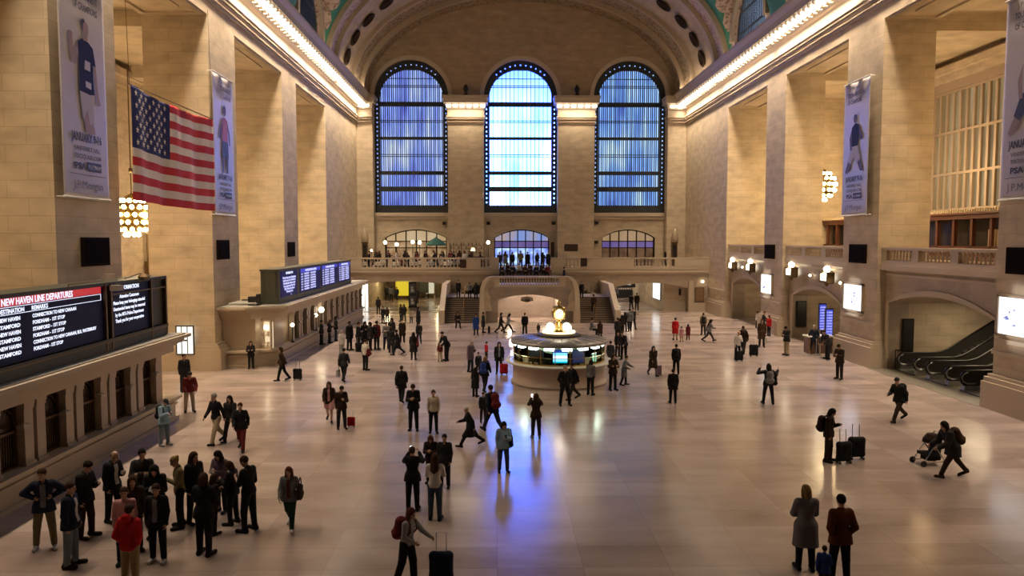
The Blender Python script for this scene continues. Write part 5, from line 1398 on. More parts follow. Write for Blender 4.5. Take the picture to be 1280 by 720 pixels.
# dark boards on the balcony walls and front
for i, (x, y, z, w, h, lb) in enumerate(((8.4, 84.88, 6.35, 1.5, .75, 'dark rectangular board on the pilaster right of the central doorway'), (8.65, 74.72, 5.0, .62, .8, 'small dark plaque on the balcony front right of the staircase'), (-3.35, 74.72, 4.85, .62, .8, 'small dark plaque on the balcony front left of the staircase'),
      (6.35, 85.7, 6.1, .35, 1.7, 'tall narrow dark speaker column right of the central doorway'))):
    b = MB(); b.box(-w / 2, w / 2, -.06, 0, -h / 2, h / 2); b.box(-w / 2 + .06, w / 2 - .06, -.08, -.06, -h / 2 + .06, h / 2 - .06, 1)
    o = b.build('dark_plaque', [M_BRONZE, plain('plaque_dark', (.04, .015, .01), .5)], None, False, (x, y, z)); tag(o, lb, 'plaque')
for i, (x, z, lb) in enumerate(((-5.95, 9.1, 'left of the second pilaster'), (-.95, 9.1, 'above the left corner of the central doorway'), (6.45, 9.1, 'above the right corner of the central doorway'), (11.35, 9.15, 'above the left corner of the right doorway'), (11.35, 6.95, 'beside the right doorway'))):
    b = MB(); b.box(-.2, .2, -.3, 0, -.17, .17); b.box(-.14, .14, -.32, -.3, -.11, .11, 1)
    o = b.build('wall_speaker', [M_BRONZE, M_BLACK], None, False, (x, YF - .12, z)); tag(o, 'small dark speaker box on the far wall ' + lb, 'speaker')
# carved door-like niches at both ends of the balcony
for i, (x, lb) in enumerate(((-14.75, 'tall narrow dark niche lamp at the left end of the far balcony'), (20.05, 'tall narrow dark niche lamp at the right end of the far balcony'))):
    root = empty('tall_niche_lamp', (x, 84.72, BZ), 0, lb, 'lamp')
    b = MB(); b.box(-.3, .3, -.28, 0, 0, 2.6); b.box(-.36, .36, -.34, 0, 2.6, 2.7); b.build('bronze_case', M_BRONZEL, root)
    b = MB(); b.lathe([(.34, 2.7), (.4, 2.9), (.36, 3.5), (.2, 3.9), (.03, 4.3)], (0, -.3, 0), 12); b.build('carved_finial', M_TRIMD, root, True)
    b = MB(); b.box(-.2, .2, -.3, -.28, .2, 2.4); b.build('dark_glass', M_BLACK, root)
# ================================================================== UNDER THE BALCONY
P_Y = emis('yellow_lit_poster', (.85, .62, .02), .75)
def board(name, x, y, z, w, h, mats, label, cat, d=.1, face=None, legs=False):
    root = empty(name, (x, y, z), 0, label, cat)
    b = MB(); b.box(-w / 2, w / 2, 0, d, 0, h)
    if legs: b.box(-w / 2, -w / 2 + .08, 0, d, -z, 0); b.box(w / 2 - .08, w / 2, 0, d, -z, 0)
    b.build('casing', mats[0], root)
    b = MB(); b.box(-w / 2 + .07, w / 2 - .07, -.02, 0, .07, h - .07); b.build('poster_panel', mats[1], root)
    return root
board('yellow_poster', -11.45, 92.0, .35, 1.9, 2.1, (plain('yellow_case', (.5, .38, .02), .5), P_Y), 'bright yellow lit poster under the left half of the balcony', 'poster', legs=True)
root = empty('poster_kiosk', (-9.0, 80.5, 0), 0, 'tall dark kiosk with two stacked black and white posters under the balcony', 'kiosk')
b = MB(); b.box(-.42, .42, -.2, .25, 0, 2.75); b.box(-.48, .48, -.26, .3, 0, .12); b.build('kiosk_body', M_BLACK, root)
for z in (.2, 1.5):
    b = MB(); b.box(-.33, .33, -.22, -.2, z, z + 1.05); b.build('poster_panel', plain('kiosk_poster_grey', (.12, .12, .12), .4), root)
    b = MB(); b.sphere((-.05, -.22, z + .62), .14, 10, 0, 1.2); b.box(-.2, .16, -.235, -.222, z + .15, z + .45); b.build('poster_picture', plain('kiosk_poster_white', (.7, .68, .64), .4), root)
board('dark_poster', -9.0, 92.6, .7, 1.2, 1.9, (M_BLACK, plain('dark_poster_print', (.05, .06, .04), .4)), 'dark poster right of the kiosk under the balcony', 'poster', legs=True)
board('pale_lit_poster', -8.3, 93.6, .5, 1.1, 2.2, (plain('pale_case', (.6, .55, .45), .5), emis('pale_poster_glow', (.8, .72, .5), .7)), 'pale glowing panel between the dark poster and the brown painting', 'poster', legs=True)
board('brown_painting', -6.3, 94.0, .55, 1.75, 1.5, (M_BRONZEL, ornate('painting_brown', (.10, .05, .02), (.25, .14, .06), 1.5)), 'wide brown painting on the back wall under the balcony', 'painting', legs=True)
root = empty('lit_shop_door', (-13.85, 78.6, 0), 0, 'brightly lit glazed shop door at the left end of the passage', 'door')
b = MB(); b.box(0, .1, -2.2, -2.05, 0, 2.7); b.box(0, .1, -.08, .08, 0, 2.6); b.box(0, .1, 2.05, 2.2, 0, 2.7); b.box(0, .12, -2.2, 2.2, 2.55, 2.75); b.build('door_frame', M_BRONZEL, root)
b = MB(); b.box(.01, .05, -2.05, 2.05, 0, 2.55); b.build('lit_glass', emis('lit_shop_glass', (1, .95, .85), 1.8), root)
for x, y, w in ((-12.8, 88.0, 110), (-9.6, 84, 130), (-7, 90, 90), (13.5, 84, 150), (15, 92, 120), (14, 78.5, 60)):
    root = empty('ceiling_globe', (x, y, 3.28), 0, 'lit ceiling globe in the passage at %s' % {(-12.8): 'its left, above walking people', (-9.6): 'the poster kiosk', (-7): 'the brown painting', 13.5: 'the arched right opening', 15: 'the far end of the right passage', 14: 'the mouth of the right passage'}[x], 'lamp')
    b = MB(); b.lathe([(.12, 0), (.12, -.05), (.05, -.08)], n=12); b.build('fitting', M_BRONZE, root)
    b = MB(); b.sphere((0, 0, -.22), .17, 14); b.build('lamp_globe', M_GLOBE, root, True)
    point_light('passage_light', (x, y, 2.7), w, (1, .80, .42) if x < 0 else (1, .88, .68), .25)
board('lit_map_poster', 0, 0, 0, 1, 1, (M_CHROME, M_CHROME), 'x', 'x') if False else None
root = empty('lit_map_poster', (16.98, 79.0, .9), 0, 'glowing white and green poster on the side wall of the right passage', 'poster')
b = MB(); b.box(-.12, 0, -1.9, 1.9, 0, 1.95); b.build('poster_frame', M_CHROME, root)
b = MB(); b.box(-.14, -.12, -1.7, 1.7, .12, 1.83); b.build('poster_panel', pane_mat('map_poster_glow', [(.55, .9, .8), (1, 1, 1), (.8, .95, 1)], 1.6, nscale=1.4), root)
root = empty('hanging_direction_sign', (15.5, 88.5, 1.6), 0, 'dark hanging sign with a lit white square in the right passage', 'sign')
b = MB(); b.box(-.9, .9, 0, .3, 0, 1.4); b.box(-.03, .03, .1, .16, 1.4, 1.75); b.build('sign_case', M_BLACK, root)
b = MB(); b.box(-.45, .35, -.03, 0, .3, 1.1); b.build('lit_panel', emis('sign_white', (1, .97, .9), 1.1), root)
root = empty('passage_stall', (17.0 - .9, 94.0, 0), 0, 'dark stall with pale goods at the end of the right passage', 'stall')
b = MB(); b.box(-.9, .8, -.5, .5, 0, 1.0); b.box(-.9, .8, .3, .5, 1.0, 2.1); b.build('stall_frame', M_BLACK, root)
b = MB(); 
for i in range(6): b.sphere((-.75 + i * .28, 0, 1.1), .12, 8)
b.build('goods', plain('pale_goods', (.6, .5, .45), .6), root)
root = empty('wall_telephone', (16.2, 75.95, 1.9), 0, 'small dark device hanging on the wall panel of the right opening', 'telephone')
# the device sits on the panel right of the passage
root.location = (18.6, 75.98, 1.9)
b = MB(); b.box(-.12, .12, -.12, 0, -.3, .35); b.build('device_body', M_BLACK, root); b = MB(); b.box(-.03, .03, -.16, -.12, -.2, .2); b.build('receiver', M_BRONZE, root)
# ================================================================== PEOPLE: bodies grown from joints
def smin(a, b, k):
    h = np.clip(.5 + .5 * (b - a) / k, 0, 1)
    return b + (a - b) * h - k * h * (1 - h)

class Field:
    """signed distance on a grid; capsules are blended in locally"""
    def __init__(s, lo, hi, h):
        s.h = h; s.lo = np.array(lo, float); n = np.ceil((np.array(hi) - s.lo) / h).astype(int) + 1
        s.n = n; s.ax = [(s.lo[i] + h * np.arange(n[i])).astype(np.float32) for i in range(3)]
        s.f = np.full(tuple(n), 1.0, np.float32)
    def sl(s, lo, hi):
        a = np.maximum(0, np.floor((np.array(lo) - s.lo) / s.h).astype(int)); b = np.minimum(s.n, np.ceil((np.array(hi) - s.lo) / s.h).astype(int) + 1)
        return tuple(slice(int(x), int(max(x, y))) for x, y in zip(a, b))
    def cap(s, p, q, r0, r1, k=.03, flat=None, sub=False):
        """round cone p->q; flat=(axis vector, factor) squashes the section along an axis"""
        p = np.array(p, float); q = np.array(q, float)
        m = max(r0, r1) * (1.0 if flat is None else max(1, 1 / min(1, flat[1]))) + k * 2 + s.h * 2
        sl = s.sl(np.minimum(p, q) - m, np.maximum(p, q) + m)
        X = s.ax[0][sl[0]][:, None, None]; Y = s.ax[1][sl[1]][None, :, None]; Z = s.ax[2][sl[2]][None, None, :]
        if X.size == 0 or Y.size == 0 or Z.size == 0: return s
        d = q - p; L2 = float(d @ d) + 1e-9
        px, py, pz = X - p[0], Y - p[1], Z - p[2]
        t = np.clip((px * d[0] + py * d[1] + pz * d[2]) / L2, 0, 1)
        ex, ey, ez = px - t * d[0], py - t * d[1], pz - t * d[2]
        if flat is not None:
            a, fct = np.array(flat[0], float), flat[1]; a = a / np.linalg.norm(a)
            w = ex * a[0] + ey * a[1] + ez * a[2]; g = (1 / fct - 1) * w
            ex, ey, ez = ex + g * a[0], ey + g * a[1], ez + g * a[2]
        dist = np.sqrt(ex * ex + ey * ey + ez * ez) - (r0 + (r1 - r0) * t)
        if sub: s.f[sl] = np.maximum(s.f[sl], -dist)
        else: s.f[sl] = smin(s.f[sl], dist.astype(np.float32), k)
        return s
    def ell(s, c, r, k=.015, R=None, sub=False):
        c = np.array(c, float); r = np.array(r, float); m = max(r) + k * 2 + s.h * 2
        sl = s.sl(c - m, c + m)
        X = s.ax[0][sl[0]][:, None, None] - c[0]; Y = s.ax[1][sl[1]][None, :, None] - c[1]; Z = s.ax[2][sl[2]][None, None, :] - c[2]
        if X.size == 0 or Y.size == 0 or Z.size == 0: return s
        if R is not None:
            A = [R[0, i] * X + R[1, i] * Y + R[2, i] * Z for i in range(3)]
        else: A = [X + 0 * Y + 0 * Z, Y + 0 * X + 0 * Z, Z + 0 * X + 0 * Y]
        k0 = np.sqrt((A[0] / r[0]) ** 2 + (A[1] / r[1]) ** 2 + (A[2] / r[2]) ** 2)
        dist = (k0 - 1) * min(r)
        if sub: s.f[sl] = np.maximum(s.f[sl], -dist)
        else: s.f[sl] = smin(s.f[sl], dist.astype(np.float32), k)
        return s
    def cut(s, n, d):
        """keep the side where n.x <= d"""
        X = s.ax[0][:, None, None]; Y = s.ax[1][None, :, None]; Z = s.ax[2][None, None, :]
        s.f = np.maximum(s.f, (X * n[0] + Y * n[1] + Z * n[2] - d).astype(np.float32)); return s
    def mesh(s):
        f = s.f; n = f.shape; ins = f < 0
        c = ins[:-1, :-1, :-1].astype(np.int8)
        tot = np.zeros((n[0] - 1, n[1] - 1, n[2] - 1), np.int8)
        for i in (0, 1):
            for j in (0, 1):
                for k in (0, 1): tot += ins[i:n[0] - 1 + i, j:n[1] - 1 + j, k:n[2] - 1 + k]
        act = (tot > 0) & (tot < 8); idx = np.argwhere(act)
        if len(idx) == 0: return np.zeros((0, 3)), np.zeros((0, 4), int)
        vid = -np.ones(act.shape, np.int32); vid[act] = np.arange(len(idx))
        acc = np.zeros((len(idx), 3)); cnt = np.zeros(len(idx))
        corners = [(i, j, k) for i in (0, 1) for j in (0, 1) for k in (0, 1)]
        for a in corners:
            for ax in range(3):
                if a[ax]: continue
                bb = list(a); bb[ax] = 1
                fa = f[idx[:, 0] + a[0], idx[:, 1] + a[1], idx[:, 2] + a[2]]; fb = f[idx[:, 0] + bb[0], idx[:, 1] + bb[1], idx[:, 2] + bb[2]]
                cr = (fa < 0) != (fb < 0)
                t = np.where(cr, fa / np.where(fa - fb == 0, 1, fa - fb), 0)
                p = np.tile(np.array(a, float), (len(idx), 1)); p[:, ax] += t
                acc[cr] += p[cr]; cnt[cr] += 1
        V = (idx + acc / cnt[:, None]) * s.h + s.lo
        Q = []
        for ax in range(3):
            o = [(0, 0, 0)] * 4
            e1, e2 = [(1, 2), (2, 0), (0, 1)][ax]
            sa = [slice(None)] * 3; sb = [slice(None)] * 3
            sa[ax] = slice(0, n[ax] - 1); sb[ax] = slice(1, n[ax])
            cr = ins[tuple(sa)] != ins[tuple(sb)]
            w = np.argwhere(cr)
            w = w[(w[:, e1] > 0) & (w[:, e2] > 0) & (w[:, e1] < n[e1] - 1) & (w[:, e2] < n[e2] - 1)]
            if len(w) == 0: continue
            sg = ins[w[:, 0], w[:, 1], w[:, 2]]
            quad = []
            for (d1, d2) in ((-1, -1), (0, -1), (0, 0), (-1, 0)):
                q = w.copy(); q[:, e1] += d1; q[:, e2] += d2; quad.append(vid[q[:, 0], q[:, 1], q[:, 2]])
            quad = np.stack(quad, 1); quad[~sg] = quad[~sg][:, ::-1]
            Q.append(quad)
        Q = np.concatenate(Q); Q = Q[(Q >= 0).all(1)]
        return V, Q

def to_mesh(name, V, Q, mats, mi=None):
    me = bpy.data.meshes.new(name)
    me.vertices.add(len(V)); me.vertices.foreach_set('co', np.asarray(V, np.float32).ravel())
    me.loops.add(len(Q) * 4); me.loops.foreach_set('vertex_index', np.asarray(Q, np.int32).ravel())
    me.polygons.add(len(Q)); me.polygons.foreach_set('loop_start', np.arange(len(Q), dtype=np.int32) * 4)
    try: me.polygons.foreach_set('loop_total', np.full(len(Q), 4, np.int32))
    except Exception: pass
    for m in mats: me.materials.append(m)
    if mi is not None: me.polygons.foreach_set('material_index', np.asarray(mi, np.int32))
    me.polygons.foreach_set('use_smooth', np.ones(len(Q), bool))
    me.update(calc_edges=True); me.validate()
    return me

def vec(*a): return np.array(a, float)
def Rx(a): c, s = math.cos(a), math.sin(a); return np.array([[1, 0, 0], [0, c, -s], [0, s, c]])
def Rz(a): c, s = math.cos(a), math.sin(a); return np.array([[c, -s, 0], [s, c, 0], [0, 0, 1]])
D2R = math.pi / 180
# figure faces -y; its left hand is at +x. angles in degrees.
# leg: (swing forward, knee bend, out)   arm: (swing forward, out, elbow, turn in)
STAND = dict(L=(2, 2, 3), R=(-2, 2, 3), AL=(2, 9, 14, 5), AR=(-2, 9, 12, 5), lean=1, head=(6, 0))
POSES = {
    'stand': STAND,
    'turned': dict(STAND, head=(4, 35), AL=(6, 8, 30, 25), L=(6, 6, 4)),
    'wide': dict(STAND, L=(3, 3, 9), R=(0, 2, 9), AL=(-6, 20, 30, 35), AR=(-6, 20, 30, 35), head=(2, 0)),
    'phone': dict(STAND, AL=(18, 8, 95, 42), AR=(20, 8, 100, 40), head=(32, 0), lean=4),
    'onehand': dict(STAND, AL=(20, 8, 98, 35), AR=(0, 8, 14, 5), head=(26, 8), lean=3, L=(6, 8, 4)),
    'hips': dict(STAND, AL=(-22, 48, 78, 62), AR=(-22, 48, 78, 62), head=(8, -20), L=(6, 4, 7), R=(-2, 2, 7)),
    'crossed': dict(STAND, AL=(22, 10, 92, 68), AR=(26, 10, 88, 66), head=(10, 8)),
    'pocket': dict(STAND, AL=(-14, 16, 46, 30), AR=(-14, 16, 46, 30), head=(8, -10), L=(4, 6, 5)),
    'photo': dict(STAND, AL=(62, 16, 78, 30), AR=(62, 16, 78, 30), head=(-6, 0), lean=-2),
    'pull': dict(STAND, L=(18, 6, 2), R=(-16, 16, 2), AL=(-26, 12, 10, 0), AR=(12, 10, 26, 10), lean=5),
    'walk': dict(STAND, L=(24, 8, 2), R=(-20, 24, 2), AL=(-22, 9, 12, 5), AR=(24, 9, 28, 10), lean=5, head=(8, 0)),
    'walkb': dict(STAND, L=(-20, 24, 2), R=(24, 8, 2), AL=(24, 9, 28, 10), AR=(-22, 9, 12, 5), lean=5, head=(8, 0)),
    'stride': dict(STAND, L=(34, 8, 2), R=(-30, 22, 2), AL=(-20, 12, 20, 5), AR=(34, 10, 60, 20), lean=12, head=(12, 0)),
    'push': dict(STAND, L=(34, 10, 2), R=(-30, 10, 2), AL=(48, 8, 42, 8), AR=(48, 8, 42, 8), lean=26, head=(10, 0)),
    'bend': dict(STAND, L=(10, 8, 4), R=(2, 6, 5), AL=(50, 12, 30, 15), AR=(44, 12, 36, 15), lean=30, head=(14, 0)),
    'reach': dict(STAND, L=(12, 10, 3), R=(-8, 10, 3), AL=(50, 12, 20, 0), AR=(10, 10, 60, 25), lean=10, head=(10, 0)),
    'armsup': dict(STAND, L=(6, 4, 8), R=(-4, 4, 8), AL=(38, 72, 100, 45), AR=(36, 40, 112, -10), lean=0, head=(10, 0)),
    'sit': dict(STAND, L=(84, 84, 6), R=(84, 84, 8), AL=(26, 10, 62, 30), AR=(22, 10, 66, 30), lean=6, head=(8, 0)),
    'stairs': dict(STAND, L=(46, 60, 3), R=(-4, 6, 3), AL=(-10, 10, 30, 8), AR=(16, 10, 30, 8), lean=10),
}
def skel(pose):
    P = POSES[pose]; J = {}
    pel = vec(0, 0, .93); ln = P['lean'] * D2R
    T = Rx(ln)                      # positive lean tips the chest toward -y
    up = lambda x, y, z: pel + T @ vec(x, y, z)
    J['pel'] = pel; J['waist'] = up(0, .0, .17); J['chest'] = up(0, .0, .34); J['neck'] = up(0, .01, .54); J['T'] = T
    for s, n in ((1, 'L'), (-1, 'R')):
        sw, kn, out = [a * D2R for a in P[n]]
        hip = pel + vec(s * .09, 0, -.03)
        d = vec(s * math.sin(out), -math.sin(sw) * math.cos(out), -math.cos(sw) * math.cos(out)); knee = hip + d * .42
        sw2 = sw - kn; d2 = vec(s * math.sin(out * .6), -math.sin(sw2), -math.cos(sw2)); ank = knee + d2 * .40
        toe_a = max(-.4, min(.45, -(sw2) * .6)) if sw2 < -.15 else (-.18 if sw2 > .25 else 0)
        toe = ank + vec(s * .03, -.17 * math.cos(toe_a), -.045 - .17 * math.sin(toe_a)); heel = ank + vec(0, .055, -.045 + .055 * math.sin(toe_a))
        J['hip' + n], J['knee' + n], J['ank' + n], J['toe' + n], J['heel' + n] = hip, knee, ank, toe, heel
        a, o, e, t = [v * D2R for v in P['A' + n]]
        sh = up(s * .163, .01, .47)
        da = vec(s * math.sin(o), -math.sin(a) * math.cos(o), -math.cos(a) * math.cos(o)); el = sh + (T @ da) * .285
        fa = vec(-s * math.sin(t) + s * math.sin(o) * .4, -math.sin(a + e) * math.cos(t), -math.cos(a + e) * math.cos(t)); fa = T @ (fa / np.linalg.norm(fa)); wr = el + fa * .25
        J['sh' + n], J['el' + n], J['wr' + n], J['fd' + n] = sh, el, wr, fa
    hp, hy = [a * D2R for a in P['head']]
    H = Rz(hy) @ Rx(hp + ln * .4); J['H'] = H; J['hc'] = J['neck'] + H @ vec(0, -.012, .155)
    low = min(J['toeL'][2], J['toeR'][2], J['heelL'][2], J['heelR'][2]) - .045
    if pose == 'sit': low = min(J['ankL'][2], J['ankR'][2]) - .09
    for k, v in J.items():
        if k not in ('T', 'H') and k[:2] != 'fd': v[2] -= low
    return J

def bounds(J, m=.2, zmin=-.02):
    pts = np.array([v for k, v in J.items() if k not in ('T', 'H') and k[:2] != 'fd'])
    lo = pts.min(0) - m; hi = pts.max(0) + m; lo[2] = zmin; hi[2] = J['hc'][2] + .2
    return lo, hi

def f_body(J, h, near):
    lo, hi = bounds(J, .22); F = Field(lo, hi, h)
    T = J['T']; y = T @ vec(0, 1, 0)
    F.cap(J['hipL'] + vec(.0, 0, .02), J['hipR'] + vec(0, 0, .02), .105, .105, .05, (y, .9))
    F.cap(J['pel'], J['waist'], .115, .105, .06, (y, .85)); F.cap(J['waist'], J['chest'], .105, .12, .06, (y, .8))
    F.cap(J['chest'] + T @ vec(.05, 0, .03), J['chest'] + T @ vec(-.05, 0, .03), .105, .105, .06, (y, .82))
    F.cap(J['shL'] - T @ vec(.03, 0, .01), J['shR'] + T @ vec(.03, 0, -.01), .062, .062, .06)
    F.cap(J['neck'] - vec(0, 0, .03), J['hc'] - J['H'] @ vec(0, -.01, .05), .056, .052, .03)
    for n in 'LR':
        s = 1 if n == 'L' else -1
        F.cap(J['hip' + n], J['knee' + n], .085, .055, .03); F.cap(J['knee' + n], J['knee' + n] * .65 + J['ank' + n] * .35 + vec(0, .012, 0), .053, .054, .02); F.cap(J['knee' + n] * .6 + J['ank' + n] * .4, J['ank' + n], .05, .036, .02)
        F.cap(J['heel' + n], J['toe' + n], .038, .034, .02); F.cap(J['ank' + n], J['heel' + n], .036, .036, .02)
        F.cap(J['sh' + n], J['el' + n], .05, .038, .025); F.cap(J['el' + n], J['wr' + n], .039, .026, .015)
        fd = J['fd' + n]; wr = J['wr' + n]
        nrm = vec(-s, 0, 0); nrm = nrm - fd * (nrm @ fd)
        if np.linalg.norm(nrm) < .25: nrm = vec(0, 0, -1) - fd * (vec(0, 0, -1) @ fd)
        nrm = nrm / np.linalg.norm(nrm); w = np.cross(fd, nrm)
        if w[1] > 0: w = -w          # thumb side forward
        pc = wr + fd * .045
        F.cap(wr + fd * .01, wr + fd * .085, .034, .040, .012, (nrm, .42))
        for i in range(4):
            o = (.030 - i * .020); L = (.038, .043, .040, .031)[i]
            a = wr + fd * .088 + w * o
            c1 = fd * math.cos(.45) + nrm * math.sin(.45); c2 = fd * math.cos(1.25) + nrm * math.sin(1.25)
            m = a + c1 * L; F.cap(a, m, .0098, .009, .004); F.cap(m, m + c2 * L * .85, .009, .0078, .003)
        a = wr + fd * .03 + w * .03; m = a + (fd * .6 + w * .65 + nrm * .45) * .042
        F.cap(a, m, .0125, .0105, .006); F.cap(m, m + (fd * .9 + nrm * .5) * .03, .0105, .0085, .003)
    H = J['H']; c = J['hc']; hp = lambda *p: c + H @ vec(*p)
    F.ell(hp(0, .012, .025), (.076, .095, .095), .02, H); F.ell(hp(0, -.018, -.045), (.058, .068, .072), .02, H)
    F.cap(hp(0, -.062, -.09), hp(0, -.07, -.095), .022, .02, .015)
    F.cap(hp(0, -.088, .012), hp(0, -.104, -.028), .010, .015, .008)
    F.cap(hp(-.032, -.078, .026), hp(.032, -.078, .026), .012, .012, .01)
    for s in (-1, 1):
        F.ell(hp(s * .078, .012, -.008), (.012, .022, .034), .006, H)
        F.ell(hp(s * .030, -.089, .006), (.016, .010, .010), .001, H, sub=True)
    F.cap(hp(-.02, -.086, -.058), hp(.02, -.086, -.058), .008, .008, .004)
    return F.mesh()

def face_ids(V, Q, J):
    """eyes and lips get their own colour"""
    C = V[Q].mean(1); loc = (C - J['hc']) @ J['H']
    mi = np.zeros(len(Q), int)
    e = (np.abs(np.abs(loc[:, 0]) - .030) < .013) & (np.abs(loc[:, 2] - .006) < .008) & (loc[:, 1] < -.06)
    l = (np.abs(loc[:, 0]) < .022) & (np.abs(loc[:, 2] + .058) < .008) & (loc[:, 1] < -.07)
    mi[e] = 1; mi[l] = 2
    return mi

def f_top(J, h, style, front=False):
    lo, hi = bounds(J, .28); lo[2] = .3
    F = Field(lo, hi, h); T = J['T']; y = T @ vec(0, 1, 0)
    g = {'sweater': .018, 'shirt': .016, 'jacket': .026, 'coat': .030, 'parka': .044, 'vest': .024, 'hood': .032}[style]
    F.cap(J['pel'] + vec(.055, 0, .0), J['pel'] + vec(-.055, 0, .0), .118 + g * .8, .118 + g * .8, .05, (vec(0, 1, 0), .95))
    F.cap(J['pel'], J['waist'], .12 + g, .112 + g, .06, (y, .85)); F.cap(J['waist'], J['chest'], .112 + g, .125 + g, .06, (y, .82))
    F.cap(J['chest'] + T @ vec(.05, 0, .03), J['chest'] + T @ vec(-.05, 0, .03), .11 + g, .11 + g, .06, (y, .84))
    F.cap(J['shL'] - T @ vec(.03, 0, .01), J['shR'] + T @ vec(.03, 0, -.01), .066 + g * .7, .066 + g * .7, .06)
    F.cap(J['neck'] - T @ vec(0, 0, .05), J['neck'] + T @ vec(0, 0, -.005), .07 + g * .5, .058 + g * .4, .03)
    hem = {'sweater': -.06, 'shirt': -.08, 'jacket': -.12, 'coat': -.42, 'parka': -.22, 'vest': -.08, 'hood': -.1}[style]
    if hem < -.1:
        for s in (-1, 1): F.cap(J['pel'] + vec(s * .05, 0, .0), J['pel'] + vec(s * .085, .0, hem - .05), .12 + g, .125 + g * 1.4, .08, (vec(0, 1, 0), .95))
    if style == 'coat':
        for n in 'LR': F.cap(J['hip' + n], J['knee' + n], .13, .12, .08)
    F.cut(vec(0, 0, -1), -(J['pel'][2] + hem))
    if style == 'hood': F.ell(J['neck'] + T @ vec(0, .10, .04), (.10, .07, .085), .03)
    for n in 'LR':
        e = J['wr' + n] if style != 'vest' else J['sh' + n] * .4 + J['el' + n] * .6
        F.cap(J['sh' + n], J['el' + n], .055 + g, .044 + g, .03)
        if style != 'vest': F.cap(J['el' + n], J['wr' + n] - J['fd' + n] * .01, .044 + g, .032 + g * .8, .02)
    if front:                    # the strip of shirt that shows in an open jacket
        F.f = F.f - .006
        F.cut(vec(1, 0, 0), .055); F.cut(vec(-1, 0, 0), .055); F.cut(T @ vec(0, 1, 0), (T @ vec(0, 1, 0)) @ J['chest'] - .04)
        F.cut(vec(0, 0, -1), -(J['pel'][2] + .0)); F.cut(vec(0, 0, 1), J['neck'][2] - .05)
    # open neck
    F.ell(J['neck'] + T @ vec(0, -.06, .05), (.045, .075, .10), .001, None, sub=True)
    return F.mesh()

def f_legs(J, h, style):
    lo, hi = bounds(J, .2); hi[2] = J['pel'][2] + .2; lo[2] = -.02
    F = Field(lo, hi, h); g = {'trousers': .018, 'slim': .016, 'wide': .032, 'skirt': .012}[style]
    F.cap(J['hipL'] + vec(0, 0, .02), J['hipR'] + vec(0, 0, .02), .112, .112, .05, (vec(0, 1, 0), .92)); F.cap(J['pel'], J['waist'], .118, .11, .05, (vec(0, 1, 0), .85))
    for n in 'LR':
        if style == 'skirt': F.cap(J['hip' + n], J['knee' + n], .125, .14, .12); continue
        F.cap(J['hip' + n], J['knee' + n], .090 + g * .7, .060 + g, .03)
        F.cap(J['knee' + n], J['ank' + n] + vec(0, 0, .02), .058 + g, .04 + g * 1.3, .02)
    if style == 'skirt': F.cut(vec(0, 0, -1), -min(J['kneeL'][2], J['kneeR'][2]) - .08)
    F.cut(vec(0, 0, 1), J['pel'][2] + .07)
    return F.mesh()

def f_shoe(J, h, n):
    a, b = J['heel' + n], J['toe' + n]
    lo = np.minimum(a, b) - .11; hi = np.maximum(a, b) + .11; hi[2] += .06; F = Field(lo, hi, h)
    up = vec(0, 0, 1)
    F.cap(a, b, .046, .043, .02); F.cap(b, b + (b - a) * .12, .040, .034, .02); F.cap(a, a + vec(0, 0, .05) + (J['ank' + n] - a) * .3, .044, .043, .02)
    d = b - a; nn = np.cross(np.cross(d, up), d); nn = nn / np.linalg.norm(nn)
    F.cut(-nn, -(a @ nn) + .040)
    return F.mesh()

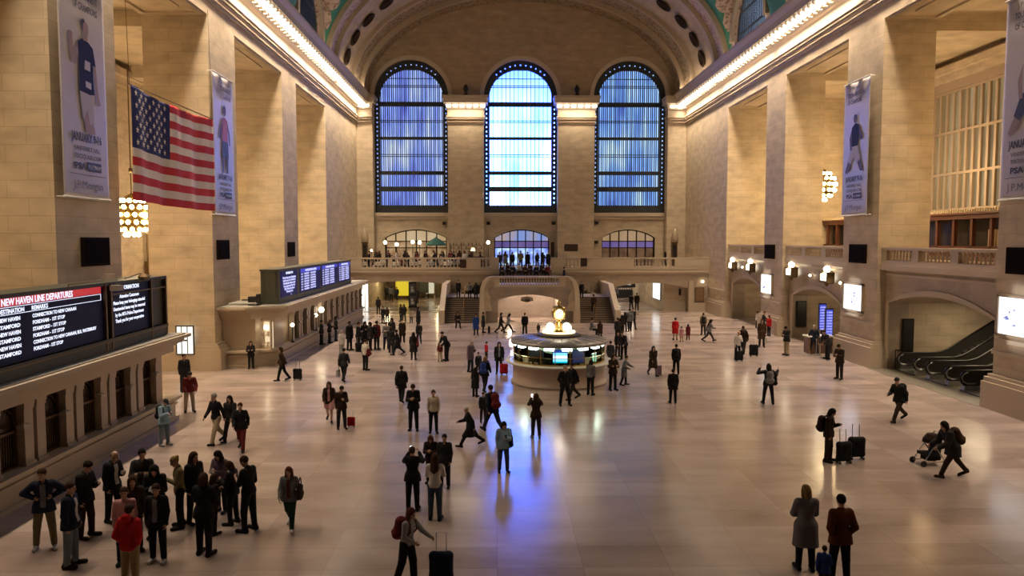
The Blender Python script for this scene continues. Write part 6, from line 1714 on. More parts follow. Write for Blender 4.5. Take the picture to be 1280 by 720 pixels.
def f_hair(J, h, style):
    H = J['H']; c = J['hc']; hp = lambda *p: c + H @ vec(*p)
    F = Field(c - vec(.3, .3, .55), c + vec(.3, .3, .22), h)
    F.ell(hp(0, .018, .035), (.087, .104, .1), .01, H)
    n = H @ vec(0, -1, .0)
    if style == 'bald':
        F = Field(c - vec(.3, .3, .55), c + vec(.3, .3, .22), h); F.ell(hp(0, .03, -.0), (.084, .082, .05), .01, H)
        F.cut(H @ vec(0, -1, 0), (H @ vec(0, -1, 0)) @ hp(0, .01, 0)); return F.mesh()
    if style in ('cap', 'beanie'):
        F.cut(-(H @ vec(0, 0, 1)), -((H @ vec(0, 0, 1)) @ hp(0, 0, .035 if style == 'cap' else .02)))
        if style == 'cap': F.cap(hp(0, -.07, .05), hp(0, -.15, .038), .055, .045, .01, (H @ vec(0, 0, 1), .18))
        else: F.cap(hp(0, 0, .12), hp(0, 0, .135), .03, .02, .02)
        return F.mesh()
    # face opening
    F.ell(hp(0, -.115, -.03), (.066, .085, .10), .001, H, sub=True)
    if style == 'short':
        F.cut(-(H @ vec(0, .62, .78)), -((H @ vec(0, .62, .78)) @ hp(0, .0, -.012)))
    elif style == 'bob':
        for s in (-1, 1): F.cap(hp(s * .066, .02, .0), hp(s * .075, .02, -.12), .04, .035, .03)
        F.cap(hp(0, .07, 0), hp(0, .07, -.11), .07, .06, .03)
    elif style == 'long':
        for s in (-1, 1): F.cap(hp(s * .066, .02, .0), J['neck'] + J['T'] @ vec(s * .085, -.03, -.10), .036, .034, .03)
        F.cap(hp(0, .07, 0), J['neck'] + J['T'] @ vec(0, .115, -.16), .075, .07, .04)
        F.cap(hp(-.05, .06, 0), J['neck'] + J['T'] @ vec(-.06, .10, -.14), .05, .05, .03); F.cap(hp(.05, .06, 0), J['neck'] + J['T'] @ vec(.06, .10, -.14), .05, .05, .03)
    elif style == 'bun':
        F.cut(-(H @ vec(0, .62, .78)), -((H @ vec(0, .62, .78)) @ hp(0, .0, -.012))); F.ell(hp(0, .1, .07), (.045, .045, .04), .015, H)
    elif style == 'tail':
        F.cut(-(H @ vec(0, .62, .78)), -((H @ vec(0, .62, .78)) @ hp(0, .0, -.012))); F.cap(hp(0, .10, .04), hp(0, .14, -.06), .035, .03, .02); F.cap(hp(0, .14, -.06), J['neck'] + J['T'] @ vec(0, .13, -.08), .03, .015, .02)
    return F.mesh()

_pc = {}
def part_mesh(kind, pose, style, near):
    key = (kind, pose, style, near)
    if key in _pc: return _pc[key]
    J = skel(pose)
    hb = {True: .0085, False: .018}[near]; hc_ = {True: .013, False: .02}[near]
    if kind == 'body':
        V, Q = f_body(J, hb, near); me = to_mesh('body', V, Q, [M_SKIN[0], M_EYE, M_LIP], face_ids(V, Q, J) if near else None)
    elif kind == 'top': V, Q = f_top(J, hc_, style); me = to_mesh('top', V, Q, [M_BLACK])
    elif kind == 'front': V, Q = f_top(J, hc_, style, True); me = to_mesh('shirt_front', V, Q, [M_BLACK])
    elif kind == 'legs': V, Q = f_legs(J, hc_, style); me = to_mesh('legs', V, Q, [M_BLACK])
    elif kind == 'hair': V, Q = f_hair(J, .010 if near else .016, style); me = to_mesh('hair', V, Q, [M_BLACK])
    else: V, Q = f_shoe(J, .009 if near else .014, style); me = to_mesh('shoe', V, Q, [M_BLACK])
    _pc[key] = me
    return me

M_EYE = plain('eye_dark', (0.03, 0.02, 0.015), .3); M_LIP = plain('lips', (0.35, 0.12, 0.10), .5)
M_SKIN = [plain('skin_light', (0.45, 0.27, 0.19), .55), plain('skin_tan', (0.30, 0.165, 0.10), .55), plain('skin_brown', (0.12, 0.06, 0.035), .5)]
CLOTH = {}
def cloth(c):
    if isinstance(c, str): c = PAL[c]
    k = 'cloth_%d_%d_%d' % tuple(int(v * 1000) for v in c)
    if k not in CLOTH: CLOTH[k] = plain(k, c, .85, 0, .2)
    return CLOTH[k]
PAL = dict(black=(.010, .010, .012), char=(.022, .021, .024), navy=(.012, .016, .035), brown=(.055, .028, .015), dbrown=(.028, .016, .011), rust=(.10, .028, .010), grey=(.15, .15, .16), lgrey=(.30, .30, .31),
           white=(.55, .52, .50), cream=(.48, .42, .34), red=(.42, .012, .014), dred=(.12, .015, .018), pink=(.50, .26, .27), blue=(.02, .05, .22), lblue=(.24, .36, .46), denim=(.04, .06, .11), ldenim=(.16, .20, .24),
           khaki=(.30, .22, .12), beige=(.36, .29, .20), olive=(.17, .14, .07), dgreen=(.015, .04, .02), plum=(.12, .08, .11), skin=(.4, .25, .18), tweed=(.17, .16, .18), gold=(.25, .16, .06), hblack=(.012, .009, .008), hbrown=(.045, .022, .012), hblond=(.22, .14, .06), hgrey=(.30, .28, .26), hred=(.09, .02, .012), hwhite=(.5, .48, .45))

def person(x, y, z, H, face, pose, top, topc, leg, legc, hair, hairc, shoec, label, near, skin=0, group=None, name='person'):
    """face: degrees, 0 looks toward -y, 90 toward +x, 180 away"""
    root = empty(name, (x, y, z), face * D2R, label, 'person', group)
    k = H / 1.765; root.scale = (k, k, k)
    def add(nm, kind, style, mat):
        me = part_mesh(kind, pose, style, near)
        o = bpy.data.objects.new(nm, me); COL.objects.link(o); o.parent = root
        if mat is not None:
            o.material_slots[0].link = 'OBJECT'; o.material_slots[0].material = mat
        return o
    add('body', 'body', '', M_SKIN[skin])
    add({'sweater': 'sweater', 'shirt': 'shirt', 'jacket': 'jacket', 'coat': 'coat', 'parka': 'parka', 'vest': 'vest', 'hood': 'hooded_jacket'}[top], 'top', top, cloth(topc))
    add('skirt' if leg == 'skirt' else 'trousers', 'legs', leg, cloth(legc))
    add('hat' if hair in ('cap', 'beanie') else 'hair', 'hair', hair, cloth(hairc))
    if not name.endswith('nofeet'):
        add('shoe', 'shoe', 'L', cloth(shoec)); add('shoe', 'shoe', 'R', cloth(shoec))
    return root

def ray(px, py): return AF * FPX + AR * (px - 640) + AU * (360 - py)
def ground(px, py, z=0.0):
    d = ray(px, py); t = (z - CAMH) / d[2]; return d[0] * t, d[1] * t
def height_at(x, y, px, py):
    d = ray(px, py); t = y / d[1]; return CAMH + d[2] * t
# ================================================================== THINGS PEOPLE CARRY
def blob(lo, hi, h, fn, name, mats):
    F = Field(lo, hi, h); fn(F); V, Q = F.mesh(); return to_mesh(name, V, Q, mats)
_bp = {}
def carry(kind, xf, colour, label):
    """xf: world matrix of the wearer; builds the item in the wearer's space"""
    mat = cloth(colour); root = empty(kind, (0, 0, 0), 0, label, kind.replace('_', ' ')); root.matrix_world = xf
    def part(nm, me, m=None):
        o = bpy.data.objects.new(nm, me); COL.objects.link(o); o.parent = root
        if m is not None: o.material_slots[0].link = 'OBJECT'; o.material_slots[0].material = m
        return o
    def cached(k, f):
        if k not in _bp: _bp[k] = f()
        return _bp[k]
    if kind == 'backpack':
        def f(F):
            F.cap((-.09, .24, 1.05), (.09, .24, 1.05), .10, .10, .05); F.cap((-.07, .23, 1.34), (.07, .23, 1.34), .08, .08, .06); F.cap((0, .24, 1.05), (0, .23, 1.34), .14, .12, .06); F.cap((-.07, .33, 1.08), (.07, .33, 1.08), .06, .06, .03)
        part('pack_body', cached('bp', lambda: blob((-.3, 0, .85), (.3, .5, 1.55), .014, f, 'pack_body', [M_BLACK])), mat)
        def g():
            b = MB()
            for s in (-1, 1): b.tube([(s * .1, .16, 1.42), (s * .11, .04, 1.5), (s * .11, -.1, 1.42), (s * .12, -.14, 1.25), (s * .16, -.04, 1.08), (s * .13, .14, 1.02)], .02, 6)
            return b.mesh('straps', [M_BLACK], True)
        part('straps', cached('bps', g), mat)
    elif kind in ('handbag', 'shoulder_bag'):
        def f(F): F.cap((-.0, -.12, 0), (.0, .12, 0), .07, .07, .03, ((1, 0, 0), .7)); F.cap((0, -.1, .14), (0, .1, .14), .055, .055, .04, ((1, 0, 0), .7)); F.cap((0, 0, 0), (0, 0, .14), .12, .1, .04, ((1, 0, 0), .5))
        part('bag_body', cached('hb', lambda: blob((-.15, -.25, -.15), (.15, .25, .3), .012, f, 'bag_body', [M_BLACK])), mat)
        def g():
            b = MB(); b.tube([(0, -.1, .16), (0, -.06, .32), (0, 0, .38), (0, .06, .32), (0, .1, .16)], .012, 6); return b.mesh('bag_handle', [M_BLACK], True)
        part('bag_handle', cached('hbh', g), mat)
    elif kind == 'shopping_bag':
        def g():
            b = MB(); b.add([(-.07, -.14, 0), (.07, -.14, 0), (.07, .14, 0), (-.07, .14, 0), (-.05, -.15, .36), (.05, -.15, .36), (.05, .15, .36), (-.05, .15, .36)], [(0, 3, 2, 1), (0, 1, 5, 4), (1, 2, 6, 5), (2, 3, 7, 6), (3, 0, 4, 7), (4, 5, 6, 7)]); return b.mesh('bag_body', [M_BLACK])
        part('bag_body', cached('sb', g), mat)
        def g2():
            b = MB(); b.tube([(0, -.07, .35), (0, -.05, .5), (0, .05, .5), (0, .07, .35)], .008, 6); return b.mesh('bag_handle', [M_BLACK])
        part('bag_handle', cached('sbh', g2), mat)
    elif kind == 'suitcase':
        def f(F):
            F.cap((-.15, 0, .16), (.15, 0, .16), .09, .09, .04); F.cap((-.15, 0, .56), (.15, 0, .56), .09, .09, .04); F.cap((-.15, 0, .16), (-.15, 0, .56), .09, .09, .04); F.cap((.15, 0, .16), (.15, 0, .56), .09, .09, .04); F.cap((-.08, 0, .25), (.08, 0, .48), .13, .13, .02, ((0, 1, 0), .8)); F.cap((0, 0, .2), (0, 0, .52), .12, .12, .03, ((0, 1, 0), .8))
        part('case_body', cached('sc', lambda: blob((-.33, -.2, -.02), (.33, .2, .75), .013, f, 'case_body', [M_BLACK])), mat)
        def g():
            b = MB(); b.tube([(-.1, .06, .6), (-.1, .08, 1.0), (.1, .08, 1.0), (.1, .06, .6)], .012, 6); return b.mesh('pull_handle', [M_CHROME])
        part('pull_handle', cached('sch', g))
        def w():
            b = MB(); b.tube([(-.02, 0, 0), (.02, 0, 0)], .04, 10); return b.mesh('wheel', [M_BLACK])
        for dx in (-.17, .17):
            for dy in (-.07, .07): part('wheel', cached('scw', w)).location = (dx, dy, .04)
    elif kind == 'phone':
        def g():
            b = MB(); b.box(-.037, .037, -.005, .005, -.075, .075); return b.mesh('phone_case', [M_BLACK])
        part('phone_case', cached('ph', g))
        def g2():
            b = MB(); b.box(-.033, .033, .005, .007, -.07, .07); return b.mesh('phone_screen', [emis('phone_screen_glow', (.8, .85, 1), 3.0)])
        part('phone_screen', cached('phs', g2))
    return root

PEOPLE = []
def P(px, py, top_y, face, pose, top, topc, leg, legc, hair, hairc, label, near=False, z=0.0, skin=0, shoe='black', items=(), group=None, H=None):
    x, y = ground(px, py, z)
    if H is None: H = max(.9, min(1.92, height_at(x, y, px, top_y) - z))
    if pose in ('bend', 'push'): H = min(1.9, H * 1.12)
    if pose == 'sit': H = 1.72
    r = person(x, y, z, H, face, pose, top, topc, leg, legc, hair, hairc, shoe, label, near, skin, group)
    k = H / 1.765; M = Matrix.Translation((x, y, z)) @ Matrix.Rotation(face * D2R, 4, 'Z') @ Matrix.Scale(k, 4)
    J = skel(pose)
    for it in items:
        if it[0] == 'front':
            me = part_mesh('front', pose, top, near); o = bpy.data.objects.new('shirt_front', me); COL.objects.link(o); o.parent = r; o.material_slots[0].link = 'OBJECT'; o.material_slots[0].material = cloth(it[1]); continue
        kind, colour, lab = it[:3]
        if kind == 'backpack':
            Lm = Matrix.Translation((0, -J['T'][1, 2] * 0, 0)); ln = POSES[pose]['lean'] * D2R
            dz = J['pel'][2] - .93
            Lm = Matrix.Translation((0, 0, dz)) @ Matrix.Translation((0, 0, .93)) @ Matrix.Rotation(ln, 4, 'X') @ Matrix.Translation((0, .01, -.93))
            carry(kind, M @ Lm, colour, lab)
        elif kind == 'phone':
            w = (J['wrL'] + J['fdL'] * .1) if len(it) < 4 else (J['wr' + it[3]] + J['fd' + it[3]] * .1)
            tilt = -.9 if pose not in ('photo', 'armsup') else 0
            carry(kind, M @ Matrix.Translation((w[0], w[1] - .02, w[2] + .03)) @ Matrix.Rotation(tilt, 4, 'X'), colour, lab)
        elif kind == 'suitcase':
            dx, dy = it[3]; wx, wy = x + dx, y + dy
            carry(kind, Matrix.Translation((wx, wy, z)) @ Matrix.Rotation((it[4] if len(it) > 4 else face) * D2R, 4, 'Z') @ Matrix.Scale(it[5] if len(it) > 5 else 1.0, 4), colour, lab)
        elif kind == 'shopping_bag':
            s = it[3]; w = J['wr' + s] + J['fd' + s] * .1
            carry(kind, M @ Matrix.Translation((w[0] + (.03 if s == 'L' else -.03), w[1], w[2] - .5)), colour, lab)
        elif kind == 'handbag':
            s = it[3]; w = J['wr' + s] + J['fd' + s] * .08
            carry(kind, M @ Matrix.Translation((w[0] + (.02 if s == 'L' else -.02), w[1], w[2] - .38)), colour, lab)
        elif kind == 'shoulder_bag':
            s = 1 if it[3] == 'L' else -1
            carry(kind, M @ Matrix.Translation((s * .27, .04, J['pel'][2] + .02)) @ Matrix.Scale(1.25, 4), colour, lab)
    return r

# ---- the group standing at lower left
P(57, 685, 578, 25, 'hips', 'jacket', 'navy', 'trousers', 'olive', 'short', 'hbrown', 'person in an open navy jacket with hands on hips, leftmost of the lower left group', True, shoe='white', items=(('front', 'grey'),))
P(90, 708, 602, 95, 'stand', 'jacket', 'navy', 'trousers', 'ldenim', 'short', 'hbrown', 'person in dark jacket and pale grey-blue trousers at lower left, seen side-on', True, shoe='dbrown', items=(('front', 'white'),))
P(108, 672, 574, 80, 'onehand', 'jacket', 'black', 'trousers', 'dbrown', 'short', 'hblack', 'person in black jacket and brown trousers facing right, second in the lower left group', True, shoe='dbrown')
P(142, 652, 562, 70, 'onehand', 'jacket', 'black', 'trousers', 'black', 'bald', 'hbrown', 'balding person in a black jacket by the shaded floor edge near the ticket booth', True, items=(('front', 'white'),))
P(180, 652, 556, 20, 'crossed', 'coat', 'char', 'trousers', 'black', 'short', 'hblack', 'tall dark-haired person in a charcoal coat at the back of the lower left group', True, items=(('front', 'dbrown'),))
P(196, 672, 577, 15, 'phone', 'jacket', 'black', 'trousers', 'dbrown', 'long', 'hblack', 'long-haired person in black reading a lit phone in the lower left group', True, items=(('phone', 'black', 'lit phone held by the long-haired person in black at lower left'),))
P(168, 688, 594, 30, 'stand', 'jacket', 'dbrown', 'trousers', 'black', 'long', 'hbrown', 'brown-haired person half hidden behind the one in the pink shirt', True)
P(158, 705, 608, 20, 'stand', 'shirt', 'pink', 'trousers', 'navy', 'short', 'hbrown', 'person in a pale pink shirt standing behind the one in the red hooded jacket', True)
P(164, 738, 630, 172, 'pocket', 'hood', 'red', 'trousers', 'khaki', 'short', 'hbrown', 'person in bright red hooded jacket and khaki trousers, back turned, at bottom edge', True)
P(198, 702, 604, 5, 'stand', 'jacket', 'black', 'trousers', 'black', 'short', 'hbrown', 'person in black jacket with white shoes, front of the lower left group', True, shoe='white', items=(('front', 'grey'),))
P(226, 659, 568, -60, 'onehand', 'sweater', 'olive', 'slim', 'black', 'bun', 'hblond', 'blond person in an olive-beige sweater and black trousers at the lower left', True)
P(244, 654, 564, 60, 'stand', 'jacket', 'black', 'slim', 'black', 'long', 'hbrown', 'person with long brown hair and black jacket turned right behind the tall one in black', True)
P(256, 694, 577, 168, 'crossed', 'jacket', 'black', 'trousers', 'black', 'bob', 'hbrown', 'tall person all in black with back turned, nearest in the right half of the group', True)
P(266, 668, 592, 150, 'onehand', 'jacket', 'dbrown', 'slim', 'black', 'bob', 'hbrown', 'person in dark brown half hidden beside the tall one in black', True)
P(277, 640, 560, -15, 'phone', 'sweater', 'plum', 'slim', 'black', 'long', 'hblack', 'black-haired person in plum sweater reading a phone behind the lower left group', True, items=(('phone', 'black', 'phone held by the black-haired person in the plum sweater'),))
P(312, 664, 554, -110, 'onehand', 'vest', 'black', 'trousers', 'black', 'short', 'hbrown', 'tall person in black at the far right of the lower left group', True)
P(292, 655, 575, -95, 'onehand', 'jacket', 'black', 'slim', 'black', 'bob', 'hbrown', 'person in black facing left with a raised hand, beside the far right person in black', True)
# ---- left aisle
P(206, 557, 497, 60, 'phone', 'jacket', 'lblue', 'trousers', 'ldenim', 'cap', 'char', 'person in a pale blue jacket and cap leaning by the near ticket booth', True, shoe='lgrey', items=(('backpack', 'black', 'black backpack on the person in pale blue by the near ticket booth'), ('phone', 'black', 'phone held by the person in the pale blue jacket')))
P(231, 490, 442, 40, 'stand', 'jacket', 'black', 'trousers', 'char', 'short', 'hblack', 'person in black behind the end of the near ticket booth', False, skin=1)
P(237, 515, 466, 30, 'bend', 'jacket', 'dred', 'trousers', 'beige', 'short', 'hblack', 'person in dark red and beige trousers at the end of the near ticket booth', False, skin=1)
P(271, 555, 489, -30, 'walk', 'sweater', 'black', 'trousers', 'beige', 'short', 'hgrey', 'grey-haired person in a black sweater and beige trousers walking in the left aisle', True)
P(289, 552, 492, -5, 'walkb', 'jacket', 'char', 'slim', 'black', 'long', 'hblack', 'long-haired person in charcoal walking between two men in the left aisle', True)
P(302, 563, 501, 5, 'walk', 'jacket', 'black', 'trousers', 'dred', 'short', 'hbrown', 'person in black with dark red-brown trousers walking in the left aisle', True)
P(314, 461, 426, 15, 'crossed', 'jacket', 'black', 'slim', 'black', 'long', 'hblack', 'person in black waiting against the panelled end of the far booth', False)
P(353, 476, 433, -75, 'pull', 'jacket', 'dbrown', 'trousers', 'black', 'bob', 'hbrown', 'person in dark brown pulling a black suitcase past the corner shop window', False, items=(('suitcase', 'black', 'black suitcase pulled past the corner shop window', (.75, .1), 0, .95),))
P(430, 477, 434, 170, 'walk', 'jacket', 'char', 'trousers', 'black', 'short', 'hblack', 'person in charcoal carrying a white bag below the crowd at the far booth', False, items=(('shopping_bag', 'lgrey', 'pale shopping bag carried below the crowd at the far booth', 'L'),))
P(427, 446, 412, 60, 'stand', 'jacket', 'white', 'trousers', 'lgrey', 'bob', 'hgrey', 'grey-haired person in a white jacket at the left side of the crowd', False)
P(457, 463, 424, 150, 'stand', 'sweater', 'white', 'trousers', 'black', 'short', 'hbrown', 'person in a white top with a dark red bag in front of the crowd', False, items=(('shoulder_bag', 'dred', 'dark red shoulder bag on the person in white before the crowd', 'R'),))
# ---- the crowd near the far booth
CR = [(402, 431, 400, 90, 'stand', 'jacket', 'char', 'leftmost person in charcoal at the far booth counter'), (412, 429, 399, 100, 'onehand', 'jacket', 'black', 'second person in black at the far booth counter'), (420, 426, 395, 110, 'stand', 'jacket', 'black', 'third person in black at the far booth counter'),
      (437, 438, 399, 60, 'stand', 'parka', 'black', 'person in a bulky black coat at the left of the crowd'), (448, 439, 401, 90, 'crossed', 'jacket', 'black', 'person in black with folded arms inside the crowd'), (456, 436, 401, 20, 'onehand', 'coat', 'black', 'person in a long black coat in the middle of the crowd'),
      (463, 438, 402, -60, 'stand', 'parka', 'char', 'person in a charcoal parka facing left inside the crowd'), (471, 437, 399, 160, 'stand', 'jacket', 'dred', 'person in a dark red jacket within the crowd'), (483, 437, 402, 20, 'crossed', 'jacket', 'grey', 'person in a grey jacket within the crowd'),
      (490, 431, 397, -20, 'stand', 'jacket', 'char', 'slim person in charcoal behind the grey jacket in the crowd'), (489, 441, 408, 170, 'stand', 'coat', 'char', 'person in a charcoal coat at the front right of the crowd'), (497, 444, 411, -80, 'walk', 'coat', 'black', 'person in a long black coat leaving the crowd at its right'),
      (503, 428, 399, 10, 'stand', 'coat', 'dbrown', 'person in a dark brown coat right of the crowd'), (505, 403, 380, 0, 'pocket', 'jacket', 'char', 'person in charcoal beyond the crowd, in front of the poster kiosk'), (501, 402, 380, -60, 'stand', 'jacket', 'dbrown', 'person in brown with a bag left of the poster kiosk'),
      (473, 392, 371, 0, 'stand', 'jacket', 'char', 'person in charcoal standing alone near the lit shop door'), (479, 404, 383, -20, 'stand', 'jacket', 'char', 'left of a pair of people beyond the crowd'), (484, 402, 384, 20, 'stand', 'jacket', 'brown', 'right of a pair of people beyond the crowd'),
      (523, 410, 384, 70, 'stand', 'coat', 'black', 'person in a long black coat walking right of the poster kiosk'), (514, 404, 386, 10, 'stand', 'jacket', 'beige', 'person in beige just below the poster kiosk'), (524, 430, 402, -170, 'walk', 'jacket', 'char', 'person in charcoal walking up toward the far passage'),
      (484, 376, 356, 0, 'stand', 'jacket', 'black', 'person in black in the passage left of the yellow poster'), (489, 377, 357, 180, 'stand', 'jacket', 'grey', 'person in grey in the passage left of the yellow poster'), (496, 376, 358, 0, 'walk', 'jacket', 'char', 'person in charcoal right beside the yellow poster'), (521, 379, 360, 160, 'stand', 'jacket', 'black', 'person in black behind the poster kiosk')]
for i, (px, py, ty, fc, po, to, tc_, lb) in enumerate(CR):
    P(px, py, ty, fc, po, to, tc_, ('trousers', 'slim')[i % 2], ('black', 'char', 'navy')[i % 3], ('short', 'long', 'bob', 'short')[i % 4], ('hblack', 'hbrown', 'hblack')[i % 3], lb, False, skin=(0, 1, 0, 2)[i % 4],
      items=((('suitcase', 'black', 'black suitcase standing in the middle of the crowd', (.1, -.35), 0, .95),) if i == 4 else (('backpack', 'black', 'black backpack in the middle of the crowd at the far booth'),) if i == 7 else ()))
P(517, 450, 415, 175, 'stand', 'coat', 'char', 'slim', 'black', 'long', 'hblack', 'long-haired person in a charcoal coat with a dark bag, apart from the crowd', False, items=(('shoulder_bag', 'dred', 'dark red-brown bag beside the long-haired person apart from the crowd', 'R'),))
P(550, 452, 427, 10, 'stand', 'shirt', 'dred', 'trousers', 'beige', 'short', 'hblack', 'child in a dark red top and pale trousers beside an adult in black', False)
P(559, 451, 416, -50, 'bend', 'jacket', 'black', 'trousers', 'black', 'short', 'hblack', 'adult in black leaning toward the child in the dark red top', False)
# ---- open floor left of centre
P(502, 503, 456, 175, 'walk', 'parka', 'black', 'trousers', 'black', 'short', 'hbrown', 'person in a bulky black jacket walking away, left of centre', True)
P(517, 538, 478, 0, 'phone', 'jacket', 'black', 'trousers', 'black', 'short', 'hbrown', 'person in black walking toward us with hands together, left of centre', True)
P(542, 541, 487, 5, 'stand', 'sweater', 'cream', 'slim', 'black', 'short', 'hbrown', 'short-haired person in a cream sweater and black trousers left of the blue reflection', True)
P(412, 527, 475, 5, 'walk', 'jacket', 'dbrown', 'skirt', 'pink', 'long', 'hbrown', 'long-haired person in brown jacket and pale pink dress walking with a companion', True, items=(('front', 'pink'),))
P(427, 536, 481, 20, 'onehand', 'jacket', 'dbrown', 'trousers', 'char', 'short', 'hblack', 'person in dark brown walking beside the one in the pink dress', True, items=(('suitcase', 'red', 'small red suitcase beside the person in dark brown', (.32, .25), 0, .62),))
P(588, 558, 504, -80, 'stride', 'coat', 'black', 'trousers', 'black', 'beanie', 'hwhite', 'person in a long black coat and white hat striding left', True)
P(604, 528, 490, 20, 'stand', 'jacket', 'char', 'trousers', 'dbrown', 'short', 'hbrown', 'person half hidden behind the long black coat and the red backpack', True)
P(616, 541, 477, -150, 'stride', 'jacket', 'navy', 'trousers', 'navy', 'short', 'hblack', 'person in navy striding away with a dark red backpack', True, items=(('backpack', 'dred', 'dark red backpack on the striding person in navy'),))
P(594, 496, 459, 150, 'stand', 'coat', 'black', 'trousers', 'black', 'long', 'hblack', 'person in a black coat left of the one with the navy backpack', False)
P(606, 490, 444, 160, 'walk', 'jacket', 'black', 'trousers', 'black', 'bob', 'hblond', 'fair-haired person in black with a navy backpack, left of the round booth', False, items=(('backpack', 'blue', 'navy blue backpack on the fair-haired person left of the round booth'),))
P(588, 465, 425, 60, 'onehand', 'parka', 'plum', 'trousers', 'navy', 'short', 'hgrey', 'person in a plum-grey coat facing right, left of the red shirt', False)
P(608, 452, 427, 120, 'stand', 'shirt', 'red', 'trousers', 'char', 'short', 'hblack', 'person in a dark red shirt between the plum coat and the red suitcase', False)
P(598, 470, 440, 30, 'stand', 'jacket', 'char', 'trousers', 'char', 'short', 'hblack', 'short person in charcoal below the red shirt', False)
P(624, 467, 427, 0, 'stand', 'parka', 'black', 'slim', 'black', 'long', 'hblack', 'person in a black coat holding a bright red suitcase left of the round booth', False, items=(('front', 'grey'), ('suitcase', 'red', 'bright red suitcase standing left of the round booth', (.25, -.3), 0, .9),))
P(629, 590, 525, 10, 'onehand', 'jacket', 'lblue', 'trousers', 'denim', 'bob', 'hblack', 'person in a pale blue jacket looking at a phone on the blue reflection', True, items=(('shoulder_bag', 'black', 'black handbag on the person in pale blue', 'L'), ('phone', 'black', 'phone held by the person in pale blue on the blue reflection')))
P(670, 548, 491, 185, 'photo', 'jacket', 'dbrown', 'slim', 'char', 'bob', 'hbrown', 'person with raised arms photographing the round booth', True, items=(('phone', 'black', 'phone raised toward the round booth'),), shoe='grey')
P(516, 638, 557, 178, 'photo', 'jacket', 'black', 'trousers', 'black', 'short', 'hbrown', 'person in black holding up a lit phone, lower centre left', True, items=(('phone', 'black', 'lit phone held up by the person in black'),))
P(544, 650, 566, 175, 'crossed', 'sweater', 'white', 'slim', 'denim', 'long', 'hbrown', 'person with long dark hair, white top and jeans with back turned', True)
P(539, 604, 542, -5, 'phone', 'jacket', 'dbrown', 'slim', 'dbrown', 'long', 'hred', 'long-haired person in dark brown behind the white top', True)
P(556, 609, 542, -10, 'stand', 'jacket', 'char', 'trousers', 'char', 'short', 'hblack', 'person in charcoal beside the long-haired one behind the white top', True)
P(509, 728, 633, 62, 'reach', 'sweater', 'lgrey', 'wide', 'black', 'bob', 'hred', 'red-haired person in a pale grey sweater with a suitcase at the bottom edge', True, items=(('backpack', 'dred', 'dark red-brown backpack on the red-haired person at the bottom edge'), ('suitcase', 'navy', 'dark navy suitcase with a silver handle at the bottom edge', (.72, -.05), 0, 1.05)))
P(363, 661, 580, 0, 'walk', 'jacket', 'grey', 'slim', 'dgreen', 'long', 'hred', 'long red-brown haired person in a grey cardigan walking alone', True, shoe='white', items=(('front', 'rust'), ('shoulder_bag', 'dbrown', 'dark brown shoulder bag on the person in the grey cardigan', 'L'),))
# ---- right of the round booth
P(706, 507, 456, 10, 'wide', 'jacket', 'black', 'trousers', 'black', 'short', 'hgrey', 'grey-haired person in black standing before the round booth', True)
P(716, 500, 452, -60, 'walk', 'jacket', 'black', 'slim', 'char', 'short', 'hblack', 'person walking half hidden behind the grey-haired one in black', True)
P(738, 494, 449, 150, 'onehand', 'sweater', 'grey', 'slim', 'black', 'bob', 'hblack', 'person in a grey top leaning on the right of the round booth', True)
P(766, 488, 442, 20, 'crossed', 'jacket', 'dbrown', 'slim', 'black', 'bob', 'hbrown', 'person in dark brown with crossed arms right of the round booth', True)
P(780, 482, 444, 80, 'reach', 'coat', 'grey', 'slim', 'black', 'short', 'hbrown', 'person in a grey coat reaching right beside the one with crossed arms', False)
P(763, 460, 426, 170, 'stand', 'jacket', 'char', 'trousers', 'char', 'short', 'hblack', 'person in charcoal behind the round booth at its right edge', False)
P(772, 446, 414, 30, 'stand', 'jacket', 'black', 'trousers', 'black', 'short', 'hblack', 'left of two people in black behind the right side of the booth', False)
P(780, 450, 415, -30, 'bend', 'jacket', 'char', 'trousers', 'black', 'short', 'hbrown', 'stooping person in charcoal behind the right side of the booth', False)
for i, (px, py, ty, c, lb) in enumerate(((772, 426, 397, 'char', 'nearest person of the queue by the right stair, in charcoal'), (777, 420, 393, 'dbrown', 'second person of the queue by the right stair, in brown'), (781, 415, 390, 'black', 'third person of the queue by the right stair, in black'), (787, 415, 385, 'grey', 'person in grey walking up at the right stair foot'), (791, 412, 384, 'black', 'person in black walking up at the right stair foot'))):
    P(px, py, ty, (180, 160, 200, 175, 10)[i], ('stand', 'walk', 'stand', 'walkb', 'walk')[i], 'jacket', c, 'trousers', 'black', ('short', 'bob', 'long', 'short', 'short')[i], 'hblack', lb, False)
P(816, 470, 431, 10, 'walk', 'coat', 'dbrown', 'slim', 'plum', 'long', 'hblack', 'long-haired person in a brown coat pulling a plum case right of the booth', False, items=(('suitcase', 'plum', 'plum suitcase pulled right of the round booth', (.32, .1), 30, .85),))
P(845, 468, 430, 170, 'stand', 'jacket', 'black', 'trousers', 'black', 'short', 'hblack', 'farther person in black of two, with a black backpack, right of centre', False, items=(('backpack', 'black', 'black backpack on the farther of two people right of centre'),))
P(841, 504, 461, 178, 'stand', 'parka', 'black', 'trousers', 'black', 'short', 'hblack', 'nearer person in a bulky black coat, right of centre', True)
P(844, 425, 397, 180, 'stand', 'coat', 'red', 'slim', 'beige', 'short', 'hblack', 'adult in a red coat with two children on the right of the floor', False)
P(852, 427, 408, 180, 'stand', 'coat', 'pink', 'slim', 'beige', 'short', 'hblack', 'small child in pink beside the red coat', False)
P(860, 425, 405, 180, 'stand', 'coat', 'dred', 'slim', 'dbrown', 'bob', 'hblack', 'child in dark red, right of the small one in pink', False)
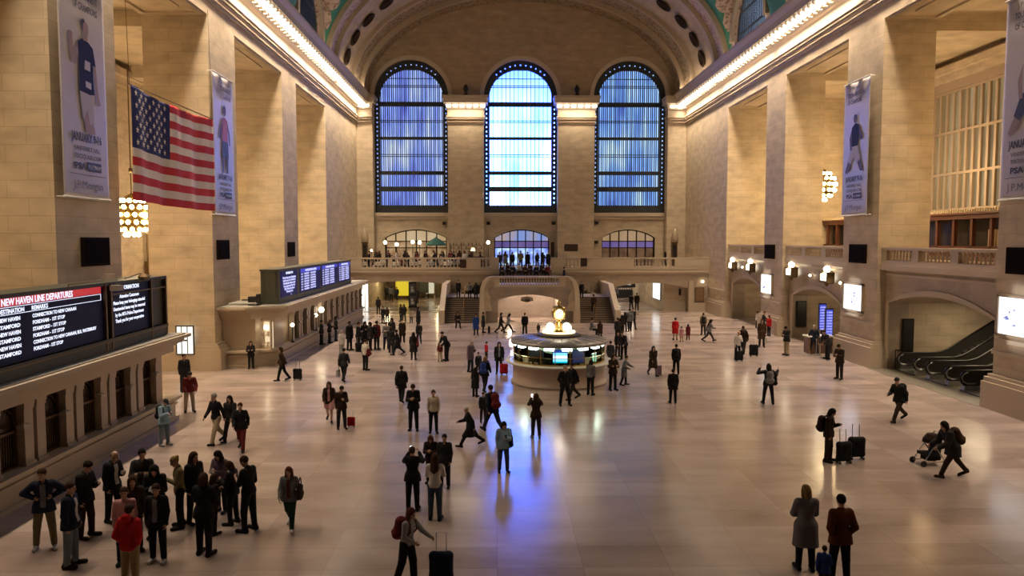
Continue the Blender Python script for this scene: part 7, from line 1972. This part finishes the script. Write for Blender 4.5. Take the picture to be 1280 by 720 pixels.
P(879, 419, 391, 170, 'stand', 'jacket', 'olive', 'trousers', 'char', 'short', 'hbrown', 'person in olive with a dark backpack near the right wall', False, items=(('backpack', 'char', 'charcoal backpack on the person in olive'),))
P(886, 427, 397, 95, 'stride', 'jacket', 'grey', 'slim', 'char', 'long', 'hblack', 'long-haired person in grey striding right beside the olive jacket', False)
P(922, 450, 413, 10, 'onehand', 'shirt', 'white', 'trousers', 'black', 'bald', 'hbrown', 'balding person in a white shirt beside black suitcases', False, items=(('suitcase', 'black', 'black suitcase in front of the person in the white shirt', (-.05, -.45), 0, .95),))
P(929, 442, 398, -30, 'stride', 'jacket', 'dbrown', 'trousers', 'char', 'short', 'hblack', 'person in dark brown with a black bag behind the white shirt', False, skin=2, items=(('suitcase', 'black', 'larger black suitcase right of the person in the white shirt', (.25, -1.2), 0, 1.15), ('backpack', 'black', 'black bag on the back of the person in dark brown')))
P(952, 434, 398, -15, 'stand', 'coat', 'brown', 'slim', 'dbrown', 'long', 'hbrown', 'slim person in a brown coat with a pale bag near the right wall', False, items=(('shopping_bag', 'white', 'white bag carried by the person in the brown coat', 'L'),))
P(946, 410, 389, 60, 'crossed', 'jacket', 'white', 'trousers', 'char', 'short', 'hblack', 'person in white at the farthest right gate', False)
P(953, 418, 389, 80, 'reach', 'jacket', 'char', 'trousers', 'black', 'beanie', 'dred', 'person in charcoal with a dark red cap by the right wall', False, items=(('shopping_bag', 'white', 'white bag between the two people by the right wall', 'L'),))
P(961, 420, 394, -60, 'stand', 'jacket', 'red', 'trousers', 'char', 'bob', 'hred', 'person in a red jacket leaning by the right wall', False)
P(983, 444, 407, -60, 'phone', 'jacket', 'char', 'slim', 'beige', 'short', 'hblack', 'person in a charcoal jacket and beige trousers looking down near the podium', False)
P(1017, 442, 406, -15, 'wide', 'jacket', 'navy', 'trousers', 'navy', 'short', 'hgrey', 'grey-haired person in dark uniform standing left of the podium', False)
P(1035, 449, 413, -70, 'bend', 'jacket', 'char', 'trousers', 'char', 'short', 'hbrown', 'person in charcoal stooping at the podium', False)
P(1049, 474, 429, -55, 'phone', 'jacket', 'dbrown', 'trousers', 'char', 'short', 'hblack', 'person in dark brown standing in front of the podium', True, skin=1)
P(960, 505, 454, 175, 'armsup', 'jacket', 'char', 'slim', 'black', 'long', 'hblack', 'long-haired person with raised elbow and grey pack on the right floor', True, items=(('backpack', 'grey', 'grey pack on the person with the raised elbow'), ('shoulder_bag', 'black', 'black bag swinging from the person with the raised elbow', 'R')))
P(1123, 527, 467, -65, 'stride', 'jacket', 'black', 'trousers', 'dbrown', 'beanie', 'char', 'person in black and a knitted hat striding left toward the floor centre', True, items=(('backpack', 'black', 'black backpack on the striding person with the knitted hat'),))
P(1035, 577, 509, 55, 'onehand', 'jacket', 'dbrown', 'slim', 'dbrown', 'bob', 'hblack', 'person in dark brown with a backpack beside two black suitcases', True, items=(('backpack', 'dbrown', 'dark brown backpack on the person beside two suitcases'), ('suitcase', 'black', 'front black suitcase of two on the right floor', (.42, -.2), 10, 1.1), ('suitcase', 'black', 'rear black suitcase of two on the right floor', (1.05, .25), 0, 1.15)))
P(1190, 597, 517, -88, 'push', 'parka', 'char', 'slim', 'dbrown', 'bob', 'hblack', 'person leaning forward with a stroller at the right of the floor', True, shoe='dbrown', items=(('backpack', 'brown', 'brown pack on the person pushing the stroller'),))
P(1006, 713, 606, 175, 'crossed', 'coat', 'tweed', 'slim', 'black', 'bob', 'hblond', 'fair-haired person in a grey tweed coat with back turned at the bottom right', True)
P(1049, 730, 616, 182, 'pocket', 'jacket', 'rust', 'trousers', 'black', 'short', 'hblack', 'person in a rust brown jacket with back turned at the bottom right', True)
x_, y_ = ground(1029, 742)
person(x_, y_, 0, 1.02, 150, 'walk', 'jacket', 'blue', 'slim', 'dbrown', 'short', 'hbrown', 'black', 'small child in a bright blue jacket at the bottom edge between two adults', True)
# ---- around the staircase
for i, (px, py, ty, fc, po, to, c, z, lb) in enumerate(((573, 372, 350, 0, 'stand', 'jacket', 'black', 2.0, 'person in black at the left on the left stair landing'), (587, 372, 353, 20, 'stand', 'jacket', 'grey', 2.0, 'person in grey in the middle of the left stair landing'), (595, 374, 353, 170, 'stand', 'coat', 'black', 2.0, 'person in a long black coat at the right on the left stair landing'),
        (727, 372, 352, 10, 'stand', 'jacket', 'black', 2.0, 'person in black standing on the right stair landing'), (572, 410, 390, 10, 'sit', 'jacket', 'dbrown', 0, 'person crouching at the foot of the left flight'), (595, 419, 392, 0, 'stand', 'coat', 'blue', 0, 'person in a blue coat at the foot of the left flight'),
        (604, 416, 390, 100, 'stand', 'coat', 'char', 0, 'person in charcoal right of the blue coat'), (626, 417, 390, 80, 'walk', 'jacket', 'char', 0, 'person in charcoal pulling a case below the stair arch'), (635, 416, 390, 85, 'stride', 'jacket', 'lgrey', 0, 'person in pale grey walking below the stair arch'),
        (656, 419, 391, 180, 'stand', 'jacket', 'black', 0, 'person in a black jacket and grey trousers in front of the stair arch'), (673, 419, 407, 10, 'stand', 'jacket', 'char', 0, 'small child left of the lit clock'), (750, 423, 401, 180, 'stand', 'coat', 'dbrown', 0, 'person in a dark brown coat at the foot of the right flight'),
        (739, 420, 406, 90, 'sit', 'jacket', 'grey', 0, 'small figure in grey left of the brown coat at the right flight'))):
    it = (('suitcase', 'black', 'black case pulled below the stair arch', (-.9, 0), 90, .9),) if i == 7 else ()
    P(px, py, ty, fc, po, to, c, 'trousers', ('black', 'char', 'navy', 'grey' if i == 9 else 'char')[i % 4], ('short', 'bob', 'long')[i % 3], ('hblack', 'hbrown')[i % 2], lb, False, z=z, items=it)
x_, y_ = 8.6, 66.3
person(x_, y_, .67, 1.72, 180, 'stairs', 'jacket', 'dbrown', 'trousers', 'black', 'short', 'hblack', 'black', 'person in brown climbing the right flight of the marble stair', False)
# central landing and the balcony opening
person(6.0, 66.9, 3.1, 1.7, 90, 'stand', 'jacket', 'navy', 'trousers', 'navy', 'short', 'hblack', 'black', 'person in navy standing at the right end of the central landing', False)
cols = ['char', 'grey', 'black', 'olive', 'black', 'navy', 'char', 'black']
for i, px in enumerate((624, 631.5, 640, 651, 659, 672, 678, 686)):
    x = (px - 621) * 76.6 / 940 + .02
    person(x, 76.3 + .5 * (i % 2) + (.95 if i % 2 else 0), BZ, (1.72, 1.8, 1.75, 1.85, 1.78, 1.66, 1.74, 1.8)[i], (0, 170, 20, -20, 180, 10, 160, 30)[i], ('stand', 'crossed', 'stand', 'pocket', 'stand', 'onehand', 'crossed', 'stand')[i], ('jacket', 'coat', 'jacket', 'jacket', 'coat', 'jacket', 'jacket', 'coat')[i], cols[i], 'trousers', ('black', 'grey', 'char', 'navy')[i % 4],
           ('short', 'long', 'bob', 'short')[i % 4], ('hblack', 'hbrown')[i % 2], 'black', 'standing person number %s from the left at the top of the central stair, in %s' % (('one', 'two', 'three', 'four', 'five', 'six', 'seven', 'eight')[i], {'char': 'charcoal'}.get(cols[i], cols[i])), False)
cols = ['char', 'dbrown', 'black', 'white', 'dbrown', 'brown', 'black', 'char', 'dred']
for i, px in enumerate((621.5, 630, 638, 648, 656, 664, 672, 680, 688)):
    x = (px - 621) * 74.2 / 940 + .3
    st = 4 + (i % 2)
    person(.5 + i * .56, 72.4 + st * .32 + .1, 3.1 + st * .165 - .28, 1.7, (0, 20, -20, 0, 10, -15, 0, 25, -10)[i], 'sit', 'jacket', cols[i], 'trousers', ('black', 'char')[i % 2],
           ('short', 'long', 'bob', 'cap', 'long')[i % 5], ('hblack', 'hbrown', 'hblack', 'hwhite', 'hbrown')[i % 5], 'black', 'person sitting on the upper central steps, seat %s from the left, in %s' % (('one', 'two', 'three', 'four', 'five', 'six', 'seven', 'eight', 'nine')[i], {'char': 'charcoal', 'dbrown': 'dark brown', 'dred': 'dark red'}.get(cols[i], cols[i])), False)
# right passage
P(789, 388, 367, 180, 'walk', 'jacket', 'black', 'trousers', 'black', 'short', 'hblack', 'person in black deep in the right passage below the hanging sign', False)
P(796, 388, 366, 170, 'stand', 'jacket', 'dbrown', 'trousers', 'black', 'short', 'hblack', 'person in brown deep in the right passage below the hanging sign', False)
P(770.5, 376, 358, 0, 'stand', 'jacket', 'grey', 'trousers', 'black', 'short', 'hblack', 'person in grey at the left edge of the right passage', False)
# diners on the balcony
for i, (x, y) in enumerate(CT):
    sgn = -1 if i % 2 else 1
    if (x, y) == CT[-1]: pass
    person(x + sgn * .62, y + .1, BZ - .02, 1.7, -90 * sgn, 'sit', 'jacket', ('black', 'dbrown', 'dred', 'char', 'navy', 'white', 'brown')[i % 7], 'trousers', 'black', ('short', 'long', 'bob')[i % 3], ('hblack', 'hbrown', 'hgrey')[i % 3], 'black', 'diner seated on a dark chair at a white cafe table on the far balcony', False, group='diners at the balcony cafe tables')
# standing guests and waiters between the tables
rg = random.Random(5)
for i in range(24):
    x = -13.2 + i * .49 + rg.uniform(-.15, .15); y = (77.9, 80.6, 77.6, 81.4)[i % 4]
    person(x, y, BZ, rg.uniform(1.66, 1.88), rg.uniform(-180, 180), ('stand', 'onehand', 'crossed')[i % 3], 'jacket', ('black', 'dbrown', 'char', 'dred', 'black', 'brown', 'white')[i % 7], 'trousers', 'black', ('short', 'long', 'bob')[i % 3], ('hblack', 'hbrown', 'hred')[i % 3], 'black', 'guest standing among the cafe tables on the far balcony', False, group='guests standing on the far balcony')
# stroller
x_, y_ = ground(1162, 580)
root = empty('stroller', (x_, y_, 0), -PI / 2 + .15, 'dark stroller with small wheels ahead of the leaning person', 'stroller')
b = MB()
for s in (-1, 1):
    b.tube([(s * .24, -.42, .1), (s * .24, -.1, .55), (s * .24, .35, 1.02)], .018, 6); b.tube([(s * .24, .38, .1), (s * .24, .0, .62)], .018, 6); b.tube([(s * .24, -.42, .1), (s * .24, .38, .14)], .014, 6)
b.tube([(-.24, .35, 1.02), (.24, .35, 1.02)], .02, 6); b.build('stroller_frame', M_CHROME, root)
b = MB(); b.add([(-.22, -.3, .42), (.22, -.3, .42), (.22, .1, .38), (-.22, .1, .38), (-.22, .25, .85), (.22, .25, .85), (.22, -.3, .32), (-.22, -.3, .32), (.22, .2, .3), (-.22, .2, .3)],
               [(0, 1, 2, 3), (3, 2, 5, 4), (0, 7, 6, 1), (7, 9, 8, 6), (9, 4, 5, 8), (1, 6, 8, 5, 2), (0, 3, 4, 9, 7)]); b.build('seat', cloth('char'), root)
b = MB(); b.lathe([(.001, .3), (.15, .27), (.26, .12), (.28, 0)], (0, .05, .72), 14, 0, 0, PI * 2); b.build('hood_canopy', cloth('dbrown'), root)
b = MB(); b.box(-.18, .18, -.2, .25, .16, .3); b.build('basket', cloth('black'), root)
for (sx, yy) in ((-1, -.42), (1, -.42), (-1, .38), (1, .38)):
    b = MB(); b.tube([(-.02, 0, 0), (.02, 0, 0)], .1, 14); b.build('wheel', M_BLACK, root, False, (sx * .26, yy, .1))
